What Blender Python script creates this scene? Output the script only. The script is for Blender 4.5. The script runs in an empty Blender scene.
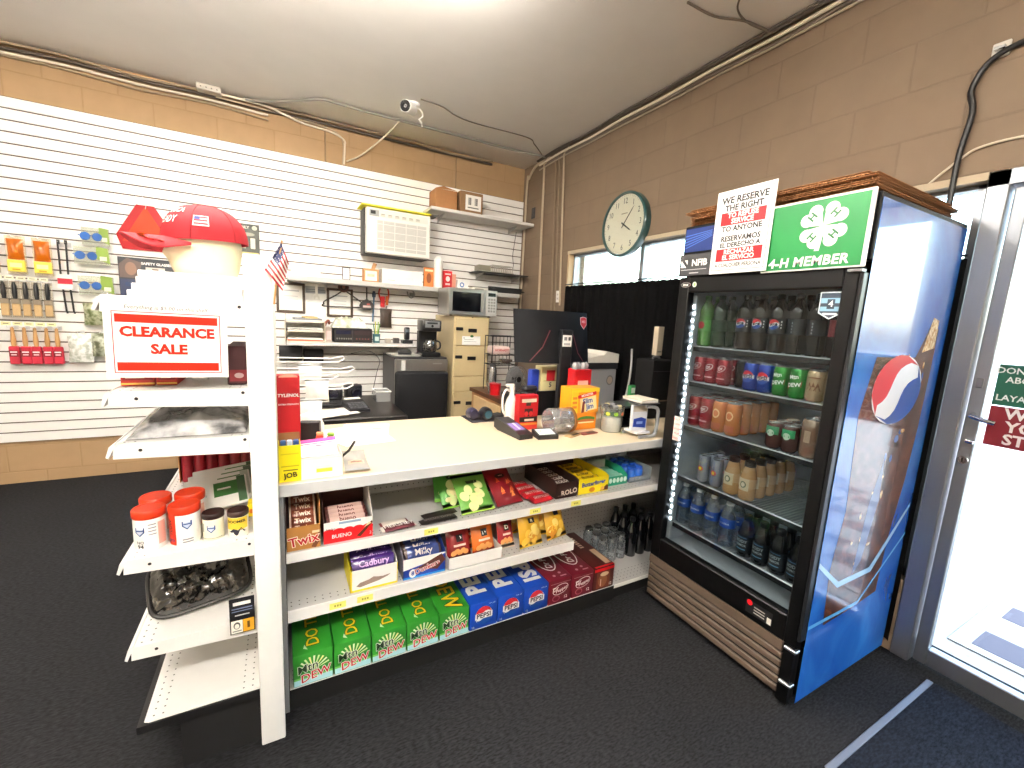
import bpy, bmesh, math, random
from mathutils import Vector, Matrix

S = bpy.context.scene
COL = S.collection
random.seed(7)
PI = math.pi

# ------------------------------------------------------------------ camera
FOCAL_PX = 426.95
YAW, PITCH, ROLL = 0.50174, -0.15215, -0.05441
CAM_H = 1.4467
_f = Vector((math.sin(YAW)*math.cos(PITCH), math.cos(YAW)*math.cos(PITCH), math.sin(PITCH)))
_r = Vector((math.cos(YAW), -math.sin(YAW), 0))
_d = _f.cross(_r)
_c, _s = math.cos(ROLL), math.sin(ROLL)
_r, _d = _c*_r+_s*_d, -_s*_r+_c*_d
cam = bpy.data.objects.new('camera', bpy.data.cameras.new('camera'))
cam.matrix_world = Matrix(((_r.x, -_d.x, -_f.x, 0), (_r.y, -_d.y, -_f.y, 0), (_r.z, -_d.z, -_f.z, CAM_H), (0, 0, 0, 1)))
cam.data.sensor_width = 36
cam.data.lens = FOCAL_PX/1024*36
cam.data.clip_start = 0.02
COL.objects.link(cam)
S.camera = cam

# ------------------------------------------------------------------ sky, sun, exposure
S.view_settings.view_transform = 'Standard'
S.view_settings.look = 'None'
S.view_settings.gamma = 1
S.view_settings.use_curve_mapping = False
S.view_settings.exposure = 1.0
S.cycles.max_bounces = 9
S.cycles.diffuse_bounces = 5
S.cycles.glossy_bounces = 4
S.cycles.transparent_max_bounces = 24
S.cycles.caustics_reflective = False
S.cycles.caustics_refractive = False
S.cycles.sample_clamp_indirect = 8
W = bpy.data.worlds.new('sky'); S.world = W
W.use_nodes = True
nt = W.node_tree
sky = nt.nodes.new('ShaderNodeTexSky')
sky.sky_type = 'NISHITA'
sky.sun_disc = False
sky.sun_elevation = math.radians(48)
sky.sun_rotation = math.radians(200)
sky.air_density = 1.4; sky.dust_density = 3.0
bg = nt.nodes['Background']
bg.inputs['Strength'].default_value = 1.5
nt.links.new(sky.outputs[0], bg.inputs['Color'])
sun = bpy.data.objects.new('sun', bpy.data.lights.new('sun', 'SUN'))
sun.data.energy = 2.0
sun.data.angle = 0.01
sun.data.color = (1, .95, .88)
sun.rotation_euler = (math.radians(42), 0, math.radians(25))
COL.objects.link(sun)

# ------------------------------------------------------------------ materials
def lin(h):
    h = h.lstrip('#')
    o = []
    for i in (0, 2, 4):
        c = int(h[i:i+2], 16)/255
        o.append(c/12.92 if c <= .04045 else ((c+.055)/1.055)**2.4)
    return (*o, 1)
_M = {}
def M(hexa, rough=.5, metal=0, coat=0, spec=.5, noise=0, scale=30):
    key = (hexa, rough, metal, coat, spec, noise, scale)
    if key in _M: return _M[key]
    m = bpy.data.materials.new('surface_'+hexa.lstrip('#')); m.use_nodes = True
    n = m.node_tree.nodes; b = n['Principled BSDF']
    b.inputs['Base Color'].default_value = lin(hexa)
    b.inputs['Roughness'].default_value = rough
    b.inputs['Metallic'].default_value = metal
    b.inputs['Specular IOR Level'].default_value = spec
    if coat:
        b.inputs['Coat Weight'].default_value = coat
        b.inputs['Coat Roughness'].default_value = .06
    t = n.new('ShaderNodeTexNoise'); t.inputs['Scale'].default_value = scale; t.inputs['Detail'].default_value = 3
    tc = n.new('ShaderNodeTexCoord'); m.node_tree.links.new(tc.outputs['Object'], t.inputs['Vector'])
    mx = n.new('ShaderNodeMix'); mx.data_type = 'RGBA'; mx.blend_type = 'MULTIPLY'
    mx.inputs[0].default_value = noise if noise else .06
    c = lin(hexa); mx.inputs[6].default_value = c
    m.node_tree.links.new(t.outputs['Fac'], mx.inputs[7])
    m.node_tree.links.new(mx.outputs[2], b.inputs['Base Color'])
    _M[key] = m
    return m
def glow(hexa, strength):
    key = ('g', hexa, strength)
    if key in _M: return _M[key]
    m = bpy.data.materials.new('lamp_'+hexa.lstrip('#')); m.use_nodes = True
    b = m.node_tree.nodes['Principled BSDF']
    b.inputs['Base Color'].default_value = lin(hexa)
    b.inputs['Emission Color'].default_value = lin(hexa)
    b.inputs['Emission Strength'].default_value = strength
    _M[key] = m
    return m
def clear(tint='FFFFFF', gloss=.1, rough=.03, body=0, name='clear'):
    """thin clear pane or plastic: lets light through with a tint, reflects by fresnel; body = share of plain diffuse"""
    key = ('c', tint, gloss, rough, body)
    if key in _M: return _M[key]
    m = bpy.data.materials.new(name+'_'+tint); m.use_nodes = True
    n = m.node_tree.nodes; L = m.node_tree.links
    n.clear()
    out = n.new('ShaderNodeOutputMaterial'); tr = n.new('ShaderNodeBsdfTransparent'); gl = n.new('ShaderNodeBsdfGlossy')
    tr.inputs[0].default_value = lin(tint); gl.inputs['Roughness'].default_value = rough
    lw = n.new('ShaderNodeLayerWeight'); lw.inputs['Blend'].default_value = .25
    ma = n.new('ShaderNodeMath'); ma.operation = 'MULTIPLY_ADD'; ma.inputs[1].default_value = .7; ma.inputs[2].default_value = gloss*.4
    L.new(lw.outputs['Fresnel'], ma.inputs[0])
    mx = n.new('ShaderNodeMixShader'); L.new(ma.outputs[0], mx.inputs[0])
    base = tr.outputs[0]
    if body:
        df = n.new('ShaderNodeBsdfDiffuse'); df.inputs[0].default_value = lin(tint)
        m2 = n.new('ShaderNodeMixShader'); m2.inputs[0].default_value = body
        L.new(tr.outputs[0], m2.inputs[1]); L.new(df.outputs[0], m2.inputs[2]); base = m2.outputs[0]
    L.new(base, mx.inputs[1]); L.new(gl.outputs[0], mx.inputs[2]); L.new(mx.outputs[0], out.inputs[0])
    _M[key] = m
    return m
def mat_nodes(name, rough=.6):
    m = bpy.data.materials.new(name); m.use_nodes = True
    n = m.node_tree.nodes; b = n['Principled BSDF']; b.inputs['Roughness'].default_value = rough
    return m, n, m.node_tree.links, b
def block_wall(name, axes, off, c1, c2, mortar):
    m, n, L, b = mat_nodes(name, .75)
    tc = n.new('ShaderNodeTexCoord'); sp = n.new('ShaderNodeSeparateXYZ'); cb = n.new('ShaderNodeCombineXYZ')
    L.new(tc.outputs['Object'], sp.inputs[0])
    L.new(sp.outputs[axes[0]], cb.inputs[0])
    ad = n.new('ShaderNodeMath'); ad.operation = 'ADD'; ad.inputs[1].default_value = off
    L.new(sp.outputs['Z'], ad.inputs[0]); L.new(ad.outputs[0], cb.inputs[1])
    br = n.new('ShaderNodeTexBrick'); L.new(cb.outputs[0], br.inputs['Vector'])
    br.inputs['Scale'].default_value = 1; br.inputs['Brick Width'].default_value = .4064; br.inputs['Row Height'].default_value = .2032
    br.inputs['Mortar Size'].default_value = .006; br.inputs['Mortar Smooth'].default_value = .6
    br.inputs['Color1'].default_value = lin(c1); br.inputs['Color2'].default_value = lin(c2); br.inputs['Mortar'].default_value = lin(mortar)
    ns = n.new('ShaderNodeTexNoise'); ns.inputs['Scale'].default_value = 9; ns.inputs['Detail'].default_value = 5
    L.new(tc.outputs['Object'], ns.inputs['Vector'])
    mx = n.new('ShaderNodeMix'); mx.data_type = 'RGBA'; mx.blend_type = 'MULTIPLY'; mx.inputs[0].default_value = .18
    L.new(br.outputs['Color'], mx.inputs[6]); L.new(ns.outputs['Fac'], mx.inputs[7]); L.new(mx.outputs[2], b.inputs['Base Color'])
    bp = n.new('ShaderNodeBump'); bp.inputs['Strength'].default_value = .35; bp.inputs['Distance'].default_value = .004; bp.invert = True
    L.new(br.outputs['Fac'], bp.inputs['Height']); L.new(bp.outputs[0], b.inputs['Normal'])
    return m
def carpet(name, c1, c2, scale=1.0):
    m, n, L, b = mat_nodes(name, .95)
    b.inputs['Specular IOR Level'].default_value = .1
    tc = n.new('ShaderNodeTexCoord')
    ns = n.new('ShaderNodeTexNoise'); ns.inputs['Scale'].default_value = 160*scale; ns.inputs['Detail'].default_value = 4
    mp = n.new('ShaderNodeMapping'); mp.inputs['Scale'].default_value = (.35, 1, 1)
    L.new(tc.outputs['Object'], mp.inputs[0]); L.new(mp.outputs[0], ns.inputs['Vector'])
    big = n.new('ShaderNodeTexNoise'); big.inputs['Scale'].default_value = 2.2; big.inputs['Detail'].default_value = 5
    L.new(tc.outputs['Object'], big.inputs['Vector'])
    cr = n.new('ShaderNodeValToRGB'); cr.color_ramp.elements[0].position = .35; cr.color_ramp.elements[1].position = .68
    cr.color_ramp.elements[0].color = lin(c1); cr.color_ramp.elements[1].color = lin(c2)
    L.new(ns.outputs['Fac'], cr.inputs[0])
    mx = n.new('ShaderNodeMix'); mx.data_type = 'RGBA'; mx.blend_type = 'MULTIPLY'; mx.inputs[0].default_value = .35
    L.new(cr.outputs[0], mx.inputs[6]); L.new(big.outputs['Fac'], mx.inputs[7]); L.new(mx.outputs[2], b.inputs['Base Color'])
    bp = n.new('ShaderNodeBump'); bp.inputs['Strength'].default_value = .6; bp.inputs['Distance'].default_value = .004
    L.new(ns.outputs['Fac'], bp.inputs['Height']); L.new(bp.outputs[0], b.inputs['Normal'])
    return m
def brushed(name, col, rough=.3, axis=2):
    m, n, L, b = mat_nodes(name, rough)
    b.inputs['Metallic'].default_value = .9; b.inputs['Base Color'].default_value = lin(col)
    tc = n.new('ShaderNodeTexCoord'); mp = n.new('ShaderNodeMapping'); sc = [120, 120, 120]; sc[axis] = 3
    mp.inputs['Scale'].default_value = sc
    ns = n.new('ShaderNodeTexNoise'); ns.inputs['Scale'].default_value = 1
    L.new(tc.outputs['Object'], mp.inputs[0]); L.new(mp.outputs[0], ns.inputs['Vector'])
    mr = n.new('ShaderNodeMapRange'); mr.inputs[3].default_value = rough*.7; mr.inputs[4].default_value = rough*1.5
    L.new(ns.outputs['Fac'], mr.inputs[0]); L.new(mr.outputs[0], b.inputs['Roughness'])
    return m
def speckle(name, c1, c2, scale, lo=.4, hi=.6, rough=.4, coat=0):
    m, n, L, b = mat_nodes(name, rough)
    if coat: b.inputs['Coat Weight'].default_value = coat; b.inputs['Coat Roughness'].default_value = .05
    tc = n.new('ShaderNodeTexCoord'); ns = n.new('ShaderNodeTexNoise'); ns.inputs['Scale'].default_value = scale; ns.inputs['Detail'].default_value = 6
    L.new(tc.outputs['Object'], ns.inputs['Vector'])
    cr = n.new('ShaderNodeValToRGB'); cr.color_ramp.elements[0].position = lo; cr.color_ramp.elements[1].position = hi
    cr.color_ramp.elements[0].color = lin(c1); cr.color_ramp.elements[1].color = lin(c2)
    L.new(ns.outputs['Fac'], cr.inputs[0]); L.new(cr.outputs[0], b.inputs['Base Color'])
    return m

# ------------------------------------------------------------------ mesh helpers
def plane(o, u, v):
    """a flat drawing frame: (a, b, off) -> point; faces along u x v"""
    o, u, v = Vector(o), Vector(u).normalized(), Vector(v).normalized()
    n = u.cross(v)
    return lambda a, b, off=0: o+u*a+v*b+n*off
def front(x, y, z): return plane((x, y, z), (1, 0, 0), (0, 0, 1))      # faces the camera (-Y)
def leftward(x, y, z): return plane((x, y, z), (0, -1, 0), (0, 0, 1))   # faces -X
def upward(x, y, z): return plane((x, y, z), (1, 0, 0), (0, 1, 0))      # faces +Z
def round_frame(cx, cy, r, z0, facing=-PI/2):
    """wraps a drawing round an upright cylinder; a is arc length from the facing angle"""
    def fn(a, b, off=0):
        t = facing+a/r
        return Vector((cx+(r+off)*math.cos(t), cy+(r+off)*math.sin(t), z0+b))
    return fn
_TXT = {}
def text_mesh(body, bold=0, spacing=1.0):
    key = (body, bold, spacing)
    if key not in _TXT:
        c = bpy.data.curves.new('t', 'FONT'); c.body = body; c.size = 1; c.offset = bold; c.resolution_u = 2
        c.align_x = 'CENTER'; c.align_y = 'CENTER'; c.space_character = spacing; c.space_line = .95
        o = bpy.data.objects.new('t', c)
        me = bpy.data.meshes.new_from_object(o)
        vs = [tuple(v.co) for v in me.vertices]; fs = [tuple(p.vertices) for p in me.polygons]
        bpy.data.objects.remove(o); bpy.data.curves.remove(c); bpy.data.meshes.remove(me)
        _TXT[key] = (vs, fs)
    return _TXT[key]
class B:
    def __init__(s): s.bm = bmesh.new(); s.m = []
    def i(s, m):
        if m not in s.m: s.m.append(m)
        return s.m.index(m)
    def face(s, vs, m, smooth=False):
        try: f = s.bm.faces.new(vs)
        except ValueError: return None
        f.material_index = s.i(m); f.smooth = smooth
        return f
    def box(s, x0, x1, y0, y1, z0, z1, m, bev=0, mat=None, seg=1):
        x0, x1 = sorted((x0, x1)); y0, y1 = sorted((y0, y1)); z0, z1 = sorted((z0, z1))
        v = [s.bm.verts.new((x, y, z)) for z in (z0, z1) for y in (y0, y1) for x in (x0, x1)]
        fs = [s.face([v[k] for k in q], m) for q in ((0, 2, 3, 1), (4, 5, 7, 6), (0, 1, 5, 4), (2, 6, 7, 3), (0, 4, 6, 2), (1, 3, 7, 5))]
        if bev:
            es = list({e for f in fs for e in f.edges})
            bev = min(bev, .45*min(x1-x0, y1-y0, z1-z0))
            r = bmesh.ops.bevel(s.bm, geom=es, offset=bev, segments=seg, affect='EDGES', profile=.5)
            v = list({w for f in r['faces'] for w in f.verts} | {w for w in v if w.is_valid})
            fs = list({f for w in v for f in w.link_faces})
            for f in fs: f.material_index = s.i(m)
        if mat is not None: bmesh.ops.transform(s.bm, matrix=mat, verts=[w for w in v if w.is_valid])
        return s
    def rbox(s, c, size, m, rot=(0, 0, 0), bev=0, seg=1):
        from mathutils import Euler
        T = Matrix.Translation(c) @ Euler(rot).to_matrix().to_4x4()
        a, b, d = (q/2 for q in size)
        return s.box(-a, a, -b, b, -d, d, m, bev, T, seg)
    def lathe(s, prof, m, c=(0, 0, 0), seg=20, axis='z', caps=True, rot=None):
        """prof = [(r, h[, material])]; material counts for the band that ends there"""
        rings = []
        R = {'z': Matrix.Identity(3), 'x': Matrix(((0, 0, 1), (0, 1, 0), (-1, 0, 0))), 'y': Matrix(((1, 0, 0), (0, 0, 1), (0, -1, 0)))}[axis]
        if rot is not None: R = rot
        c = Vector(c)
        for p in prof:
            if p[0] < 1e-6: rings.append([s.bm.verts.new(c+R@Vector((0, 0, p[1])))])
            else: rings.append([s.bm.verts.new(c+R@Vector((p[0]*math.cos(2*PI*k/seg), p[0]*math.sin(2*PI*k/seg), p[1]))) for k in range(seg)])
        for j in range(len(rings)-1):
            a, b = rings[j], rings[j+1]
            mm = prof[j+1][2] if len(prof[j+1]) > 2 else m
            for k in range(seg):
                k2 = (k+1) % seg
                if len(a) == 1 and len(b) == 1: continue
                if len(a) == 1: s.face([a[0], b[k2], b[k]], mm, True)
                elif len(b) == 1: s.face([a[k], a[k2], b[0]], mm, True)
                else: s.face([a[k], a[k2], b[k2], b[k]], mm, True)
        if caps:
            if len(rings[0]) > 1: s.face(list(reversed(rings[0])), m)
            if len(rings[-1]) > 1: s.face(rings[-1], prof[-1][2] if len(prof[-1]) > 2 else m)
        return s
    def cyl(s, c, r, h, m, axis='z', seg=20, r2=None):
        return s.lathe([(r, 0), (r if r2 is None else r2, h)], m, c, seg, axis)
    def tube(s, pts, r, m, seg=8, closed=False):
        pts = [Vector(p) for p in pts]; n = len(pts); rings = []
        up = None
        for k in range(n):
            a = pts[(k-1) % n] if (k > 0 or closed) else pts[0]; b = pts[(k+1) % n] if (k < n-1 or closed) else pts[-1]
            t = (b-a).normalized()
            if up is None:
                up = t.orthogonal().normalized()
            else:
                up = (up-t*up.dot(t))
                up = up.normalized() if up.length > 1e-6 else t.orthogonal().normalized()
            w = t.cross(up); rr = r[k] if isinstance(r, (list, tuple)) else r
            rings.append([s.bm.verts.new(pts[k]+(up*math.cos(2*PI*j/seg)+w*math.sin(2*PI*j/seg))*rr) for j in range(seg)])
        for k in range(n if closed else n-1):
            a, b = rings[k], rings[(k+1) % n]
            for j in range(seg): s.face([a[j], a[(j+1) % seg], b[(j+1) % seg], b[j]], m, True)
        if not closed: s.face(list(reversed(rings[0])), m); s.face(rings[-1], m)
        return s
    def prism(s, poly, fr, depth, m, m2=None):
        """polygon (a, b) on a frame, pushed back by depth (solid)"""
        f = [s.bm.verts.new(fr(a, b, 0)) for a, b in poly]; g = [s.bm.verts.new(fr(a, b, -depth)) for a, b in poly]
        s.face(f, m); s.face(list(reversed(g)), m2 or m)
        for k in range(len(f)):
            k2 = (k+1) % len(f); s.face([f[k2], f[k], g[k], g[k2]], m2 or m)
        return s
    def poly(s, pts, fr, m, off=.0006):
        s.face([s.bm.verts.new(fr(a, b, off)) for a, b in pts], m); return s
    def rect(s, fr, a0, a1, b0, b1, m, off=.0006, n=1):
        for k in range(n):
            p, q = a0+(a1-a0)*k/n, a0+(a1-a0)*(k+1)/n
            s.poly([(p, b0), (q, b0), (q, b1), (p, b1)], fr, m, off)
        return s
    def disc(s, fr, a, b, ra, rb, m, off=.0006, t0=0, t1=2*PI, n=24, rot=0):
        full = abs(t1-t0-2*PI) < 1e-6
        cr, sr = math.cos(rot), math.sin(rot); P = []
        for k in range(n if full else n+1):
            t = t0+(t1-t0)*k/n; x, y = ra*math.cos(t), rb*math.sin(t); P.append((a+x*cr-y*sr, b+x*sr+y*cr))
        c = s.bm.verts.new(fr(a, b, off)); vs = [s.bm.verts.new(fr(x, y, off)) for x, y in P]
        for k in range(len(vs) if full else len(vs)-1): s.face([c, vs[k], vs[(k+1) % len(vs)]], m)
        return s
    def text(s, fr, body, a, b, size, m, off=.0009, bold=0, rot=0, sx=1.0, shear=0, spacing=1.0):
        vs, fs = text_mesh(body, bold, spacing)
        cr, sr = math.cos(rot), math.sin(rot); V = []
        for x, y, _ in vs:
            x, y = (x*sx+y*shear)*size, y*size; V.append(s.bm.verts.new(fr(a+x*cr-y*sr, b+x*sr+y*cr, off)))
        for f in fs: s.face([V[k] for k in f], m)
        return s
    def grid(s, fn, nu, nv, m, smooth=True):
        V = [[s.bm.verts.new(fn(u/nu, v/nv)) for v in range(nv+1)] for u in range(nu+1)]
        for u in range(nu):
            for v in range(nv):
                s.face([V[u][v], V[u+1][v], V[u+1][v+1], V[u][v+1]], m(u/nu, v/nv) if callable(m) else m, smooth)
        return s
    def pillow(s, fr, w, h, t, m, crimp=.02, mcr=None, seed=0):
        """a filled flat pouch standing on frame fr: a in [-w/2, w/2], b in [0, h]; returns the front-surface frame"""
        rn = random.Random(seed); ph = rn.random()*6
        def thick(a, b):
            u, v = a/(w/2), b/h
            e = max(0, 1-abs(u)**3)*max(0, min(1, (v-crimp/h)/.28))**.6*max(0, min(1, (1-crimp/h-v)/.28))**.6
            return t/2*e*(1+.10*math.sin(9*u+ph+5*v))
        def wid(b):
            v = b/h
            return 1-.07*math.sin(PI*min(1, max(0, v)))
        def ff(a, b, off=0): return fr(a*wid(b), b, thick(a, b)+off)
        def bk(a, b, off=0): return fr(a*wid(b), b, -thick(a, b)-off)
        nu, nv = 12, 14
        pick = (lambda u, v: (mcr or m) if (v < crimp/h*.8 or v > 1-crimp/h*1.3) else m)
        s.grid(lambda u, v: ff((u-.5)*w, v*h), nu, nv, pick)
        s.grid(lambda u, v: bk((.5-u)*w, v*h), nu, nv, pick)
        return ff
    def build(s, name, parent=None, loc=(0, 0, 0), rot=None, sharp=35):
        bmesh.ops.remove_doubles(s.bm, verts=s.bm.verts, dist=1e-6) if len(s.bm.verts) < 1500 else None
        me = bpy.data.meshes.new(name); s.bm.to_mesh(me); s.bm.free()
        for m in s.m: me.materials.append(m)
        try: me.set_sharp_from_angle(angle=math.radians(sharp))
        except Exception: pass
        o = bpy.data.objects.new(name, me); COL.objects.link(o)
        o.location = loc
        if rot: o.rotation_euler = rot
        if parent: o.parent = parent
        return o
def tag(o, label, cat, group=None, kind=None):
    o['label'] = label; o['category'] = cat
    if group: o['group'] = group
    if kind: o['kind'] = kind
    return o
def thing(name, label, cat, loc=(0, 0, 0), rz=0, group=None, kind=None):
    o = bpy.data.objects.new(name, None); COL.objects.link(o)
    o.empty_display_size = .05
    o.location = loc; o.rotation_euler = (0, 0, rz)
    return tag(o, label, cat, group, kind)
def dup(root, loc, rz=0, label=None, group=None):
    r = root.copy(); COL.objects.link(r); r.location = loc; r.rotation_euler = (0, 0, rz)
    if label: r['label'] = label
    if group: r['group'] = group
    for ch in list(root.children):
        c = ch.copy(); COL.objects.link(c); c.parent = r
        for g in list(ch.children):
            d = g.copy(); COL.objects.link(d); d.parent = c
    return r
def struct(b, name, **k):
    o = b.build(name, **k); o['kind'] = 'structure'
    return o

WHITE = M('F4F2EE', .45); PAPER = M('F6F5F1', .7); BLACK = M('0B0B0D', .4); RED = M('D5121E', .4); DKGREY = M('2A2B2E', .5)
CARD = M('A9774A', .8, noise=.2); STEEL = brushed('steel', 'C8CACD', .28); CHROME = M('D8DADC', .15, 1)
YELLOW = M('F4D81E', .4); WIRE = M('D9DADB', .3, .6)

# ------------------------------------------------------------------ ceiling lamps (large light)
LAMP = 24
def ceiling_lamp(x0, x1, y, label, strength, up=2.2, down=.8):
    """white fluorescent strip hung a little below the ceiling, glowing lens all round"""
    t = thing('ceiling_lamp', label, 'light', ((x0+x1)/2, y, 2.92))
    h = (x1-x0)/2
    B().box(-h, h, -.03, .03, .03, .06, WHITE, .004).build('lamp_body', t)
    b = B(); prof = [(-.11, .03), (-.115, .0), (-.10, -.03), (-.05, -.045), (.05, -.045), (.10, -.03), (.115, 0), (.11, .03), (.06, .05), (.03, .03), (-.03, .03), (-.06, .05)]
    lo = prof[:8]
    b.prism(lo[::-1], plane((h-.01, 0, 0), (0, 1, 0), (0, 0, 1)), 2*h-.02, glow('FFF8EE', strength*down)); b.build('lens', t)
    b = B()
    for y0 in (-.11, .04): b.box(-h+.01, h-.01, y0, y0+.07, .032, .046, glow('FFF8EE', strength*up))
    b.build('uplight_lens', t)
    for s_ in (-1, 1): B().box(s_*h, s_*(h+.012), -.118, .118, -.05, .06, WHITE, .003).build('end_cap', t)
    for s_ in (-1, 1): B().cyl((s_*h*.7, 0, .06), .004, .136, WIRE, 'z', 8).build('hanger', t)
    return t
ceiling_lamp(-1.25, -.2, 1.85, 'white fluorescent strip hung below the ceiling, left one just above the frame', LAMP*2.0, 6.0, .42)
ceiling_lamp(-.15, .86, 1.85, 'white fluorescent strip hung below the ceiling, right one just above the frame', LAMP*1.3, 3.0, .8)
ceiling_lamp(-2.0, -.9, -.9, 'white fluorescent strip hung below the ceiling behind the camera, left', LAMP*2.2)
ceiling_lamp(-.6, .5, -.9, 'white fluorescent strip hung below the ceiling behind the camera, right', LAMP*2.2)

# ------------------------------------------------------------------ room shell
XR, YB, HC = 2.485, 4.50, 3.117
XL, YF = -3.6, -2.6
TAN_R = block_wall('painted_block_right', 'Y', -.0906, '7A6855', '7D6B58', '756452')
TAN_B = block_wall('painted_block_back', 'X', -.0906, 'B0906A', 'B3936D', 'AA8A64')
FLOOR_M = carpet('charcoal_carpet', '161617', '2E2E31')
struct(B().box(XL-.2, XR+.25, YF-.2, YB+.2, -.1, 0, FLOOR_M), 'floor')
CEIL_M = M('E6E3DF', .85, noise=.1, scale=4)
struct(B().box(XL-.2, XR+.25, YF-.2, YB+.2, HC, HC+.1, CEIL_M), 'ceiling')
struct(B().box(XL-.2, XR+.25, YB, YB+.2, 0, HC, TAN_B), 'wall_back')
struct(B().box(XL-.2, XL, YF, YB, 0, HC, M('E6DFD2', .8)), 'wall_left')
struct(B().box(XL-.2, XR+.25, YF-.2, YF, 0, HC, M('CFC4B2', .8)), 'wall_front')
SILL, HEAD, YW0, YW1 = .36, 2.117, .70, 3.53
b = B()
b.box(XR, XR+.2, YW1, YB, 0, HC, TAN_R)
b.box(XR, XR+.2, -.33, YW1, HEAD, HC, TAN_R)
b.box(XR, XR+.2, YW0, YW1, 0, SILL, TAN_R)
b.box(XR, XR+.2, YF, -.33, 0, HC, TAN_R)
struct(b, 'wall_right')
# outside
struct(B().box(XR+.2, 60, -50, 60, -.12, -.02, speckle('concrete_paving', '7C7A78', '8E8C89', 40, .3, .7, .9)), 'floor_outside')
# window with aluminium frame
ALU = brushed('aluminium', '9A9EA4', .36)
b = B()
for y in (YW0+.0, 1.62, 2.58, YW1-.04): b.box(XR+.05, XR+.11, y, y+.04, SILL, HEAD, ALU)
for z in (SILL, HEAD-.045): b.box(XR+.05, XR+.11, YW0, YW1, z, z+.045, ALU)
w1 = struct(b, 'window_1')
o = B().box(XR+.077, XR+.083, YW0+.04, YW1-.04, SILL+.045, HEAD-.045, clear('F4FAF8', .12)).build('window_pane', w1)
b = B(); b.box(XR-.012, XR+.05, YW0, YW1+.0, HEAD-.03, HEAD-.0, M('B9A98F', .6)); b.box(XR-.006, XR+.05, YW1-.022, YW1, SILL, HEAD-.03, M('CDB28C', .6))
struct(b, 'trim_1')
# door
YD1, YD0 = .69, -.33
b = B()
b.box(XR-.01, XR+.10, .635, .70, 0, 2.117, ALU, .004)
b.box(XR-.01, XR+.10, YD0, YD0+.05, 0, 2.117, ALU, .004)
b.box(XR-.01, XR+.10, YD0, .70, 2.055, 2.117, ALU, .004)
struct(b, 'door_1')
dl = thing('glass_door', 'aluminium framed glass shop door at the right edge, beside the drink cooler', 'door', (XR+.02, .63, 0))
b = B()
b.box(0, .045, -.045, -.002, .012, 2.05, ALU, .004); b.box(0, .045, -.905, -.86, .012, 2.05, ALU, .004)
b.box(0, .045, -.86, -.045, .012, .09, ALU, .004); b.box(0, .045, -.86, -.045, 1.97, 2.05, ALU, .004)
b.build('door_frame', dl)
B().box(.019, .026, -.86, -.045, .09, 1.97, clear('F6FAFA', .12)).build('glass', dl)
b = B(); b.box(-.012, 0, -.035, -.012, 1.27, 1.31, M('8F9296', .3, .9), .003); b.cyl((-.004, -.024, 1.29), .008, .012, BLACK, 'x')
b.build('latch_plate', dl)
b = B(); b.cyl((-.02, -.026, .966), .016, .022, CHROME, 'x', 16); b.box(-.022, -.019, -.029, -.023, .957, .975, BLACK); b.build('lock_cylinder', dl)
b = B(); b.tube([(0, -.024, 1.16), (-.045, -.03, 1.155), (-.05, -.05, 1.15), (-.05, -.10, 1.14)], .009, CHROME, 10); b.tube([(0, -.024, 1.05), (-.03, -.03, 1.05), (-.032, -.05, 1.048)], .008, CHROME, 10); b.build('door_handle', dl)
fr = plane((XR+.036, .585, 0), (0, -1, 0), (0, 0, 1))
b = B(); b.box(XR+.031, XR+.0345, .565, .04, 1.21, 1.372, M('155C46', .5)); fr = plane((XR+.031, .565, 0), (0, -1, 0), (0, 0, 1))
for k, tx in enumerate(("DON'T FORGET TO ASK", 'ABOUT OUR', 'AND', 'LAYAWAY PLAN')): b.text(fr, tx, (.175, .12, .12, .13)[k], 1.348-.036*k, .033, WHITE, bold=.02)
tag(b.build('door_sign'), 'green sign with white lettering on the glass door, above the maroon one', 'sign')
b = B(); b.box(XR+.031, XR+.0345, .565, .04, 1.045, 1.205, M('7E1424', .5))
for k, tx in enumerate(('WATCH', 'YOUR', 'STEP')): b.text(fr, tx, (.15, .13, .11)[k], 1.178-.051*k, .058, WHITE, bold=.03)
tag(b.build('door_sign'), 'maroon sign reading WATCH YOUR STEP on the glass door', 'sign')

# ------------------------------------------------------------------ slatwall panelling on the back wall
def slatwall(x0, x1, z0, n, label):
    t = thing('slatwall_panel', label, 'wall panel', ((x0+x1)/2, YB-.02, z0))
    h = (x1-x0)/2; p = .0762
    B().box(-h, h, .008, .0195, 0, n*p, M('5A4A3E', .7)).build('backing_board', t)
    b = B()
    for k in range(n): b.box(-h, h, -.002, .0078, k*p+.004, (k+1)*p-.006, M('F7F5F1', .4))
    b.build('slat_face', t)
    return t
slatwall(XL+.01, 0.05, .325, 16, 'white slatwall panel on the back wall, lower left behind the rack of white shelves')
slatwall(0.052, XR-.005, .325, 16, 'white slatwall panel on the back wall, lower right behind the desk and filing cabinet')
slatwall(XL+.01, 0.05, .325+16*.0762, 16, 'white slatwall panel on the back wall, upper left above the hanging merchandise')
slatwall(0.052, XR-.005, .325+16*.0762, 16, 'white slatwall panel on the back wall, upper right around the air conditioner')

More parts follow.
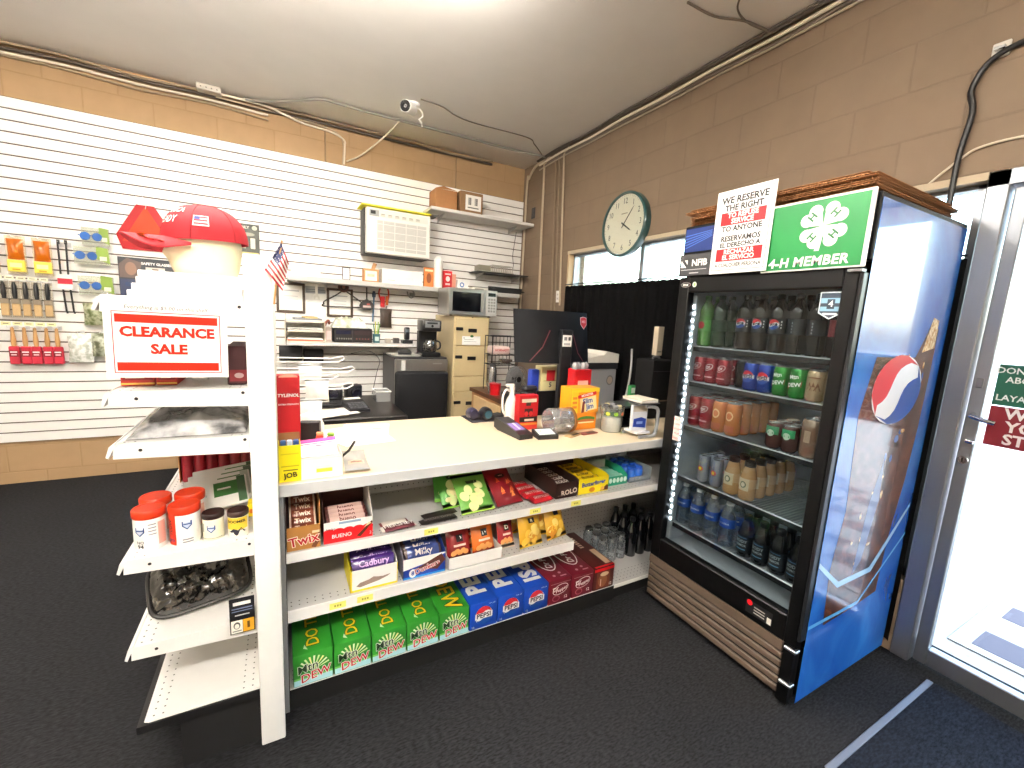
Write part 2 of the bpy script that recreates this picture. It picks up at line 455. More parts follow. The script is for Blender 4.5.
# ------------------------------------------------------------------ checkout counter on shelving
CX0, CX1, CYF, CYB, CT = -.016, 2.30, 1.515, 2.275, .868
LAM = M('DAC8AA', .35, coat=.15, noise=.04); LGREY = M('C9CBCC', .45); SHELFW = M('ECEBE8', .4)
HOLE = M('3A3A3C', .8)
def pegboard(b, fr, w, h, m, pitch=.0254, r=.0032, a0=.012, b0=.012):
    b.rect(fr, 0, w, 0, h, m, 0)
    na, nb = int((w-a0)/pitch), int((h-b0)/pitch)
    for i_ in range(na+1):
        for j_ in range(nb+1): b.disc(fr, a0+i_*pitch, b0+j_*pitch, r, r, HOLE, .0006, n=5)
cnt = thing('checkout_counter', 'long checkout counter with a cream top on white gondola shelving', 'counter', (0, CYF, 0))
b = B(); b.box(CX0, CX1, .004, CYB-CYF, CT-.038, CT, LAM, .002); b.build('countertop', cnt)
b = B(); b.box(CX0, CX1, -.003, .004, CT-.042, CT-.001, LGREY, .001); b.build('edge_strip', cnt)
def deck(x0, x1, y0, y1, z, th, name, rows=2):
    b = B(); b.box(x0, x1, y0, y1, z-.004, z, M('C7C6C4', .45)); b.box(x0, x1, y0-.004, y0, z-th, z, SHELFW, .001)
    b.box(x0, x1, y0, y1, z-th, z-.018, M('BDBCBA', .5))
    f = upward(x0, y0, z)
    for k in range(int((x1-x0)/.0254)):
        for r in range(rows): b.disc(f, .012+k*.0254, .022+r*.022, .003, .003, HOLE, .0006, n=5)
        b.disc(f, .012+k*.0254, y1-y0-.02, .003, .003, HOLE, .0006, n=5)
    return b.build(name, cnt)
deck(.0, 2.28, .005, .405, .62, .036, 'upper_shelf')
deck(.0, 1.215, .0, .405, .41, .045, 'middle_shelf')
deck(.0, 2.28, .025, .405, .08, .02, 'base_deck', 4)
b = B(); pegboard(b, front(0, .408, .07), 2.28, CT-.04-.07, M('BDBDBE', .5)); b.box(0, 2.28, .4085, .425, .07, CT-.04, M('BDBDBE', .5)); b.build('pegboard_back', cnt)
b = B(); b.box(0, 2.28, .03, .40, 0, .0595, M('0C0C0D', .6)); b.box(.0, 1.522, .0185, .0205, .0, .0806, M('0C0C0D', .6)); b.build('kick_plate', cnt)
b = B(); b.box(.0, 2.28, .43, CYB-CYF-.02, 0, CT-.04, M('B7B2AA', .6)); b.build('rear_body', cnt)
b = B(); b.box(2.28, 2.298, .012, .41, 0, CT-.04, M('3C3D40', .5), .001); b.build('end_panel', cnt)
b = B(); b.box(-.016, -.002, .012, .41, 0, CT-.04, M('8E9092', .5), .001)
for k in range(24): b.box(-.0019, -.0012, .03, .036, .16+k*.0254, .172+k*.0254, BLACK)
b.build('side_upright', cnt)
def price_tag(x, z, y, label):
    b = B(); b.box(-.028, .028, 0, .001, -.012, .012, M('F3EE7A', .5)); [b.rect(front(0, 0, 0), -.012+.009*q, -.006+.009*q, -.004, .004, M('A8A63A', .6)) for q in range(3)]; o = b.build('price_tag', None, (x, CYF+y, z)); tag(o, label, 'price tag')
price_tag(.505, .602, -.0005, 'small yellow price tag on the upper shelf edge below the dark chocolate bars')
price_tag(.985, .602, -.0005, 'small yellow price tag on the upper shelf edge below the red snack sleeves')
price_tag(1.21, .602, -.0005, 'small yellow price tag on the upper shelf edge below the dark brown carton')
price_tag(.16, .388, -.0055, 'small yellow price tag on the middle shelf edge, leftmost')
price_tag(.255, .388, -.0055, 'small yellow price tag on the middle shelf edge below the yellow-edged carton')

# ------------------------------------------------------------------ white end rack of shelves, left
rack = thing('shelf_rack', 'white end rack of open shelves joined to the left end of the counter', 'shelving', (-.05, 1.43, 0))
b = B(); b.box(-.036, .034, .0, .012, 0, 1.585, M('FAFAF8', .35), .004, seg=2); b.box(-.036, .034, .012, .05, 0, 1.58, M('F2F2EF', .4)); b.build('end_post', rack)
b = B(); b.box(-.036, .034, .87, .91, 0, 1.58, M('E9E7E2', .4))
for k in range(30): b.box(.034, .0346, .885, .891, .8+k*.0254, .812+k*.0254, BLACK)
b.build('far_post', rack)
b = B(); b.box(-.004, .004, .05, .87, .1, 1.57, M('E4DFD6', .5)); 
f = plane((.0045, .05, .87), (0, 1, 0), (0, 0, 1)); pegboard(b, f, .8, .68, M('DCD2C2', .6), .0254)
b.build('back_panel', rack)
def rack_shelf(z, w, name='shelf', lip=True, y1=.9):
    b = B(); x1 = -.036; x0 = x1-w
    b.box(x0, x1, .0162, y1-.0002, z-.006, z, SHELFW)
    h_ = .052 if lip else .007
    b.prism([(x0-.002 if lip else x0+.01, z-h_+.012 if lip else z-.006), (x1, z-h_), (x1, z), (x0, z)], front(0, .004, 0), .012, SHELFW)
    if lip: b.prism([(x0+.012, z-.045), (x1, z-.052), (x1, z+.0), (x0+.0, z+.0)], front(0, y1, 0), .012, SHELFW)
    if lip:
        pr = [(x0+.004, z+.003), (x0-.008, z-.006), (x0-.016, z-.034), (x0-.010, z-.038), (x0-.0, z-.014), (x0+.008, z-.006)]
        b.prism(pr, front(0, .002, 0), y1-.002, SHELFW)
    f = upward(x0, .004, z)
    for k in range(int((y1-.03)/.0254)):
        for a in (.02, .042, w-.045, w-.02): b.disc(f, a, .015+k*.0254, .0028, .0028, HOLE, .0006, n=5)
    fs_ = front(0, .004, 0)
    for a, c in ((x0+.055, z-.02), (x1-.012, z-.012)) if lip else (): b.disc(fs_, a, c, .0045, .0045, BLACK, .0008, n=10)
    return b.build(name, rack)
for z in (1.449, 1.205, 1.065, .735, .47): rack_shelf(z, .305)
rack_shelf(.222, .292, 'base_deck', False)
b = B(); b.box(-.345, -.036, .0, .9, .19, .214, M('0E0E10', .5)); b.box(-.25, -.036, .03, .88, 0, .19, M('131315', .6)); b.build('kick_plate', rack)
for k, (y, z, L) in enumerate(((.86, 1.187, .30), (.86, 1.135, .345), (.86, 1.10, .27), (.86, 1.052, .34))):
    b = B(); b.tube([(.034, y, z-.004), (.034+L-.03, y, z-.004), (.034+L, y, z+.012)], .004, M('F0F0F0', .3), 8)
    b.tube([(.034, y, z+.018), (.034+L-.06, y, z+.014), (.034+L-.01, y, z+.026), (.034+L, y, z+.018), (.034+L, y, z+.01)], .0035, M('F0F0F0', .3), 8)
    b.build('display_hook', rack)

# ------------------------------------------------------------------ drink cooler
FX, FY0, FY1, FH, FD = 1.693, .722, 1.488, 1.918, .755
BLK = M('060607', .4, spec=.25)
fr_ = thing('drink_cooler', 'tall black glass-door drink cooler with a blue cola wrap on its side', 'cooler', (FX, FY0, 0))
FW = FY1-FY0
LINER = M('C9D2DC', .4)
b = B()
b.box(.06, FD, .0, .04, .25, 1.68, BLK); b.box(.06, FD, FW-.04, FW, .25, 1.68, BLK); b.box(FD-.04, FD, .04, FW-.04, .25, 1.68, BLK)
b.box(.06, FD, 0, FW, 1.64, 1.70, BLK); b.box(.05, FD, 0, FW, .045, .25, BLK)
b.box(.02, FD, 0, FW, 1.70, FH, BLK, .004)
b.build('cabinet', fr_)
b = B(); y0, y1, z0, z1 = .041, FW-.041, .251, 1.639
b.box(.065, FD-.041, y0, y0+.012, z0, z1, LINER); b.box(.065, FD-.041, y1-.012, y1, z0, z1, LINER); b.box(FD-.055, FD-.041, y0, y1, z0, z1, LINER)
b.box(.065, FD-.041, y0, y1, z0, z0+.09, M('DDE2E6', .3)); b.box(.065, FD-.041, y0, y1, z1-.012, z1, LINER)
b.build('liner', fr_)
for nm, zz in zip(range(5), (1.36, 1.187, .965, .70, .445)):
    b = B(); g = M('E6E9EC', .3, .3)
    b.box(.085, .092, y0+.015, y1-.015, zz-.022, zz-.001, M('15171A', .4)); b.tube([(.09, y0+.015, zz), (.09, y1-.015, zz)], .004, g, 6); b.tube([(FD-.07, y0+.015, zz-.004), (FD-.07, y1-.015, zz-.004)], .004, g, 6); b.tube([(.4, y0+.015, zz-.006), (.4, y1-.015, zz-.006)], .003, g, 6)
    for k in range(40):
        yy = y0+.02+k*(y1-y0-.04)/39; b.tube([(.088, yy, zz-.002), (FD-.065, yy, zz-.002)], .0016, g, 4)
    b.build('wire_shelf', fr_)
b = B(); b.box(.052, .064, FW-.085, FW-.062, .30, 1.60, M('D9DEE2', .4)); b.build('lamp_strip', fr_)
b = B()
for k in range(34): b.box(.049, .0519, FW-(.076 if k % 2 else .083), FW-(.068 if k % 2 else .075), .47+k*.0325, .482+k*.0325, glow('F4F8FF', 14))
b.build('led_row', fr_)
# door
dr = B(); a0, a1, c0, c1 = .016, FW-.016, .262, 1.682
dr.box(0, .045, a0, .062, c0, c1, BLK, .004); dr.box(0, .045, FW-.072, a1, c0, c1, BLK, .004)
dr.box(0, .045, .062, FW-.072, c0, .372, BLK, .004); dr.box(0, .045, .062, FW-.072, 1.612, c1, BLK, .004)
door = dr.build('door', fr_)
B().box(.02, .026, .062, FW-.072, .372, 1.612, clear('EEF3F5', .02, .04)).build('door_glass', door)
b = B(); b.box(-.004, .048, .002, .014, .30, 1.66, M('2E3034', .3, .6), .002); b.build('hinge_strip', fr_)
for zz in (1.660, .246, .10):
    b = B(); b.box(-.012, .02, .006, .05, zz, zz+.012, M('9A9DA1', .3, .9), .002); b.build('hinge_bracket', fr_)
F = leftward(-.0005, FW, 0)   # a runs from the far edge toward the near edge
b = B(); b.disc(F, .055, 1.647, .028, .012, CHROME, .001); b.disc(F, .055, 1.647, .025, .010, BLACK, .0014); b.text(F, 'true', .055, 1.647, .016, WHITE, .0018, bold=.02); b.build('maker_badge', door)
b = B(); b.disc(F, .104, 1.647, .011, .012, M('DDE8DC', .4), .001); b.disc(F, .104, 1.647, .006, .008, M('8FC06B', .4), .0014); b.build('round_sticker', door)
F2 = leftward(.0195, FW, 0)
b = B(); sh = [(-.038, .045), (.038, .045), (.038, -.03), (0, -.052), (-.038, -.03)]
b.poly([(FW-.095+x, 1.555+z) for x, z in sh], F2, M('D9E3EA', .4), .001); b.poly([(FW-.095+x*.9, 1.555+z*.9) for x, z in sh], F2, M('2E3B4C', .4), .0014)
b.rect(F2, FW-.128, FW-.062, 1.532, 1.578, M('8FB9D0', .4), .0018); b.rect(F2, FW-.128, FW-.062, 1.548, 1.560, M('2E3B4C', .4), .002)
b.rect(F2, FW-.107, FW-.083, 1.540, 1.574, M('2E3B4C', .4), .0021); b.text(F2, '4', FW-.095, 1.557, .03, WHITE, .0024, bold=.02); b.rect(F2, FW-.118, FW-.072, 1.519, 1.526, WHITE, .0022)
b.build('shield_sticker', door)
b = B(); b.rect(F, FW-.22, FW-.11, .288, .345, M('1B1B1D', .4), .001); b.disc(F, FW-.205, .335, .012, .012, RED, .0014); b.rect(F, FW-.13, FW-.113, .292, .318, M('E7E3DA', .4), .0014)
for k in range(3): b.rect(F, FW-.185, FW-.14, .300+k*.012, .304+k*.012, M('B9B5AC', .4), .0014)
b.build('warning_label', door)
b = B(); b.rect(F, .078, .118, .90, 1.02, M('EADFD6', .5), .0012)
for k in range(5): b.text(F, ('PULL TO', 'OPEN', 'DO NOT', 'PROP', 'DOOR')[k], .098, 1.004-.023*k, .012, RED, .0016)
b.build('paper_tag', door)
# header sign panel
F = leftward(.0195, FW, 0)
b = B(); b.rect(F, .008, .24, 1.80, 1.905, M('142C6A', .4), .001)
for k in range(5): b.poly([(.01, 1.815+k*.014), (.15, 1.86+k*.006), (.15, 1.864+k*.006), (.01, 1.82+k*.014)], F, M('3F63B4', .4), .0013)
b.disc(F, .235, 1.845, .075, .05, WHITE, .0015); b.disc(F, .24, 1.846, .066, .043, M('C71F2B', .4), .0018)
b.build('header_panel', fr_)
# louvred grille
b = B(); GR = M('5E4F43', .5, noise=.2); b.box(.012, .05, .02, FW-.012, .03, .262, M('101012', .6))
for k in range(5):
    zz = .042+k*.036; b.box(.0, .013, .058, FW-.022, zz, zz+.025, GR, .003)
b.box(-.002, .014, .015, .055, .02, .262, BLK); b.box(-.002, .013, .06, FW-.02, .222, .262, GR)
b.build('grille', fr_)
for x in (.08, FD-.08):
    for y in (.07, FW-.07): B().cyl((x, y, 0), .025, .046, M('1A1A1C', .5), 'z', 14).build('foot', fr_)
# printed wrap on the near side
m, n, L, bs = mat_nodes('cooler_wrap', .22)
bs.inputs['Coat Weight'].default_value = .6; bs.inputs['Coat Roughness'].default_value = .04
tc = n.new('ShaderNodeTexCoord'); ns = n.new('ShaderNodeTexNoise'); ns.inputs['Scale'].default_value = 3; ns.inputs['Detail'].default_value = 6; ns.inputs['Distortion'].default_value = 1.2
L.new(tc.outputs['Object'], ns.inputs['Vector'])
cr = n.new('ShaderNodeValToRGB'); cr.color_ramp.elements[0].position = .3; cr.color_ramp.elements[0].color = lin('0A47A6'); cr.color_ramp.elements[1].position = .75; cr.color_ramp.elements[1].color = lin('2A7BD4')
L.new(ns.outputs['Fac'], cr.inputs[0]); L.new(cr.outputs[0], bs.inputs['Base Color'])
WRAP = m
F = front(0, -.001, 0)
b = B(); b.box(.03, FD-.002, -.0012, -.0002, .03, 1.90, WRAP)
COLA = speckle('printed_cola', '2A0F0C', '7A3E22', 22, .42, .62, .2, .6)
FROTH = speckle('printed_froth', 'B98A52', 'F0D9A8', 60, .4, .6, .2, .6)
bt = [(.14, .33), (.366, .34), (.56, .36), (.578, .60), (.632, .857), (.657, 1.083), (.667, 1.333), (.668, 1.494), (.60, 1.53), (.55, 1.45), (.50, 1.38), (.18, 1.38), (.122, 1.17), (.158, .80), (.116, .57)]
CB = M('3C1712', .2, coat=.6)
b.poly(bt, F, COLA, .0009)
for k in range(26):
    rn = random.Random(k); t_ = rn.random(); x = .19+.28*t_+rn.uniform(-.02, .15); z = .42+.95*t_+rn.uniform(-.03, .06)
    b.disc(F, min(.62, x), min(1.48, z), rn.uniform(.006, .02), rn.uniform(.006, .02), FROTH if rn.random() < .7 else M('4A6FB8', .2, coat=.6), .0011, n=8)
b.poly([(.55, 1.40), (.66, 1.42), (.655, 1.53), (.6, 1.54)], F, FROTH, .0013)
b.poly([(.30, .50), (.36, .55), (.42, .80), (.40, .98), (.34, .80)], F, M('5C6C96', .25, coat=.6), .0012)
ICE = M('9CCBF2', .2, coat=.6)
b.poly([(.03, .62), (.20, .50), (.45, .50), (.74, .74), (.74, .72), (.47, .475), (.20, .475), (.03, .60)], F, ICE, .0014)
b.poly([(.03, .36), (.4, .36), (.75, .60), (.75, .585), (.4, .345), (.03, .345)], F, M('5FB0EE', .2, coat=.6), .0014)
def globe(b, fr, a, c, ra, rb, off=.001, rot=0, ring=None, blue='1C4DA0', red='D2232F', new=False):
    """round soft-drink badge: red cap, white wave, blue base"""
    def wv(t, k): return k+.16*math.sin(t*PI*1.1+.3)
    cr_, sr_ = math.cos(rot), math.sin(rot)
    def P(x, y): return (a+(x*cr_-y*sr_)*ra, c+(x*sr_+y*cr_)*rb)
    if ring: b.disc(fr, a, c, ra*1.12, rb*1.12, ring, off-.0003, rot=0)
    b.disc(fr, a, c, ra, rb, M('F5F5F5', .35), off)
    N = 10
    xs = [-1+2*k/N for k in range(N+1)]
    def band(kk, sgn, mat_):
        P1 = []
        for x in xs:
            lim = math.sqrt(max(0, 1-x*x)); y = max(-lim, min(lim, wv(x, kk)))
            P1.append((x, y, sgn*lim))
        for q in range(N):
            p, r = P1[q], P1[q+1]
            pts = [P(p[0], p[1]), P(r[0], r[1]), P(r[0], r[2]), P(p[0], p[2])]
            if sgn < 0: pts.reverse()
            try: b.poly(pts, fr, mat_, off+.0004)
            except Exception: pass
    band(.30, 1, M(red, .35)); band(-.30, -1, M(blue, .35))
globe(b, F, .395, 1.255, .205, .135, .0018, rot=.75)
b.build('side_wrap', fr_)

# ------------------------------------------------------------------ soda cartons under the counter
ORD = ['leftmost', 'second', 'third', 'fourth', 'fifth', 'sixth', 'seventh', 'eighth', 'ninth']
PX0, PW, PD, PH, PZ = .010, .137, .36, .128, .0812
G_DEW = M('2E8B2C', .35, coat=.3, noise=.12, scale=12); B_PEP = M('1546B0', .35, coat=.3); R_DP = M('6A1424', .35, coat=.3)
YEL = M('F0C81E', .4); DKG = M('123D16', .4)
def top_frame(x, z): return plane((x, 0, z), (0, 1, 0), (-1, 0, 0))   # reads away from the front
def top_back(x, z): return plane((x, 0, z), (0, -1, 0), (1, 0, 0))
def pack_body(m): b = B(); b.box(.0012, PW-.0012, .002, PD, 0, PH, m, .006, seg=2); return b
def put_pack(b, k, label, grp):
    o = b.build('soda_carton', None, (PX0+k*PW, CYF+.0190, PZ)); tag(o, label, 'soda carton', grp)
def dew(k, flip, label):
    b = pack_body(G_DEW); f = front(0, .002, 0); w = PW
    b.rect(f, .004, w-.004, .005, .028, M('A9DDE6', .4)); b.rect(f, .004, w-.004, .028, .036, M('6FBF5A', .4))
    for q in range(9):
        t = .25+q*.3; b.poly([(w*.5, .055), (w*.5+.055*math.cos(t), .06+.052*math.sin(t)), (w*.5+.055*math.cos(t+.13), .06+.052*math.sin(t+.13))], f, M(('CFE6A8', 'E8F2D0', 'F2E9A0')[q % 3], .4), .0007)
    b.text(f, 'Mtn', .050, .070, .044, WHITE, .0010, bold=.05, rot=.18, shear=.15); b.text(f, 'Mtn', .050, .070, .044, M('173A1C', .4), .0013, bold=.012, rot=.18, shear=.15)
    b.text(f, 'DEW', .076, .036, .045, WHITE, .0014, bold=.055, rot=.18, shear=.15); b.text(f, 'DEW', .076, .036, .045, M('C8152B', .4), .0018, bold=.012, rot=.18, shear=.15)
    if not flip:
        f = top_frame(w*.52, PH); b.text(f, 'DO THE', .145, 0, .062, DKG, .0008, bold=.05, spacing=.95); b.text(f, 'DO THE', .145, 0, .062, YEL, .0012, bold=.015, spacing=.95)
        b.poly([(.255, -.05), (.30, -.012), (.262, -.018), (.30, .03), (.25, -.005)], f, M('C9DBBE', .4), .001); b.poly([(.02, .02), (.05, .03), (.03, .035)], f, M('C9DBBE', .4), .001)
    else:
        f = top_back(w*.5, PH); b.text(f, 'DEW', -.13, 0, .10, DKG, .0008, bold=.05); b.text(f, 'DEW', -.13, 0, .10, YEL, .0012, bold=.015)
        b.poly([(-.06, -.02), (-.03, -.03), (-.035, .03), (-.062, .02)], f, DKG, .001)
    put_pack(b, k, label, 'green soda cartons under the counter')
dew(0, 0, 'leftmost green soda carton on the bottom deck beside the white end post')
dew(1, 0, 'green soda carton on the bottom deck, second from the white end post')
dew(2, 0, 'green soda carton on the bottom deck, middle one of the five green')
dew(3, 0, 'green soda carton on the bottom deck, fourth from the white end post')
dew(4, 1, 'green soda carton touching the blue ones, large yellow letters turned around')
for k, flip, lab in ((5, 0, 'blue soda carton with red white and blue badge, beside the green cartons'), (6, 0, 'middle one of three blue soda cartons under the counter'), (7, 1, 'blue soda carton beside the maroon ones, top lettering turned around')):
    b = pack_body(B_PEP); f = front(0, .002, 0); w = PW
    globe(b, f, w*.5, .062, .041, .044, .0008, rot=.1); b.rect(f, w*.5-.042, w*.5+.042, .048, .076, M('F5F5F5', .35), .0014); b.text(f, 'PEPSI', w*.5, .062, .031, M('10131C', .4), .0018, bold=.03)
    b.text(f, '12', .018, .014, .014, WHITE, .001)
    b.text(f, '12 FL OZ', w-.03, .112, .008, WHITE, .001)
    f = (top_back if flip else top_frame)(w*.5, PH); L = -.215 if flip else .235
    b.text(f, 'PEPSI', L*.86, 0, .118, WHITE, .001, bold=.05, spacing=1.08)
    put_pack(b, k, lab, 'blue soda cartons under the counter')
for k, lab in ((8, 'maroon soda carton with white oval badge, next to the blue cartons'), (9, 'maroon soda carton with white oval badge, next to the brown carton')):
    b = pack_body(R_DP); f = front(0, .002, 0); w = PW
    b.disc(f, w*.5, .075, .046, .026, WHITE, .0008, rot=.25); b.disc(f, w*.5, .075, .043, .023, R_DP, .0011, rot=.25)
    b.text(f, 'Dr', .040, .080, .030, WHITE, .0015, bold=.02, rot=.25); b.text(f, 'Pepper', .074, .073, .024, WHITE, .0015, bold=.02, rot=.25)
    b.disc(f, .045, .030, .022, .016, M('A9606A', .4), .001); b.disc(f, .045, .030, .017, .012, R_DP, .0013); b.text(f, '12', .10, .028, .022, WHITE, .001, bold=.02)
    b.rect(f, .01, w-.01, .108, .110, M('B58F93', .4), .001)
    f = top_frame(w*.5, PH); b.disc(f, .20, 0, .125, .056, WHITE, .0008); b.disc(f, .20, 0, .118, .050, R_DP, .0011); b.text(f, 'Dr Pepper', .20, 0, .047, WHITE, .0015, bold=.03, shear=.2)
    b.disc(f, .035, .02, .008, .008, M('B58F93', .4), .001); b.disc(f, .05, -.02, .008, .008, M('B58F93', .4), .001); b.rect(f, .02, .028, -.045, -.01, M('B58F93', .4), .001)
    put_pack(b, k, lab, 'maroon soda cartons under the counter')
b = B(); BR = M('4A1D1B', .35, coat=.3, noise=.2); b.box(.0012, PW-.0012, .002, .36, 0, PH, BR, .005, seg=2); f = front(0, .002, 0); w = PW
b.rect(f, .004, w-.004, .104, .12, RED, .0008); b.rect(f, .02, w-.03, .01, .10, M('6B3424', .5), .0008); b.disc(f, .06, .05, .03, .035, M('8C5A3A', .5), .001); b.disc(f, .07, .085, .028, .012, M('D9C3A0', .5), .0012); b.rect(f, .045, .05, .02, .06, M('E4CFB6', .5), .0014); b.text(f, '12', .112, .022, .02, WHITE, .0012, bold=.02)
f = top_frame(w*.5, PH); b.rect(f, .02, .16, -.055, -.02, M('C4A98C', .4), .001); [b.rect(f, .19+.02*q, .203+.02*q, -.012, .014, M('E0CDB8', .4), .001) for q in range(6)]; b.rect(f, .0, .012, -.06, .06, RED, .001)
o = b.build('soda_carton', None, (PX0+10*PW, CYF+.0190, PZ)); tag(o, 'dark brown soda carton with red top edge, rightmost of the row', 'soda carton')

# ------------------------------------------------------------------ candy and snacks on the counter shelves
def open_carton(x0, x1, y0, y1, z, hf, hb, m, label, inner=None, art=None, slope=.35):
    """open-topped shipping carton; low front, taller back; art(b, frame, w, h) prints on its front"""
    w, d = x1-x0, y1-y0; t = .002; b = B(); inn = inner or CARD
    b.box(0, w, 0, t, 0, hf, m); b.box(t, w-t, t, d, 0, t, inn)
    b.box(0, w, d-t, d, 0, hb, inn)
    for xx in (0, w-t):
        b.prism([(0, 0), (d, 0), (d, hb), (d*slope, hb), (0, hf)], plane((xx+t, 0, 0), (0, 1, 0), (0, 0, 1)), t, inn if xx == 0 else m)
    if art: art(b, front(0, 0, 0), w, hf)
    o = b.build('candy_carton', None, (x0, y0, z)); tag(o, label, 'carton'); return o
def bar(x, y, z, L, w, h, m, label, grp, rot=(0, 0, 0), txt=None, tc=None, ends=None, name='candy_bar'):
    """wrapped bar lying along X: soft body with crimped ends"""
    b = B(); e = .012
    def sec(u):
        k = min(1, min(u, 1-u)*8); return k
    def fn(u, v):
        k = sec(u); a = 2*PI*v; return Vector(((u-.5)*L, math.cos(a)*(w/2)*(.86+.14*k), max(.0006, h/2*k)*math.sin(a)))
    b.grid(fn, 14, 12, (lambda u, v: (ends or m) if (u < .06 or u > .92) else m))
    if txt:
        def tf(a, c, off=0):
            v = max(-1, min(1, c/(w/2))); return Vector((a, c, h/2*math.sqrt(max(0, 1-v*v))+off))
        b.text(tf, txt, 0, 0, min(w*.75, L*.9/(len(txt)*.62)), tc or WHITE, .0012, bold=.02)
    o = b.build(name, None, (x, y, z+h/2), rot); tag(o, label, 'candy bar', grp); return o
U = .6212
GOLD = M('B07B3C', .45); BROWN = M('3B1A14', .4)
def art(b, f, w, h):
    b.text(f, 'Twix', w*.5, .034, .046, M('F5E9D8', .4), .0012, bold=.07, rot=.12); b.text(f, 'Twix', w*.5, .034, .046, M('B5142A', .4), .0016, bold=.02, rot=.12)
    b.poly([(w*.72, .005), (w*.95, .06), (w, .06), (w, .03), (w*.85, .0)], f, M('6B3A1C', .5)); b.rect(f, w*.75, w*.97, .055, .064, M('E8D9B4', .5), .0009)
open_carton(.002, .108, CYF+.012, CYF+.21, U, .085, .165, GOLD, 'gold-brown candy carton with red lettering at the left end of the upper shelf', M('3A1512', .5), art, .12)
for k in range(5):
    bar(.055, CYF+.05+.022*k, U+.052+.017*k, .085, .034, .015, M('7A3A22', .35, coat=.4), 'caramel wrapped bar in the gold-brown carton, '+('lowest', 'second from the bottom', 'middle', 'second from the top', 'topmost')[k]+' of the stack', 'bars in the gold-brown carton', (.9, 0, 0), 'Twix', M('F0DCC4', .4), M('E8D8C4', .4))
def art(b, f, w, h):
    b.rect(f, 0, w, 0, h*.55, M('E01B22', .4), .0005)
    for k in range(5): b.disc(f, w*(.1+.2*k), h*.55, w*.11, h*.13, M('E01B22', .4), .0006)
    b.text(f, 'kinder', w*.14, h*.68, .012, M('2A2A2A', .5), .001); b.text(f, 'BUENO', w*.36, h*.30, .020, WHITE, .001, bold=.02); b.poly([(w*.66, .012), (w*.98, h*.8), (w, h*.7), (w*.74, .006)], f, M('5A2C14', .5), .0009); b.poly([(w*.80, h*.5), (w*.92, h*.75), (w*.97, h*.68)], f, M('F2D7A0', .5), .0012); b.text(f, '2', w*.95, .016, .016, WHITE, .0012)
    b.rect(f, w*.3, w*.75, h*.86, h*.97, M('8FA9C2', .4), .001)
open_carton(.118, .285, CYF+.018, CYF+.21, U, .078, .172, WHITE, 'white and red chocolate carton on the upper shelf beside the gold-brown carton', M('45201A', .5), art, .5)
for k in range(4):
    bar(.20, CYF+.035+.025*k, U+.066+.004*k, .14, .030, .016, M('C9A9A0', .35, coat=.4), 'pale wrapped bar in the white and red carton, '+('frontmost', 'second from the front', 'third from the front', 'rearmost')[k], 'bars in the white and red carton', (.8, 0, 0), 'bueno', M('5A1A1A', .4), M('4A1C18', .4))
bar(.385, CYF+.032, U+.002, .135, .042, .016, M('5A2630', .35, coat=.4), 'purple-brown wrapped candy bar lying alone on the upper shelf', None, (0, 0, .10), 'HERSHEY', WHITE, M('E9E4DE', .4))
bar(.375, CYF+.075, U+.002, .11, .035, .014, M('D7CFC6', .35, coat=.4), 'pale wrapped candy bar lying behind the purple-brown bar', None, (0, 0, .1), None, None, M('6B2A2A', .4))
bar(.545, CYF+.036, U+.002, .155, .045, .012, M('1A1617', .35, coat=.3), 'dark chocolate bar in black wrapper lying on the upper shelf', None, (0, 0, .07), 'SPECIAL DARK', M('8E8788', .4))
bar(.565, CYF+.082, U+.002, .15, .045, .012, M('211C1D', .35, coat=.3), 'dark chocolate bar lying behind the other black wrapper', None, (0, 0, .1))
def chip_bag(x, y, z, w, h, t, m, label, grp, rot, decal, mcr=None, seed=0):
    b = B(); f = b.pillow(front(0, 0, 0), w, h, t, m, .014, mcr, seed); decal(b, f, w, h)
    o = b.build('snack_bag', None, (x, y, z), rot); tag(o, label, 'snack bag', grp); return o
CHIP = M('EFE3A6', .4, noise=.15, scale=60); LIME = M('7DBB3C', .35, coat=.5); GRN = M('4E9A3C', .3, coat=.5, noise=.2)
def d_green(b, f, w, h):
    rn = random.Random(int(w*1e4))
    for q in range(7): b.disc(f, rn.uniform(-.33, .33)*w, h*rn.uniform(.12, .62), w*.15, h*.10, M('DDE7A0', .4), .0014+.0001*q, rot=rn.random()*3, n=16); 
    for q in range(5): b.disc(f, rn.uniform(-.3, .3)*w, h*rn.uniform(.1, .5), w*.10, h*.055, CHIP, .0024+.0001*q, rot=rn.random()*3, n=12)
    b.poly([(-.16*w, .66*h), (.16*w, .66*h), (.18*w, .74*h), (-.18*w, .74*h)], f, M('1E3A1A', .4), .003); b.rect(f, -.1*w, .1*w, .685*h, .715*h, M('B9D9A0', .5), .0036, n=3)
SN = 'green snack bags on the upper shelf'
chip_bag(.655, CYF+.185, U+.008, .15, .20, .034, GRN, 'green snack bag at the back left of the green trio', SN, (-.75, 0, -.1), d_green, LIME, 1)
chip_bag(.665, CYF+.115, U+.008, .15, .19, .034, GRN, 'green snack bag in the middle of the green trio', SN, (-.8, 0, .12), d_green, LIME, 2)
chip_bag(.725, CYF+.035, U+.008, .16, .19, .036, M('6FB04A', .3, coat=.5, noise=.2), 'lighter green snack bag at the front of the green trio', SN, (-.85, 0, .06), d_green, M('A8D45A', .4), 3)
MAR = M('7C1420', .3, coat=.5, noise=.2)
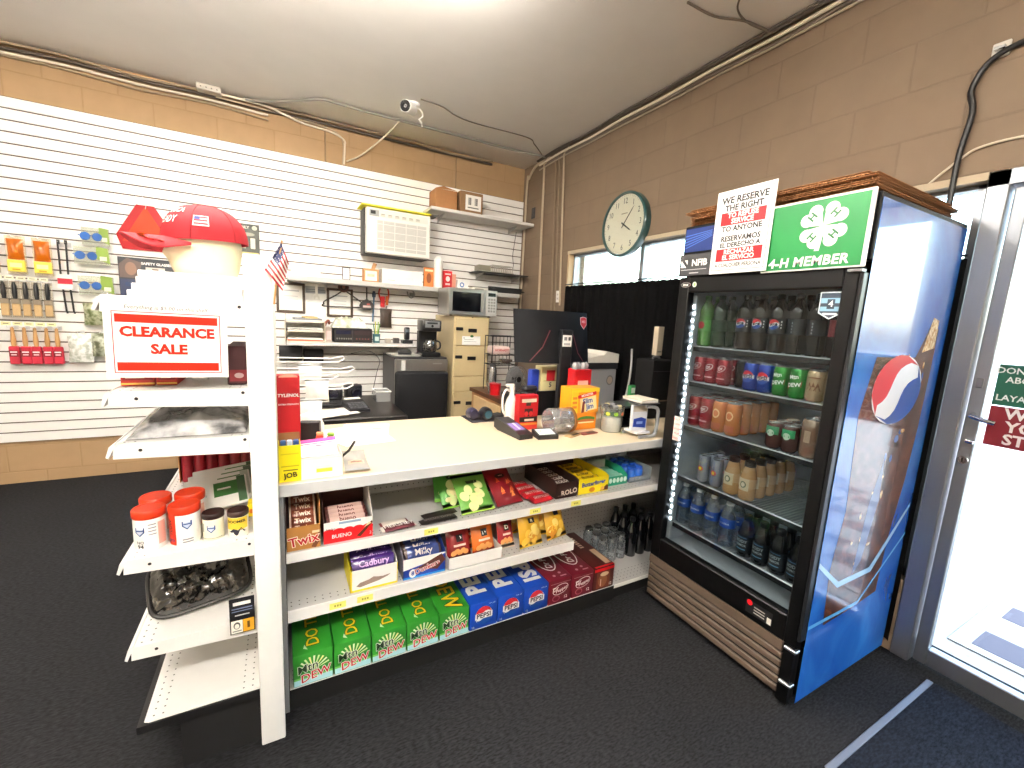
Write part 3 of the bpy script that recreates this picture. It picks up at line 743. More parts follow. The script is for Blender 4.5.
def d_red(b, f, w, h):
    rn = random.Random(int(h*1e4)+3)
    for q in range(8):
        a, c = rn.uniform(-.33, .3)*w, h*rn.uniform(.1, .55); b.poly([(a, c), (a+.17*w, c+.02*h), (a+.09*w, c+.14*h)], f, M(('C8502A', 'E08A4A', 'D9683A')[q % 3], .4), .0014+.0002*q)
    b.disc(f, 0, .70*h, w*.2, h*.07, M('1A1012', .4), .003); b.rect(f, -.1*w, .1*w, .69*h, .71*h, M('D9B9A8', .5), .0036, n=3)
SN = 'red snack bags on the upper shelf'
chip_bag(.80, CYF+.21, U+.008, .13, .18, .034, MAR, 'maroon snack bag at the back left, behind the green bags', SN, (-.8, 0, .1), d_red, None, 4)
chip_bag(.885, CYF+.05, U+.01, .14, .20, .036, MAR, 'maroon snack bag with orange chips at the front of the upper shelf', SN, (-.95, 0, .1), d_red, None, 5)
chip_bag(.935, CYF+.22, U+.01, .12, .17, .034, M('A52020', .3, coat=.5, noise=.2), 'brighter red snack bag at the back of the red bags', SN, (-.85, 0, .1), d_red, None, 6)
for k in range(4):
    bar(1.03-.018*k+.01, CYF+.045+.045*k, U+.004+.006*k, .12, .052, .02, M('B01420', .3, coat=.5), 'red wrapped snack sleeve on the upper shelf, '+('frontmost', 'second from the front', 'third from the front', 'rearmost')[k]+' of the row', 'red snack sleeves', (.25, 0, .12), 'SKITTLES', M('E9C9C4', .4), M('7C0E18', .4))
def art(b, f, w, h): b.text(f, 'ROLO', w*.62, h*.35, .034, M('D9C8B8', .4), .001, bold=.03, rot=.1); b.rect(f, w*.08, w*.3, .01, .016, M('6B5248', .5), .001)
open_carton(1.117, 1.238, CYF+.035, CYF+.33, U, .075, .085, M('2C1714', .45), 'dark brown candy carton on the upper shelf beside the yellow carton', M('35201A', .5), art, .1)
for k in range(5): bar(1.178, CYF+.085+.045*k, U+.045, .095, .035, .016, M('4A3128', .3, coat=.4), 'brown and silver wrapped roll in the dark brown carton, '+('frontmost', 'second from the front', 'middle', 'fourth from the front', 'rearmost')[k], 'rolls in the dark brown carton', (.3, 0, .1), 'ROLO', M('D5CFC8', .4), M('BFBBB6', .3, .5))
def art(b, f, w, h):
    b.text(f, 'Butterfinger', w*.5, h*.62, .030, M('1F3C9A', .4), .001, bold=.035, rot=.05); b.poly([(w*.72, .004), (w*.95, h*.42), (w, h*.35), (w, .004)], f, M('5A2C14', .5), .0009); b.disc(f, w*.45, h*.22, .018, .012, M('D98A1E', .5), .0009); b.disc(f, w*.80, h*.2, .012, .01, M('E7B25A', .5), .0012)
open_carton(1.245, 1.432, CYF+.035, CYF+.33, U, .078, .085, M('F6DE1C', .4), 'yellow candy carton with blue lettering on the upper shelf', M('54392A', .5), art, .1)
for k in range(5): bar(1.338, CYF+.085+.045*k, U+.045, .15, .04, .018, M('E8C41A', .3, coat=.4), 'yellow wrapped bar in the yellow carton, '+('frontmost', 'second from the front', 'middle', 'fourth from the front', 'rearmost')[k], 'bars in the yellow carton', (.3, 0, .05), 'Butter', M('3A2A1A', .4), M('6B5A22', .4))
def art(b, f, w, h):
    b.rect(f, .004, w-.004, .004, h*.95, M('1F9A78', .4)); 
    for q in range(5): b.disc(f, w*(.12+.19*q), h*.55, .011, .014, M('D8F0E6', .4), .001, n=10)
open_carton(1.462, 1.592, CYF+.07, CYF+.25, U, .048, .075, M('1F9A78', .4), 'teal green mint carton on the upper shelf, right of the yellow carton', M('D5D9D4', .5), art, .3)
for k in range(4): bar(1.527, CYF+.10+.035*k, U+.03, .11, .03, .016, M('8ACDB4', .3, coat=.4), 'mint pack in the teal green carton, '+('frontmost', 'second from the front', 'third from the front', 'rearmost')[k], 'mint packs in the teal carton', (.3, 0, 0), None, None, M('F0F0EE', .4), 'mint_pack')
b = B(); b.box(0, .155, 0, .20, 0, .006, clear('EAF2F8', .1, .1, .25)); b.box(0, .155, 0, .003, 0, .03, clear('EAF2F8', .1, .1, .25)); b.box(0, .155, .197, .2, 0, .1, clear('EAF2F8', .1, .1, .25)); b.box(.152, .155, 0, .2, 0, .07, clear('EAF2F8', .1, .1, .25))
tag(b.build('counter_tray', None, (1.605, CYF+.065, U)), 'clear plastic tray of blue gum bottles on the upper shelf', 'tray')
g0 = thing('gum_bottle', '', 'gum bottle', (1.645, CYF+.10, U+.0065), 0, 'blue gum bottles')
B().lathe([(.021, 0), (.023, .004), (.023, .045), (.018, .052)], M('2E6FD6', .3, coat=.5), seg=14).build('bottle_body', g0); B().lathe([(.020, .0525), (.020, .066), (.016, .07)], M('1E4FB4', .3), seg=14).build('lid', g0)
for i_ in range(2):
    for j_ in range(4):
        lab = 'blue gum bottle in the clear tray, '+('left', 'right')[i_]+' column, '+('frontmost', 'second from the front', 'third from the front', 'rearmost')[j_]
        if i_ == j_ == 0: g0['label'] = lab
        else: dup(g0, (1.645+.052*i_, CYF+.10+.046*j_, U+.0065+.0), 0, lab)
# middle shelf
V = .4112
def art(b, f, w, h):
    b.rect(f, 0, w, 0, .008, YELLOW, .0005); b.rect(f, 0, .006, 0, h, YELLOW, .0005); b.rect(f, w-.003, w, 0, h, YELLOW, .0005)
    b.poly([(w*.12, .022), (w*.2, .034), (w*.38, .040), (w*.48, .048), (w*.58, .044), (w*.68, .042), (w*.85, .046), (w*.78, .038), (w*.6, .028), (w*.4, .022), (w*.2, .016)], f, M('9A8478', .6), .0009)
open_carton(.205, .378, CYF+.012, CYF+.19, V, .085, .115, WHITE, 'white and yellow candy carton with a brown blob print on the middle shelf', M('F0D92A', .5), art, .5)
for k in range(3): bar(.292, CYF+.035+.035*k, V+.082+.004*k, .155, .05, .02, M('3A1A66', .3, coat=.5), 'purple wrapped bar in the white and yellow carton, '+('frontmost', 'middle', 'rearmost')[k], 'bars in the white and yellow carton', (1.0, 0, .0), 'Cadbury', M('C9A9D9', .4))
def art(b, f, w, h):
    b.poly([(0, h*.45), (w*.5, h*.62), (w, h*.95), (w, h), (0, h)], f, WHITE, .0006); b.poly([(w*.3, h*.45), (w*.9, h*.95), (w, h*.6), (w*.8, h*.2)], f, M('5A2A1E', .5), .0008)
    b.text(f, 'Dunkers', w*.56, h*.42, .030, WHITE, .0012, bold=.06, rot=.25); b.text(f, 'Dunkers', w*.56, h*.42, .030, M('B5152A', .4), .0016, bold=.01, rot=.25); b.disc(f, w*.22, h*.25, .015, .018, WHITE, .001); b.text(f, '8', w*.22, h*.25, .024, M('1B3F9E', .4), .0014, bold=.03); b.rect(f, 0, w, 0, .008, M('2A8BD6', .4), .0008)
open_carton(.40, .572, CYF+.012, CYF+.21, V, .085, .13, M('1B3F9E', .4), 'blue and white snack-cake carton on the middle shelf', M('6F6C78', .5), art, .45)
for k in range(4): bar(.486, CYF+.04+.034*k, V+.08+.004*k, .150, .045, .020, M('2B3C78', .3, coat=.5), 'blue wrapped snack bar in the blue carton, '+('frontmost', 'second from the front', 'third from the front', 'rearmost')[k], 'bars in the blue carton', (1.0, 0, 0), 'Milky', M('D9CFC8', .4), M('3A2320', .4))
b = B(); b.box(0, .245, 0, .003, .0, .05, WHITE); b.box(0, .245, 0, .18, 0, .002, WHITE); b.box(0, .002, 0, .18, 0, .05, WHITE); b.box(.243, .245, 0, .18, 0, .05, WHITE); b.box(0, .245, .178, .18, 0, .05, WHITE)
tag(b.build('snack_tray', None, (.585, CYF+.006, V)), 'low white cardboard tray holding red and orange snack bags on the middle shelf', 'tray')
def d_org(b, f, w, h):
    for q in range(5): b.disc(f, (-.25+.13*q)*w, h*(.2+.05*(q % 2)), w*.12, h*.08, M('F2B26A', .4), .0014+.0002*q, n=12)
    b.rect(f, -.14*w, .14*w, .52*h, .72*h, M('16120F', .4), .003); b.text(f, 'D', 0, .62*h, h*.16, WHITE, .0036, bold=.03); b.rect(f, -.26*w, .26*w, .39*h, .45*h, M('E9D4C4', .5), .003, n=5)
SN = 'red and orange snack bags on the middle shelf'
chip_bag(.65, CYF+.05, V+.010, .112, .145, .04, M('8E1A1E', .3, coat=.5, noise=.2), 'dark red snack bag at the left end of the white tray', SN, (-.35, 0, .05), d_org, None, 7)
chip_bag(.765, CYF+.05, V+.010, .112, .15, .04, M('D9701E', .3, coat=.5, noise=.2), 'orange snack bag with black badge in the white tray', SN, (-.35, 0, .08), d_org, M('C93A1E', .4), 8)
chip_bag(.72, CYF+.115, V+.010, .13, .155, .036, M('B02A20', .3, coat=.5, noise=.2), 'red snack bag behind the orange one in the white tray', SN, (-.35, 0, .02), d_org, None, 9)
chip_bag(.882, CYF+.06, V+.006, .085, .15, .036, M('A5202A', .3, coat=.5, noise=.2), 'small red and cream snack bag right of the white tray', SN, (-.35, 0, .05), d_org, M('E9D9C4', .4), 10)
YB_ = M('E3AE2C', .28, coat=.6, noise=.2)
def d_yel(b, f, w, h):
    rn = random.Random(int(w*1e4)+int(h*1e3))
    for q in range(8): b.disc(f, rn.uniform(-.3, .3)*w, h*rn.uniform(.12, .5), w*.17, h*.10, M(('EFC24A', 'F3D778', 'D9922A')[q % 3], .4), .0014+.0002*q, rot=rn.random()*3, n=14)
    b.rect(f, -.13*w, .13*w, .62*h, .75*h, M('17130E', .4), .004); b.text(f, 'R', 0, .685*h, h*.10, M('E9D9A4', .4), .0046, bold=.02)
SN = 'yellow chip bags on the middle shelf'
chip_bag(.95, CYF+.16, V+.006, .10, .165, .04, YB_, 'yellow chip bag standing at the back left of the yellow bags', SN, (-.2, 0, .1), d_yel, None, 11)
chip_bag(.995, CYF+.03, V+.006, .13, .172, .042, YB_, 'yellow chip bag with black badge, front left of the yellow bags', SN, (-.3, 0, .1), d_yel, M('F0C640', .4), 12)
chip_bag(1.07, CYF+.10, V+.008, .11, .168, .045, M('E9BC44', .28, coat=.6, noise=.2), 'pale yellow chip bag between the two black-badged yellow bags', SN, (-.35, 0, -.15), d_yel, None, 13)
chip_bag(1.148, CYF+.045, V+.008, .125, .172, .042, YB_, 'yellow chip bag slumped at the right end of the middle shelf', SN, (-.4, 0, .15), d_yel, None, 14)
# bottles on the base deck at the right end
CLB = clear('E8EEF2', .35, .05, .12)
cb = thing('glass_bottle', '', 'bottle', (0, 0, 0), 0, 'clear bottles on the bottom deck')
B().lathe([(.001, 0), (.030, .001), (.032, .01), (.032, .10), (.026, .125), (.022, .132)], CLB, seg=16).build('bottle_body', cb)
B().lathe([(.0225, .1325), (.0235, .135), (.0235, .146), (.020, .149), (.0, .149)], M('8A8C8C', .25, .8), seg=16).build('lid', cb)
k = 0
for i_ in range(3):
    for j_ in range(3):
        lab = 'clear bottle with silver lid on the bottom deck, %s column, %s' % (('left', 'middle', 'right')[i_], ('frontmost', 'middle', 'rearmost')[j_])
        loc = (1.615+.0665*i_, 1.745+.066*j_-.025*0, .0812)
        if k == 0: cb.location = loc; cb['label'] = lab
        else: dup(cb, loc, 0, lab)
        k += 1
db = thing('dark_bottle', '', 'bottle', (0, 0, 0), 0, 'black bottles on the bottom deck')
B().lathe([(.001, 0), (.032, .001), (.034, .01), (.034, .13), (.028, .165), (.014, .20), (.013, .215)], M('101216', .15, coat=.6), seg=16).build('bottle_body', db)
B().lathe([(.0155, .2155), (.0155, .238), (.012, .241), (.0, .241)], M('17181C', .3), seg=14).build('cap', db)
k = 0
for i_ in range(3):
    for j_ in range(3):
        lab = 'black bottle on the bottom deck, %s column, %s' % (('left', 'middle', 'right')[i_], ('frontmost', 'middle', 'rearmost')[j_])
        loc = (1.822+.072*i_, 1.735+.072*j_, .0812)
        if k == 0: db.location = loc; db['label'] = lab
        else: dup(db, loc, 0, lab)
        k += 1

# ------------------------------------------------------------------ drinks in the cooler
SILV = M('C9CBCD', .22, .9)
FACE = PI   # labels look out of the door (-X)
def can(proto_label, loc, m, r, h, grp, deco=None, rim=None):
    t = thing('soda_can', proto_label, 'soda can', loc, 0, grp)
    b = B(); b.lathe([(r*.78, 0), (r*.95, .008), (r, .014), (r, h-.014), (r*.86, h-.004)], m, seg=18)
    if deco: deco(b, round_frame(0, 0, r, 0, FACE), r, h)
    b.build('can_body', t)
    B().lathe([(r*.87, h-.004), (r*.87, h), (r*.80, h), (r*.78, h-.003), (0, h-.003)], rim or SILV, seg=18, caps=False).build('can_lid', t)
    return t
def bottle(label, loc, prof, m, cap, cap_prof, grp, name='drink_bottle', cat='bottle', band=None, deco=None):
    t = thing(name, label, cat, loc, 0, grp)
    b = B(); b.lathe(prof, m, seg=18); b.build('bottle_body', t)
    B().lathe(cap_prof, cap, seg=16).build('cap', t)
    if band or deco:
        r, z0, z1, bm_ = band
        b = B(); b.lathe([(r, z0), (r, z1)], bm_, seg=18, caps=False)
        if deco: deco(b, round_frame(0, 0, r, 0, FACE), r, z1)
        b.build('label_band', t)
    return t
def rows(proto, ys, x0, pitch, depth, z, what, shelf, where=None):
    n = 0
    for ci, y in enumerate(ys):
        for d in range(depth):
            side = '' if len(ys) == 1 else ', '+(('left', 'right') if len(ys) == 2 else ('left', 'middle', 'right') if len(ys) == 3 else ('leftmost', 'second', 'third', 'fourth', 'fifth'))[ci]+' column'
            dep = '' if depth == 1 else ', '+(('front', 'back') if depth == 2 else ('front', 'middle', 'back') if depth == 3 else ('frontmost', 'second from the front', 'third from the front', 'fourth from the front', 'rearmost'))[d]
            lab = what+' on the '+shelf+side+dep
            loc = (x0+pitch*d, y, z)
            if n == 0: proto.location = loc; proto['label'] = lab
            else: dup(proto, loc, 0, lab)
            n += 1
BPROF = [(.001, 0), (.026, .0), (.033, .006), (.034, .02), (.034, .12), (.031, .145), (.033, .165), (.026, .19), (.0135, .212), (.013, .222)]
CPROF = [(.0145, .2225), (.015, .224), (.015, .238), (.012, .240), (0, .240)]
X0 = 1.822; zz = 1.3645
gb = bottle('', (0, 0, 0), BPROF, clear('5FBF3A', .3, .05, .45), M('2F8A2A', .4), CPROF, 'drinks on the top cooler shelf', band=(.0345, .075, .125, M('3F9A2E', .4)), deco=lambda b, f, r, h: b.disc(f, 0, .1, .016, .018, M('D23A3A', .4), .001))
rows(gb, [1.398], X0, .072, 2, zz, 'bright green soda bottle', 'top cooler shelf')
gb = bottle('', (0, 0, 0), BPROF, M('16301A', .15, coat=.6), M('20402A', .4), CPROF, 'drinks on the top cooler shelf', band=(.0345, .075, .125, M('1D3B22', .4)))
rows(gb, [1.325], X0, .072, 2, zz, 'dark green soda bottle', 'top cooler shelf')
cola = M('140B0A', .12, coat=.6)
def dcola(b, f, r, h):
    globe(b, f, 0, .115, .022, .021, .001); b.text(f, 'PEPSI', 0, .115, .012, M('10131C', .4), .0022, bold=.03)
    for q in range(3): b.rect(f, .027, .031, .10+q*.012, .106+q*.012, WHITE, .001)
gb = bottle('', (0, 0, 0), BPROF, cola, M('1B1C20', .4), CPROF, 'drinks on the top cooler shelf', band=(.0345, .078, .14, M('17181D', .4)), deco=dcola)
rows(gb, [1.20, 1.127, 1.053], X0, .072, 2, zz, 'cola bottle with round badge', 'top cooler shelf')
gb = bottle('', (0, 0, 0), BPROF, cola, M('1B1C20', .4), CPROF, 'drinks on the top cooler shelf', band=(.0345, .078, .14, M('1E2026', .4)), deco=lambda b, f, r, h: [b.rect(f, -.002, .002, .085+q*.012, .090+q*.012, M('B9BDC2', .4), .001) for q in range(4)])
rows(gb, [.978, .904], X0, .072, 2, zz, 'plain dark cola bottle', 'top cooler shelf')
gb = bottle('', (0, 0, 0), BPROF, cola, M('8E1A28', .4), CPROF, 'drinks on the top cooler shelf', band=(.0345, .078, .14, M('7E1A2A', .4)))
rows(gb, [.826], X0, .072, 2, zz, 'maroon-banded bottle at the near end', 'top cooler shelf')
zz = 1.1915
def d_dp(b, f, r, h): b.disc(f, 0, h*.62, .024, .014, WHITE, .0006, rot=.5); b.disc(f, 0, h*.62, .022, .012, M('8E1728', .35), .001, rot=.5); b.text(f, 'Dr', 0, h*.62, .02, WHITE, .0014, bold=.03, rot=.4); b.rect(f, -.02, .022, h*.22, h*.27, M('D9A4A8', .4), .0006, n=3)
RC = M('9E1628', .25, .35)
c = can('', (0, 0, 0), RC, .0322, .122, 'cans on the second cooler shelf', d_dp); rows(c, [1.398, 1.333, 1.268], X0, .068, 2, zz, 'dark red soda can', 'second cooler shelf')
c = can('', (0, 0, 0), M('1C1216', .25, .3), .0322, .122, 'cans on the second cooler shelf'); rows(c, [1.203], X0+.04, .068, 2, zz, 'near-black soda can set back beside the blue cans', 'second cooler shelf')
def d_pp(b, f, r, h): globe(b, f, 0, h*.5, .026, .026, .0008); b.rect(f, -.029, .029, h*.5-.008, h*.5+.008, WHITE, .0016, n=4); b.text(f, 'PEPSI', 0, h*.5, .019, M('10131C', .4), .002, bold=.04)
c = can('', (0, 0, 0), M('173E9E', .25, .35), .0322, .122, 'cans on the second cooler shelf', d_pp); rows(c, [1.137, 1.072], X0, .068, 2, zz, 'blue soda can with round badge', 'second cooler shelf')
def d_dw(b, f, r, h): b.poly([(-.028, h*.30), (.026, h*.38), (.028, h*.58), (-.026, h*.5)], f, M('C8152B', .4), .0008); b.text(f, 'DEW', 0, h*.44, .022, WHITE, .0014, bold=.03, rot=.15); b.text(f, 'Mtn', -.003, h*.70, .022, WHITE, .0014, bold=.03, rot=.15); b.poly([(-.02, h*.85), (.02, h*.80), (.0, h*.6)], f, M('BFE3A0', .4), .0007)
c = can('', (0, 0, 0), M('2C8A34', .25, .35), .0322, .122, 'cans on the second cooler shelf', d_dw); rows(c, [1.006, .941], X0, .068, 2, zz, 'green soda can with red slanted lettering panel', 'second cooler shelf')
def d_tn(b, f, r, h):
    for q in range(3): b.poly([(-.02+.014*q, h*.35), (-.008+.014*q, h*.62), (.004+.014*q, h*.35)], f, M('6E4A2E', .4), .0006+.0002*q)
    b.rect(f, -.025, .025, h*.74, h*.78, M('7A5636', .4), .0008, n=4)
c = can('', (0, 0, 0), M('C2A988', .25, .35), .0322, .122, 'cans on the second cooler shelf', d_tn); rows(c, [.876, .811], X0, .068, 2, zz, 'tan soda can with brown peaks', 'second cooler shelf')
zz = .9695
c = can('', (0, 0, 0), RC, .033, .150, 'cans on the middle cooler shelf', d_dp); rows(c, [1.398, 1.331], X0, .069, 3, zz, 'tall dark red can', 'middle cooler shelf')
def d_or(b, f, r, h): b.rect(f, -.026, .026, h*.1, h*.3, M('A8481E', .4), .0006, n=5); b.disc(f, 0, h*.6, .018, .022, M('E7B98A', .4), .0008); b.disc(f, 0, h*.6, .012, .015, M('C9682E', .4), .0012)
c = can('', (0, 0, 0), M('D27A3A', .25, .35), .034, .150, 'cans on the middle cooler shelf', d_or); rows(c, [1.262, 1.193], X0, .0705, 5, zz, 'tall orange can', 'middle cooler shelf')
def d_gt(b, f, r, h): b.rect(f, -.03, .03, h*.55, h*.86, M('2A9A62', .35), .0006, n=6); b.disc(f, 0, h*.6, .014, .014, M('D9E6D0', .4), .001)
c = can('', (0, 0, 0), M('5C3530', .25, .35), .031, .108, 'cans on the middle cooler shelf', d_gt); rows(c, [1.003, .938], X0, .066, 3, zz, 'short brown can with green band', 'middle cooler shelf')
def d_bw(b, f, r, h): b.rect(f, -.028, .028, h*.15, h*.8, M('7A5C48', .4), .0006, n=6); b.rect(f, -.01, .012, h*.4, h*.7, M('B9A088', .4), .001, n=3)
c = can('', (0, 0, 0), M('A98E78', .25, .4), .036, .155, 'cans on the middle cooler shelf', d_bw); rows(c, [.862], X0, .075, 2, zz, 'tall brown can at the near end', 'middle cooler shelf')
zz = .7045
def d_rb(b, f, r, h): b.poly([(-.028, h*.1), (0, h*.1), (0, h*.55), (-.028, h*.55)], f, M('1E2C7E', .3, .3), .0006); b.poly([(0, h*.55), (.028, h*.55), (.028, h*.9), (0, h*.9)], f, M('1E2C7E', .3, .3), .0006); b.disc(f, 0, h*.5, .014, .012, M('C8242E', .4), .001); b.disc(f, 0, h*.5, .007, .008, YELLOW, .0014)
c = can('', (0, 0, 0), M('A9AEBC', .25, .5), .0265, .135, 'cans on the fourth cooler shelf', d_rb); rows(c, [1.312, 1.240], X0, .056, 3, zz, 'slim blue and silver energy can', 'fourth cooler shelf')
def d_fr(b, f, r, h): b.rect(f, -.022, .024, .045, .10, M('D9C8A8', .4), .0008, n=5); b.disc(f, 0, .072, .013, .015, M('5E6E5A', .4), .0012); b.disc(f, 0, .072, .008, .010, M('E7DCC6', .4), .0016)
c = bottle('', (0, 0, 0), [(.001, 0), (.030, 0), (.035, .008), (.036, .03), (.034, .10), (.026, .135), (.022, .15)], M('C49A6C', .15, coat=.6), M('3B2F2A', .3, .4), [(.0225, .1505), (.0235, .152), (.0235, .172), (.020, .175), (0, .175)], 'bottles on the fourth cooler shelf', band=(.0352, .04, .10, M('C9A57C', .3)), deco=d_fr)
rows(c, [1.160, 1.084], X0, .075, 5, zz, 'coffee-coloured bottle', 'fourth cooler shelf')
zz = .4495
c = bottle('', (0, 0, 0), [(.001, 0), (.029, 0), (.034, .006), (.033, .03), (.034, .05), (.033, .07), (.034, .09), (.034, .125), (.030, .15), (.020, .175), (.0135, .188), (.013, .195)], clear('DCEAF4', .45, .04, .1), M('F4F6F6', .4), [(.0145, .1955), (.015, .197), (.015, .208), (.012, .21), (0, .21)], 'bottles on the bottom cooler shelf', band=(.0347, .092, .135, M('2450A8', .35)), deco=lambda b, f, r, h: b.text(f, 'AQUAFINA', 0, .112, .011, WHITE, .001, bold=.02))
rows(c, [1.398, 1.316, 1.234, 1.152], X0, .074, 2, zz, 'blue-banded water bottle', 'bottom cooler shelf')
def d_bk(b, f, r, h):
    b.text(f, 'BODY', .0, .072, .018, M('A9B0B4', .4), .001, bold=.03); b.text(f, 'ARMOR', .0, .054, .013, M('A9B0B4', .4), .001, bold=.03); b.rect(f, -.022, .022, .034, .038, M('6FA0C4', .4), .001, n=4)
    b.rect(f, -.022, .022, .088, .091, M('5E8FB8', .4), .001, n=4)
c = bottle('', (0, 0, 0), [(.001, 0), (.030, 0), (.034, .006), (.034, .095), (.028, .13), (.018, .158), (.016, .165)], M('101114', .1, coat=.8), M('17181C', .3), [(.0175, .1655), (.018, .167), (.018, .185), (.014, .19), (0, .19)], 'bottles on the bottom cooler shelf', band=(.0345, .02, .098, M('1D2127', .35)), deco=d_bk)
rows(c, [1.058, .985, .912, .839], X0, .074, 2, zz, 'black sports drink bottle', 'bottom cooler shelf')

# ------------------------------------------------------------------ signs and cardboard on top of the cooler
GSG = M('0A7A38', .4)
b = B(); b.box(1.681, 1.690, .724, 1.072, 1.676, 1.924, WHITE, .002); F = leftward(1.681, 1.072, 1.676); w, h = .348, .248
b.rect(F, .004, w-.012, .006, h-.008, GSG, .0008)
def heart(b, f, a, c, th, s, m, off):
    d = (math.cos(th), math.sin(th)); p = (-d[1], d[0])
    P = lambda u, v: (a+s*(u*d[0]+v*p[0]), c+s*(u*d[1]+v*p[1]))
    for g, o in ((-1, 0), (1, .0001)): x, y = P(.68, g*.23); b.disc(f, x, y, .275*s, .275*s, m, off+o)
    b.poly([P(.0, 0), P(.45, -.36), P(.70, -.50), P(.84, 0), P(.70, .50), P(.45, .36)], f, m, off+.0002)
CX_, CY_ = .205, .150
for th in (PI*.25, PI*.75, -PI*.75, -PI*.25):
    heart(b, F, CX_, CY_, th+.06, .082, WHITE, .0012)
    hx, hy = CX_+.050*math.cos(th+.06), CY_+.050*math.sin(th+.06)
    b.text(F, 'H', hx, hy, .036, M('1E6A3A', .4), .0018, bold=.035, rot=th+(-PI/2 if math.sin(th) > 0 else PI/2)+.06)
b.poly([(CX_-.008, CY_-.01), (CX_+.006, CY_-.01), (CX_-.002, CY_-.085), (CX_-.018, CY_-.085)], F, WHITE, .0010)
b.text(F, '4-H MEMBER', .166, .030, .046, WHITE, .0014, bold=.032, sx=1.0, shear=.08, spacing=1.06)
tag(b.build('club_sign'), 'green and white clover sign on the cooler header reading 4-H MEMBER', 'sign')
b = B(); b.box(1.6722, 1.6762, 1.045, 1.300, 1.684, 2.024, M('FBFAF8', .5), .002); F = leftward(1.6722, 1.300, 1.684); w, h = .255, .34
for r in ((.012, w-.012, h-.016, h-.014), (.012, w-.012, .014, .016), (.012, .014, .014, h-.014), (w-.014, w-.012, .014, h-.014)): b.rect(F, *r, M('C9343C', .5), .0008)
BK = M('1A1A1C', .5)
b.text(F, 'WE RESERVE', w/2, .298, .036, BK, bold=.035); b.text(F, 'THE RIGHT', w/2, .266, .033, BK, bold=.035)
RSG = M('B40C18', .5)
b.rect(F, .030, w-.030, .198, .250, RSG, .0008); b.text(F, 'TO REFUSE', w/2, .236, .027, WHITE, .0012, bold=.035); b.text(F, 'SERVICE', w/2, .212, .027, WHITE, .0012, bold=.035)
b.text(F, 'TO ANYONE', w/2, .182, .030, BK, bold=.035); b.rect(F, .05, w-.05, .162, .1635, M('C9343C', .5), .0008)
b.text(F, 'RESERVAMOS', w/2, .142, .029, BK, bold=.035); b.text(F, 'EL DERECHO A', w/2, .116, .026, BK, bold=.035)
b.rect(F, .026, w-.026, .051, .102, RSG, .0008); b.text(F, 'RECHAZAR', w/2, .088, .026, WHITE, .0012, bold=.035); b.text(F, 'EL SERVICIO', w/2, .065, .026, WHITE, .0012, bold=.035)
b.text(F, 'A CUALQUIER PERSONA', w/2, .034, .0215, BK, bold=.02, sx=.86)
tag(b.build('notice_sign'), 'white notice in English and Spanish about refusing service, propped on the cooler header', 'sign')
b = B(); b.box(1.6895, 1.6915, 1.302, 1.480, 1.688, 1.786, M('3A3A3C', .5), .001); F = leftward(1.6895, 1.480, 1.688)
b.poly([(.010, .038), (.040, .038), (.010, .072)], F, WHITE, .0008); b.poly([(.028, .072), (.046, .072), (.046, .050)], F, WHITE, .0008); b.text(F, 'NFIB', .110, .056, .040, WHITE, .0009, bold=.03)
b.rect(F, .012, .150, .026, .0285, M('C9C9C9', .5), .0008); b.rect(F, .060, .110, .010, .014, M('C9C9C9', .5), .0008)
tag(b.build('member_sticker'), 'dark grey sticker with white lettering at the far end of the cooler header', 'sticker')
rn = random.Random(5)
for k in range(9):
    z0 = FH+.0008+k*.0095; b = B()
    x0, y0, y1 = FX+.055+rn.uniform(0, .03), FY0+.05+rn.uniform(-.02, .02), FY1+.02+rn.uniform(-.03, .02)-(.0 if k < 5 else .0)
    b.box(0, .66, 0, y1-y0, 0, .0018, CARD); b.box(0, .66, 0, y1-y0, .0068, .0085, CARD)
    for q in range(46): b.box(.004, .02, .008+q*(y1-y0-.02)/46, .012+q*(y1-y0-.02)/46, .0018, .0068, M('8A5E38', .8))
    b.box(.03, .65, .01, y1-y0-.01, .0018, .0068, M('8A5E38', .8))
    tag(b.build('cardboard_sheet', None, (x0, y0, z0), (0, 0, rn.uniform(-.015, .015))), 'flattened cardboard sheet on top of the cooler, '+('lowest', 'second from the bottom', 'third from the bottom', 'fourth from the bottom', 'middle', 'fourth from the top', 'third from the top', 'second from the top', 'topmost')[k]+' in the pile', 'cardboard', 'cardboard on the cooler')

# ------------------------------------------------------------------ right wall: clock, curtain, outlets
cl = thing('wall_clock', 'round wall clock in a dark teal case above the black curtain', 'clock', (XR-.001, 2.735, 2.235))
TEAL = M('1F4A4C', .3, coat=.6)
R90 = Matrix(((0, 0, -1), (0, 1, 0), (1, 0, 0)))   # local z -> -X
B().lathe([(.245, 0), (.25, .01), (.25, .055), (.243, .064), (.232, .064), (.230, .046)], TEAL, seg=48, rot=R90, caps=False).build('case', cl)
b = B(); b.lathe([(.229, .044), (.229, .047), (0, .047)], M('EFE7D6', .5), seg=48, rot=R90, caps=False); F = leftward(-.047, 0, 0); F = plane((-.0475, 0, 0), (0, -1, 0), (0, 0, 1))
for k in range(1, 13): t = PI/2-k*PI/6; b.text(F, str(k), .182*math.cos(t), .178*math.sin(t), .062, M('2A2420', .5), .0006, bold=.0, sx=.85)
for k in range(60): t = k*PI/30; b.rect(plane((-.0475, -.218*math.cos(t), .218*math.sin(t)), (0, -math.cos(t), math.sin(t)), (0, math.sin(t), math.cos(t))), -.005, .005, -.001, .001, M('2A2420', .5), .0006)
b.rect(F, -.035, .035, .080, .088, M('A89A86', .5), .0006)
b.build('dial', cl)
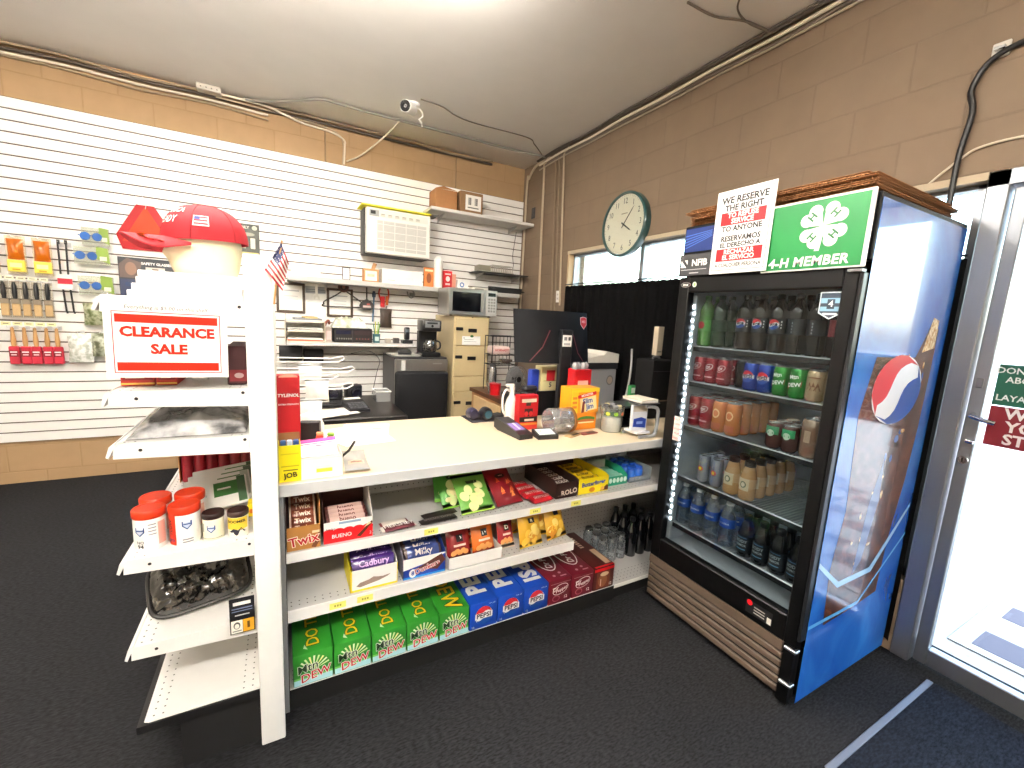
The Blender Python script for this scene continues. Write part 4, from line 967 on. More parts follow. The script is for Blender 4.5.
def hand(name, L, w, t):
    b = B(); f = plane((-.051, 0, 0), (0, -1, 0), (0, 0, 1)); c, s = math.cos(t), math.sin(t)
    pts = [(-.03, -w), (L*.8, -w*.8), (L, 0), (L*.8, w*.8), (-.03, w)]; b.prism([(x*c-y*s, x*s+y*c) for x, y in pts], f, .0015, M('1A1816', .4)); b.build(name, cl)
hand('hour_hand', .105, .006, PI/2-4.12*PI/6); hand('minute_hand', .165, .0045, PI/2-6.5*PI/30)
B().lathe([(.228, .059), (.0, .060)], clear('F6FAF8', .05), seg=48, rot=R90, caps=False).build('glass', cl)
b = B()
def cw(u, v):
    y = .71+(3.52-.71)*u; a = u*2*PI*26
    return Vector((2.467+.009*math.sin(a)*(1-.25*v)+.002*math.sin(a*.37+2), y, .05+1.735*v+.004*math.sin(a*2)))
b.grid(cw, 300, 10, M('050506', .9, spec=.1, noise=.3, scale=60))
b.grid(lambda u, v: cw(1-u, v)+Vector((.003, 0, 0)), 300, 10, M('050506', .9, spec=.1, noise=.3, scale=60))
tag(b.build('curtain'), 'black pleated curtain covering the lower part of the shop window', 'curtain')
b = B(); b.tube([(2.468, .71, 1.80), (2.468, 3.52, 1.80)], .005, BLACK, 8); tag(b.build('curtain_rod'), 'thin black rod carrying the window curtain', 'curtain rod')
def outlet(y, z, label, m, m2):
    t = thing('wall_outlet', label, 'outlet', (XR, y, z)); B().box(-.006, 0, -.036, .036, -.058, .058, m, .002).build('cover_plate', t)
    b = B()
    for q in (-.02, .02): b.box(-.009, -.0061, -.016, .016, q-.014, q+.014, m2, .002); b.box(-.0094, -.0089, -.008, -.005, q-.006, q+.006, BLACK); b.box(-.0094, -.0089, .005, .008, q-.006, q+.006, BLACK)
    b.build('socket', t)
outlet(3.66, 1.69, 'white wall outlet on the right wall beside the window', WHITE, M('E4E2DC', .4))
outlet(4.25, 2.60, 'black wall outlet high in the corner beside the top shelf', BLACK, M('2A2A2C', .4))

# ------------------------------------------------------------------ cables and conduits
PIPE = M('B8A78E', .5); PIPED = M('8A7862', .6); GREYC = M('8F8B84', .4, .3); CABW = M('D9CDB8', .5)
def run(name, pts, r, m, label, cat, grp=None):
    b = B(); b.tube(pts, r, m, 8); tag(b.build(name), label, cat, grp)
def smooth(pts, n=6):
    P = [Vector(p) for p in pts]; P = [P[0]*2-P[1]]+P+[P[-1]*2-P[-2]]; o = []
    for i_ in range(1, len(P)-2):
        for k in range(n):
            t = k/n; a, b_, c_, d_ = P[i_-1], P[i_], P[i_+1], P[i_+2]
            o.append(.5*((2*b_)+(c_-a)*t+(2*a-5*b_+4*c_-d_)*t*t+(3*b_-a-3*c_+d_)*t**3))
    o.append(P[-2]); return o
run('conduit', smooth([(2.468, 4.05, 3.10), (2.468, 4.24, 3.07), (2.468, 4.36, 2.98), (2.468, 4.40, 2.85), (2.468, 4.40, 1.2)]), .012, PIPE, 'painted conduit bending down the corner beside the slatwall', 'conduit', None)
run('conduit', smooth([(2.468, 3.95, 3.10), (2.468, 4.04, 3.05), (2.468, 4.05, 2.9), (2.468, 3.99, 1.3)]), .012, PIPE, 'pale conduit on the right wall, second from the corner', 'conduit')
run('conduit', [(2.470, 3.86, 3.10), (2.470, 3.83, 2.9), (2.470, 3.73, 1.2)], .009, PIPED, 'brownish conduit on the right wall, third from the corner', 'conduit')
run('conduit', [(2.470, 3.80, 3.10), (2.470, 3.77, 2.9), (2.470, 3.66, 1.2)], .008, PIPED, 'brownish conduit on the right wall, fourth from the corner', 'conduit')
run('conduit', smooth([(2.468, 3.62, 3.09), (2.468, 3.69, 3.04), (2.468, 3.69, 2.9), (2.468, 3.60, 1.6)]), .010, PIPE, 'conduit on the right wall nearest the window', 'conduit')
rn = random.Random(11)
for k, (x, z, r, m) in enumerate(((2.45, 3.10, .012, M('5A5048', .6)), (2.468, 3.075, .010, CABW), (2.47, 3.05, .008, M('6E6258', .6)), (2.435, 3.105, .009, M('4E453E', .6)), (2.472, 3.03, .007, M('A89A86', .6)))):
    pts = [(x+rn.uniform(-.006, .0), 4.15-.42*q, z-(0 if q % 2 else rn.uniform(0, .02))*(1 if k else 0)) for q in range(12)]
    run('wall_cable', smooth(pts, 5), r, m, ('dark thick', 'pale', 'brown-grey', 'near-black', 'beige thin')[k]+' cable of the bundle along the top of the right wall', 'cable', 'bundle along the right wall')
for k, (y, z, r, m) in enumerate(((4.47, 3.075, .012, M('4E443A', .6)), (4.475, 3.045, .010, CABW), (4.455, 3.10, .008, M('8E7C66', .6)), (4.478, 3.02, .008, M('9C8A70', .6)))):
    pts = [(-3.4+.42*q, y, z-(0 if q % 2 else rn.uniform(0, .025))) for q in range(9 if k in (1, 3) else 14)]
    run('wall_cable', smooth(pts, 5), r, m, ('dark thick', 'cream', 'brown', 'beige sagging')[k]+' cable along the top of the back wall', 'cable', 'cables along the back wall')
run('conduit', smooth([(-.20, 4.41, 3.095), (-.10, 4.40, 3.10), (.12, 4.24, 3.10), (.33, 4.06, 3.10), (.45, 4.05, 3.10), (.70, 4.06, 3.10), (1.40, 4.05, 3.10), (2.07, 4.04, 3.10), (2.44, 4.0, 3.10)]), .012, GREYC, 'grey metal conduit running across the ceiling to the corner', 'conduit')
b = B(); b.box(-.52, -.36, 4.36, 4.44, 3.07, 3.116, M('B9B2A6', .5), .004)
for q in range(4): b.cyl((-.49+.035*q, 4.359, 3.09), .006, .002, M('77726A', .5), 'y', 8)
tag(b.build('junction_box'), 'small grey junction box where cables meet the ceiling, upper left', 'junction box')
run('ceiling_cable', smooth([(-.36, 4.40, 3.08), (-.05, 4.44, 3.09), (.2, 4.47, 3.04), (.45, 4.475, 3.02), (.56, 4.478, 2.98), (.568, 4.478, 2.92), (.562, 4.478, 2.77)]), .009, CABW, 'cream cable dropping from the ceiling to the top of the slatwall', 'cable')
run('ceiling_cable', smooth([(-.4, 4.42, 3.06), (-.1, 4.46, 3.07), (.25, 4.476, 3.06), (.48, 4.478, 3.035), (.555, 4.478, 2.95), (.55, 4.478, 2.76)]), .007, M('A9967C', .6), 'tan cable dropping beside the cream one at the slatwall top', 'cable')
run('ceiling_cable', smooth([(.96, 4.06, 3.085), (.93, 4.2, 3.06), (.83, 4.4, 2.98), (.70, 4.478, 2.87), (.585, 4.478, 2.80)]), .007, CABW, 'cream cable looping from the ceiling conduit down to the slatwall', 'cable')
for x, lab in ((.405, 'left'), (1.66, 'right')): run('wall_cable', [(x, 4.49, 3.10), (x, 4.49, 2.765)], .007, M('8E7656', .6), 'thin painted conduit on the tan wall above the slatwall, %s one' % lab, 'conduit')
run('ceiling_cable', smooth([(1.02, 3.60, 3.108), (1.2, 3.62, 3.109), (1.35, 3.70, 3.108), (1.55, 3.74, 3.109), (2.05, 3.72, 3.108), (2.2, 3.82, 3.108), (2.40, 4.0, 3.108)]), .005, M('6A625A', .5), 'thin grey cable from the security camera across the ceiling', 'cable')
run('ceiling_cable', smooth([(1.90, 1.80, 3.111), (2.10, 1.79, 3.110), (2.27, 1.725, 3.110), (2.45, 1.70, 3.108)]), .006, M('6A6056', .5), 'dark cable on the ceiling beside the right wall, left of two', 'cable')
run('ceiling_cable', smooth([(2.06, 1.60, 3.111), (2.15, 1.69, 3.110), (2.27, 1.712, 3.098), (2.45, 1.69, 3.095)]), .005, M('6A6056', .5), 'dark cable on the ceiling beside the right wall, right of two', 'cable')
run('wall_cable', smooth([(2.47, .2, 2.545), (2.47, .55, 2.575), (2.47, .74, 2.555), (2.47, .80, 2.46), (2.47, .785, 2.36), (2.47, .80, 2.2), (2.47, .80, 2.0), (2.47, .80, 1.9)]), .011, BLACK, 'thick black cable hanging over the wall above the shop door', 'cable')
run('wall_cable', smooth([(2.478, .2, 2.20), (2.478, .55, 2.222), (2.478, .72, 2.225), (2.478, .80, 2.19), (2.478, .95, 2.05)]), .005, CABW, 'thin white cable crossing the wall above the shop door', 'cable')
b = B(); b.box(2.473, XR-.0005, .715, .765, 2.545, 2.60, M('CFCBC2', .4), .003); b.box(2.455, 2.473, .725, .755, 2.57, 2.58, SILV); tag(b.build('cable_clip'), 'small white clip holding the black cable on the right wall', 'clip')
# security camera
sc = thing('security_camera', 'white bullet security camera with black lens on the ceiling', 'camera', (1.0, 3.72, 3.117))
WP = M('F2F1EE', .35)
b = B(); b.lathe([(.045, 0), (.045, -.018), (.028, -.028)], WP, (0, 0, -.0005), 20); b.build('base', sc)
b = B(); b.tube([(0, 0, -.02), (-.01, -.01, -.045), (-.03, -.03, -.055)], .016, WP, 10); b.build('bracket', sc)
d = Vector((-.62, -.75, -.18)).normalized(); zax = d; xax = zax.orthogonal().normalized(); yax = zax.cross(xax); RM = Matrix((xax, yax, zax)).transposed()
b = B(); b.lathe([(.03, -.075), (.044, -.065), (.046, .05), (.044, .058)], WP, (-.06, -.06, -.07), 22, rot=RM); b.build('camera_body', sc)
b = B(); b.lathe([(.041, .0585), (.041, .062), (.018, .062), (.014, .058), (0, .058)], M('101012', .15, coat=.6), (-.06, -.06, -.07), 22, rot=RM, caps=False); b.build('lens', sc)
b = B(); b.tube(smooth([(.03, .02, -.012), (.07, .03, -.03), (.085, .05, -.06), (.06, .06, -.085), (.085, .07, -.10), (.09, .07, -.13)]), .006, WP, 8); b.build('cord', sc)

# ------------------------------------------------------------------ goods on the white end rack
def paper(x0, x1, y0, y1, z, th, label, m=PAPER, name='paper_sheet', cat='paper', grp=None, rz=0):
    w, d = (x1-x0)/2, (y1-y0)/2
    b = B(); b.box(-w, w, -d, d, 0, th, m, min(.002, th*.4)); o = b.build(name, None, ((x0+x1)/2, (y0+y1)/2, z), (0, 0, rz)); return tag(o, label, cat, grp)
ZS = 1.4502
for k in range(4):
    paper(-.345+.006*k, -.09-.004*(k % 2), 1.47+.01*k, 1.76+.006*k, ZS+.0002+.018*k, .0172, 'white foam board sheet under the cap stand, '+('lowest', 'second from the bottom', 'third from the bottom', 'topmost')[k]+' of the pile', M('FBFAF7', .6), 'foam_board', 'board', 'boards on the top rack shelf', .015*(k % 3-1))
# mannequin head with cap
hd = thing('mannequin_head', 'white foam display head wearing the red cap on top of the white rack', 'mannequin head', (-.195, 1.665, 1.5245), math.radians(-72))
FOAM = M('F1E6C4', .6)
def headf(u, v):
    t = 2*PI*u; z = v
    key = [(0, .070), (.03, .076), (.12, .082), (.3, .088), (.5, .091), (.7, .084), (.85, .066), (.95, .036), (1, .001)]
    for a, b_ in zip(key, key[1:]):
        if a[0] <= z <= b_[0]: r = a[1]+(b_[1]-a[1])*(z-a[0])/(b_[0]-a[0]); break
    y = r*1.06*math.sin(t)
    if math.sin(t) < 0: y *= 1+.05*math.sin(PI*min(1, z/.6))+.10*math.exp(-((z-.30)/.07)**2)*max(0, -math.sin(t))**14
    eye = -.010*math.exp(-((z-.44)/.05)**2)*math.exp(-((abs(math.cos(t))-.42)/.14)**2)*(1 if math.sin(t) < 0 else 0)
    y -= eye*-1 if math.sin(t) < 0 else 0
    return Vector((r*.90*math.cos(t), y, .2*z))
b = B(); b.grid(headf, 40, 26, FOAM); b.lathe([(.066, 0), (0, .0005)], FOAM, seg=20, caps=False); b.build('head', hd)
cp = thing('baseball_cap', 'red baseball cap with white lettering on the foam display head', 'cap', (-.192, 1.662, 1.632), math.radians(-72))
CR = M('A80E1E', .75, noise=.15, scale=200)
def capf(off=0):
    def fn(u, v):
        t = 2*PI*u; ph = PI/2*v; r = math.cos(ph)**.8
        return Vector(((.097+off)*r*math.cos(t), (.112+off)*r*math.sin(t), (.103+off)*math.sin(ph)**.95-.012*(1-v)*(1-math.sin(t))*.5))
    return fn
b = B(); b.grid(capf(), 36, 14, CR); b.grid(lambda u, v: capf(-.003)(1-u, v), 36, 14, CR)
for k in range(6):
    t = PI/6+k*PI/3; b.tube([capf(.0008)(t/(2*PI), v/10) for v in range(0, 10)], .0011, M('8E0E1C', .8), 5)
def capdecal(a, c, off=0):
    u = (-PI/2+a/.105)/(2*PI); return capf(.0012+off)(u % 1, max(0, c/.13))
b.text(capdecal, 'AMERICA', .030, .070, .024, WHITE, .0004, bold=.03); b.text(capdecal, 'READY', .030, .042, .024, WHITE, .0004, bold=.03)
a0 = .115; b.rect(capdecal, a0, a0+.040, .028, .054, WHITE, .0006, n=6); b.rect(capdecal, a0+.003, a0+.018, .040, .0515, M('3B4C8C', .6), .0010, n=4)
for q in range(3): b.rect(capdecal, a0+(.018 if q == 2 else .003), a0+.037, .031+.008*q, .035+.008*q, M('C23A48', .6), .0010, n=6)
b.build('crown', cp)
def brim(u, v):
    s = (u-.5)*2; x = .085*s; L = .088*math.sqrt(max(0, 1-abs(s)**2.6))
    y0_ = -.112*math.sqrt(max(0.02, 1-(x/.097)**2)); return Vector((x, y0_-L*v*1.0, -.002-.055*s*s*(.30+.70*v*(1-s**8))-.004*v))
b = B(); b.grid(lambda u, v: brim(1-u, v), 20, 8, CR); b.grid(lambda u, v: brim(u, v)-Vector((0, 0, .004)), 20, 8, M('A01020', .8))
b.grid(lambda u, v: brim(u, 1)-Vector((0, 0, .004*v)), 20, 1, CR)
GOLDT = M('E8C23A', .5)
for s_ in (-1, 1):
    for q in range(7):
        u = .5+s_*(.10+.045*q); pc = brim(u, .45+.25*math.sin(q*.45)); pc.z += .0015
        b.disc(plane(pc, (1, .2*s_, 0), (0, 1, -.12)), 0, 0, .010, .006, GOLDT, 0, rot=.6*s_, n=8)
b.build('brim', cp)
b = B(); b.lathe([(.007, 0), (.006, .003), (0, .0045)], CR, (0, 0, .1025), 10, caps=False); b.build('button', cp)
# clearance sign
sg = thing('sale_sign', 'paper sign reading CLEARANCE SALE in red hung on the rack shelf edge', 'sign', (-.2575, 1.4245, 1.342))
b = B(); b.box(-.129, .129, 0, .0012, -.1, .1, PAPER); F = front(-.129, -.0002, -.1); RS = M('D2260F', .6, spec=.2)
for r in ((.016, .242, .168, .170), (.016, .242, .012, .014), (.016, .018, .012, .170), (.240, .242, .012, .170)): b.rect(F, *r, M('B8383A', .5))
b.rect(F, .022, .236, .142, .163, RS); b.rect(F, .022, .236, .018, .040, RS)
b.text(F, 'CLEARANCE', .129, .118, .0345, RS, bold=.045, sx=1.02); b.text(F, 'SALE', .129, .074, .0345, RS, bold=.045, sx=1.05)
b.text(F, 'Everything is $5.00 on this shelf', .128, .181, .0135, M('33333A', .6), bold=-.004, shear=.18)
b.build('sheet', sg, rot=(0, .012, 0))
b = B(); b.tube([(-.115, .004, .092), (-.115, -.004, .094), (-.115, -.004, .108), (-.115, .0, .112)], .0012, WIRE, 6); b.build('clip', sg)
# shelf two: red cartons
for k, (x0, x1) in enumerate(((-.385, -.312), (-.308, -.262))):
    b = B(); w = x1-x0; b.box(0, w, 0, .16, 0, .045, M('B5281E', .5), .0015); f = front(0, 0, 0); b.rect(f, 0, w, .004, .009, M('F0C35A', .5)); b.rect(f, .004, w-.004, .016, .036, M('8C1A18', .5)); b.rect(f, .01, w*.7, .022, .026, M('E6D0C0', .5), .001)
    tag(b.build('small_carton', None, (x0, 1.515, 1.2062)), ('wider', 'narrower')[k]+' small red and yellow carton under the clearance sign', 'carton')
paper(-.24, -.20, 1.60, 1.68, 1.2062, .05, 'small white box behind the red cartons on the second rack shelf', WHITE, 'small_carton', 'carton')
b = B(); b.box(0, .05, 0, .2, 0, .115, M('3A0E14', .5), .003); f = front(0, 0, 0); b.rect(f, .006, .05, .01, .045, M('7A1A24', .5)); b.disc(f, .03, .028, .012, .008, M('B9A0A0', .5), .001)
tag(b.build('dark_box', None, (-.140, 1.50, 1.2062)), 'dark maroon box beside the end post on the second rack shelf', 'box')
# crumpled bags
def rumple(x0, x1, y0, y1, z, h, m, label, name='plastic_bag', cat='plastic bag', seed=1, amp=.35, rz=0, edge=.6):
    from mathutils import noise as nz
    w, d = x1-x0, y1-y0
    def fn(u, v):
        e = max(0, 1-abs(2*u-1)**4)**edge*max(0, 1-abs(2*v-1)**4)**edge
        n = nz.noise(Vector((u*w*22+seed*7.1, v*d*22, seed)))+.5*nz.noise(Vector((u*w*60, v*d*60+seed*3.3, seed)))
        return Vector(((u-.5)*w, (v-.5)*d, .0015+h*e*(.72+amp*n)))
    b = B(); b.grid(fn, 44, 40, m); b.grid(lambda u, v: Vector(((.5-u)*w, (v-.5)*d, .0006)), 2, 2, m)
    o = b.build(name, None, ((x0+x1)/2, (y0+y1)/2, z), (0, 0, rz), 60); return tag(o, label, cat)
GREYP = speckle('grey_plastic', '4A4A4C', 'D9D9DA', 14, .35, .65, .22, .6)
rumple(-.372, -.095, 1.46, 2.0, 1.0672, .062, GREYP, 'crumpled grey and clear plastic garment bag on the third rack shelf', seed=2, amp=.30)
b = B(); f = plane((0, 0, 0), (1, 0, 0), (0, 1, 0)); b.box(-.14, .13, -.2, .25, 0, .0045, M('E9DCD9', .5), .001); tag(b.build('folded_garment', None, (-.235, 1.73, 1.0655)), 'pale pink folded packet under the grey plastic bag', 'packet') if False else None
# canisters on shelf four
def canister(x, y, z, r, h, body, lid, label, grp, deco):
    t = thing('canister', label, 'canister', (x, y, z), 0, grp)
    b = B(); b.lathe([(r*.96, 0), (r, .003), (r, h*.82), (r*.97, h*.84)], body, seg=28); deco(b, round_frame(0, 0, r, 0, -PI/2-.12), r, h*.82); b.build('tub', t)
    B().lathe([(r*1.02, h*.80), (r*1.06, h*.82), (r*1.06, h*.97), (r*1.0, h), (r*.9, h), (r*.86, h*.985), (0, h*.985)], lid, seg=28, caps=False).build('lid', t)
    return t
def shield(b, f, a, c, s):
    b.poly([(a-s, c+s), (a+s, c+s), (a+s, c-.2*s), (a, c-1.2*s), (a-s, c-.2*s)], f, M('2A4A86', .5), .0008); b.poly([(a-.7*s, c+.7*s), (a+.7*s, c+.7*s), (a+.7*s, c-.1*s), (a, c-.85*s), (a-.7*s, c-.1*s)], f, M('C9D4E6', .5), .0012); b.rect(f, a-.7*s, a+.7*s, c+.1*s, c+.4*s, M('2A4A86', .5), .0016, n=3)
ORL = M('CE330A', .45)
def d_tubw(b, f, r, h):
    shield(b, f, -.012, h*.62, .012); b.rect(f, .03, .052, h*.15, h*.85, M('E9B0A0', .5), .0008, n=6)
    for q in range(4): b.rect(f, .008, .026, h*(.8-.1*q), h*(.83-.1*q), M('8A8A90', .5), .0008, n=3)
    b.text(f, 'NO', -.012, h*.28, .012, M('5A5A60', .5), .001, bold=.02); b.text(f, '94', -.012, h*.15, .016, M('3A3A40', .5), .001, bold=.03)
def d_tubo(b, f, r, h):
    b.rect(f, -.046, -.014, h*.04, h*.98, ORL, .0008, n=8); b.text(f, 'FLOW', -.03, h*.6, .016, M('3A1A10', .5), .0014, bold=.03, rot=PI/2); b.text(f, 'pro', -.028, h*.2, .014, M('2A2A6A', .5), .0014, bold=.03)
    shield(b, f, .014, h*.66, .012); b.rect(f, .002, .028, h*.18, h*.22, M('8A8A90', .5), .0008, n=3); b.rect(f, .002, .028, h*.10, h*.14, M('8A8A90', .5), .0008, n=3)
Z4 = .7362
GT = 'orange-lidded canisters'
canister(-.345, 1.505, Z4, .0375, .118, WHITE, ORL, 'white canister with orange lid, front left of the orange-lidded four', GT, d_tubw)
canister(-.262, 1.502, Z4, .0375, .118, WHITE, ORL, 'white and orange canister with orange lid, front right of the orange-lidded four', GT, d_tubo)
canister(-.347, 1.594, Z4, .0375, .118, WHITE, ORL, 'white canister with orange lid, back left of the orange-lidded four', GT, d_tubw)
canister(-.262, 1.594, Z4, .0375, .118, WHITE, ORL, 'white canister with orange lid, back right of the orange-lidded four', GT, d_tubw)
def d_small(b, f, r, h): shield(b, f, 0, h*.55, .011); b.rect(f, -.028, -.02, h*.4, h*.8, M('9A9A8A', .5), .0008, n=2); b.rect(f, -.028, .03, h*.08, h*.12, M('A9A98E', .5), .0008, n=8)
def d_smally(b, f, r, h):
    b.rect(f, -.03, .032, h*.4, h*.96, M('E8C83A', .5), .0008, n=8); b.text(f, 'BOOMER', 0, h*.78, .012, M('2A2410', .5), .0014, bold=.03); b.poly([(-.02, h*.3), (-.008, h*.45), (.004, h*.38), (.012, h*.5), (.024, h*.28), (.0, h*.12)], f, M('2A2A3A', .5), .0014)
CAPB = M('2A1512', .4)
canister(-.193, 1.497, Z4, .0275, .082, M('EDEAD2', .5), CAPB, 'cream canister with dark brown lid beside the orange-lidded ones', None, d_small)
canister(-.128, 1.487, Z4, .0275, .082, M('F2EDE0', .5), CAPB, 'yellow and white canister with dark brown lid beside the end post', None, d_smally)
for k in range(4):
    b = B(); w = .20; b.rbox((0, 0, 0), (w, .012, .13), M('E9E9E4', .5), (0, 0, 0), .003); f = front(0, -.0062, 0); b.rect(f, .0, .07, -.02, .045, M('3F7A3A', .5), .0008); b.rect(f, -.08, -.02, -.01, .0, M('C9C9C4', .5), .0008); b.rect(f, .07, .095, -.06, .06, (M('4A6A4A', .4), M('B9C0B4', .4), M('5A6A5A', .4))[k % 3], .0009); b.rect(f, .01, .05, .01, .018, WHITE, .0012)
    tag(b.build('seed_packet', None, (-.215+.008*k, 1.72+.04*k, Z4+.047+.004*k), (-1.1, -.10, .10)), 'white and green packet on the fourth rack shelf, '+('frontmost', 'second from the front', 'third from the front', 'rearmost')[k]+' of the row', 'packet', 'leaning packets on the rack')
b = B(); RDP = M('8E1220', .45, coat=.3)
for k in range(6): b.lathe([(.018, 0), (.020, .006), (.020, .25), (.016, .27)], RDP, (-.1+.04*k, 0, .0), 14)
b.box(-.125, .122, .021, .026, 0, .272, M('7A0E1A', .5)); b.box(-.127, -.1245, -.01, .026, 0, .272, M('C98A4A', .5))
for k in range(6):
    f = round_frame(-.1+.04*k, 0, .020, 0); b.disc(f, 0, .16, .013, .015, M('C89A4A', .4), .001, n=12); b.disc(f, 0, .16, .008, .010, M('8E1220', .4), .0015, n=12)
tag(b.build('bottle_pack', None, (-.235, 2.03, Z4)), 'red six-tube pack with gold emblems at the back of the fourth rack shelf', 'pack')
b = B(); b.box(-.06, -.04, 0, .05, 0, .045, YELLOW, .002); b.box(-.0399, -.0365, .0, .05, 0, .045, M('C9A81A', .4)); f = front(-.06, 0, 0); b.disc(f, .01, .02, .006, .008, M('E07A1E', .5))
tag(b.build('small_box', None, (-.05, 1.60, Z4)), 'small yellow box beside the end post behind the brown-lidded canisters', 'box')
# lower shelf: pouch, green film, label card
POUCH = speckle('brown_foil', '0B0908', '6A6055', 55, .50, .85, .2, .8)
b = B(); fr = upward(0, 0, 0)
def pf(a, c, off=0): return Vector((a, c, .012))
def pouch(u, v):
    s, t = 2*u-1, 2*v-1; k = (abs(s)**5+abs(t)**5)**.2; k = max(k, 1e-6); q = max(abs(s), abs(t)); sc_ = q/k if k > 1e-5 else 1
    x, y = s*sc_*.135, t*sc_*.095; h = .058*max(0, 1-q**3)**.7
    from mathutils import noise as nz
    return Vector((x, y, h*(1+.35*nz.noise(Vector((x*45, y*30, 2)))+.18*nz.noise(Vector((x*110, y*110, 5))))+.002))
b.grid(pouch, 40, 34, POUCH)
b.tube([Vector((pouch(u, v).x, pouch(u, v).y, .006)) for u, v in [(k/12, 0) for k in range(12)]+[(1, k/12) for k in range(12)]+[(1-k/12, 1) for k in range(12)]+[(0, 1-k/12) for k in range(12)]], .006, M('15120F', .4, coat=.3), 8, True)
o = b.build('foil_pouch', None, (-.25, 1.62, .475), (.62, -.05, .20), 60); o.location.z = .537; tag(o, 'shiny dark brown pouch in clear film leaning on the lower rack shelf', 'pouch')
rumple(-.37, -.13, 1.79, 1.95, .4712, .11, M('0F6A4A', .25, coat=.6, noise=.3), 'green plastic film bag behind the brown pouch', seed=5, amp=.4)
b = B(); b.box(0, .066, 0, .0015, 0, .118, M('14141A', .5)); f = front(0, 0, 0)
b.rect(f, .003, .033, .003, .045, M('E9E6DC', .5)); b.rect(f, .034, .063, .003, .045, M('E0A428', .5)); b.disc(f, .018, .028, .009, .012, M('5A5A58', .5), .001); b.disc(f, .018, .026, .006, .008, M('E9E6DC', .5), .0014); b.rect(f, .045, .052, .014, .036, M('6A4A18', .5), .001); b.rect(f, .006, .03, .008, .012, M('8A8A86', .5), .001)
b.rect(f, .010, .056, .095, .106, WHITE, .001); b.rect(f, .006, .06, .082, .086, M('7A86A6', .5), .001); b.rect(f, .006, .06, .074, .077, M('7A86A6', .5), .001); b.rect(f, .014, .052, .060, .064, M('C9C9C9', .5), .001)
tag(b.build('info_card', None, (-.156, 1.418, .442)), 'black white and gold label card hung on the lower rack shelf edge', 'card')
# little flag on the end post
fl = thing('small_flag', 'small American flag on a stick at the top of the end post', 'flag', (-.002, 1.425, 1.42))
b = B(); b.tube([(-.010, -.002, .03), (.0, -.002, .12), (.014, 0, .210)], .0025, M('B98A4A', .5), 8); b.build('stick', fl)
def flagf(a, c, off=0):
    # cloth slants down from the stick: u runs along the stripes, v across them from the top edge
    u, v = a/.115, 1-c/.078; T, L_, Bt, R_ = Vector((.012, 0, .203)), Vector((-.031, 0, .125)), Vector((.012, 0, .069)), Vector((.030, 0, .148))
    p = T*(1-u)*(1-v)+L_*v*(1-u)+Bt*u*v+R_*u*(1-v)
    return p+Vector((0, -.010+.010*math.sin(u*7+v*2)-off, 0))
b = B(); C1, C2, C3 = M('B5202E', .7), M('F2EEE8', .7), M('26305E', .7)
for k in range(13):
    c0, c1 = .078*k/13, .078*(k+1)/13
    for q in range(8): b.poly([(.115*q/8, c0), (.115*(q+1)/8, c0), (.115*(q+1)/8, c1), (.115*q/8, c1)], flagf, C1 if k % 2 == 0 else C2, 0)
for q in range(4): b.poly([(.0495*q/4, .036), (.0495*(q+1)/4, .036), (.0495*(q+1)/4, .078), (.0495*q/4, .078)], flagf, C3, .0006)
for i_ in range(5):
    for j_ in range(4): b.disc(flagf, .005+.0098*i_, .041+.0098*j_, .0022, .0022, WHITE, .0011, n=5)
b.build('cloth', fl)
# floor mat by the door
b = B(); b.box(1.58, 2.42, -.75, .525, .001, .010, carpet('navy_mat', '10131A', '262B36'), .003); b.box(1.585, 2.42, .525, .548, .001, .009, M('6E7480', .45, .3), .003)
tag(b.build('floor_mat'), 'dark entrance mat with a grey edging strip inside the shop door', 'mat')
b = B(); MATL = M('8A8A8A', .8); b.box(2.90, 5.2, -1.2, .62, -.0195, -.012, MATL, .002)
for i_ in range(10):
    for j_ in range(8):
        if (i_+j_) % 2 == 0: b.box(2.96+.22*i_, 2.96+.22*i_+.2, .55-.22*j_-.2, .55-.22*j_, -.012, -.010, M('3E3A46', .8))
tag(b.build('outdoor_mat'), 'blue-grey and white checked mat on the pavement outside the glass door', 'mat')

# ------------------------------------------------------------------ goods hanging on the slatwall, left
YW = YB-.0225
def hook(b, x, z, L=.12): b.tube([(x, 0, z), (x, -L, z), (x, -L-.008, z+.012)], .0025, WIRE, 6); b.box(x-.012, x+.012, -.002, .0, z-.02, z+.014, WIRE)
def hang(name, label, cat, x, z, grp=None, y=YW): return thing(name, label, cat, (x, y, z), 0, grp)
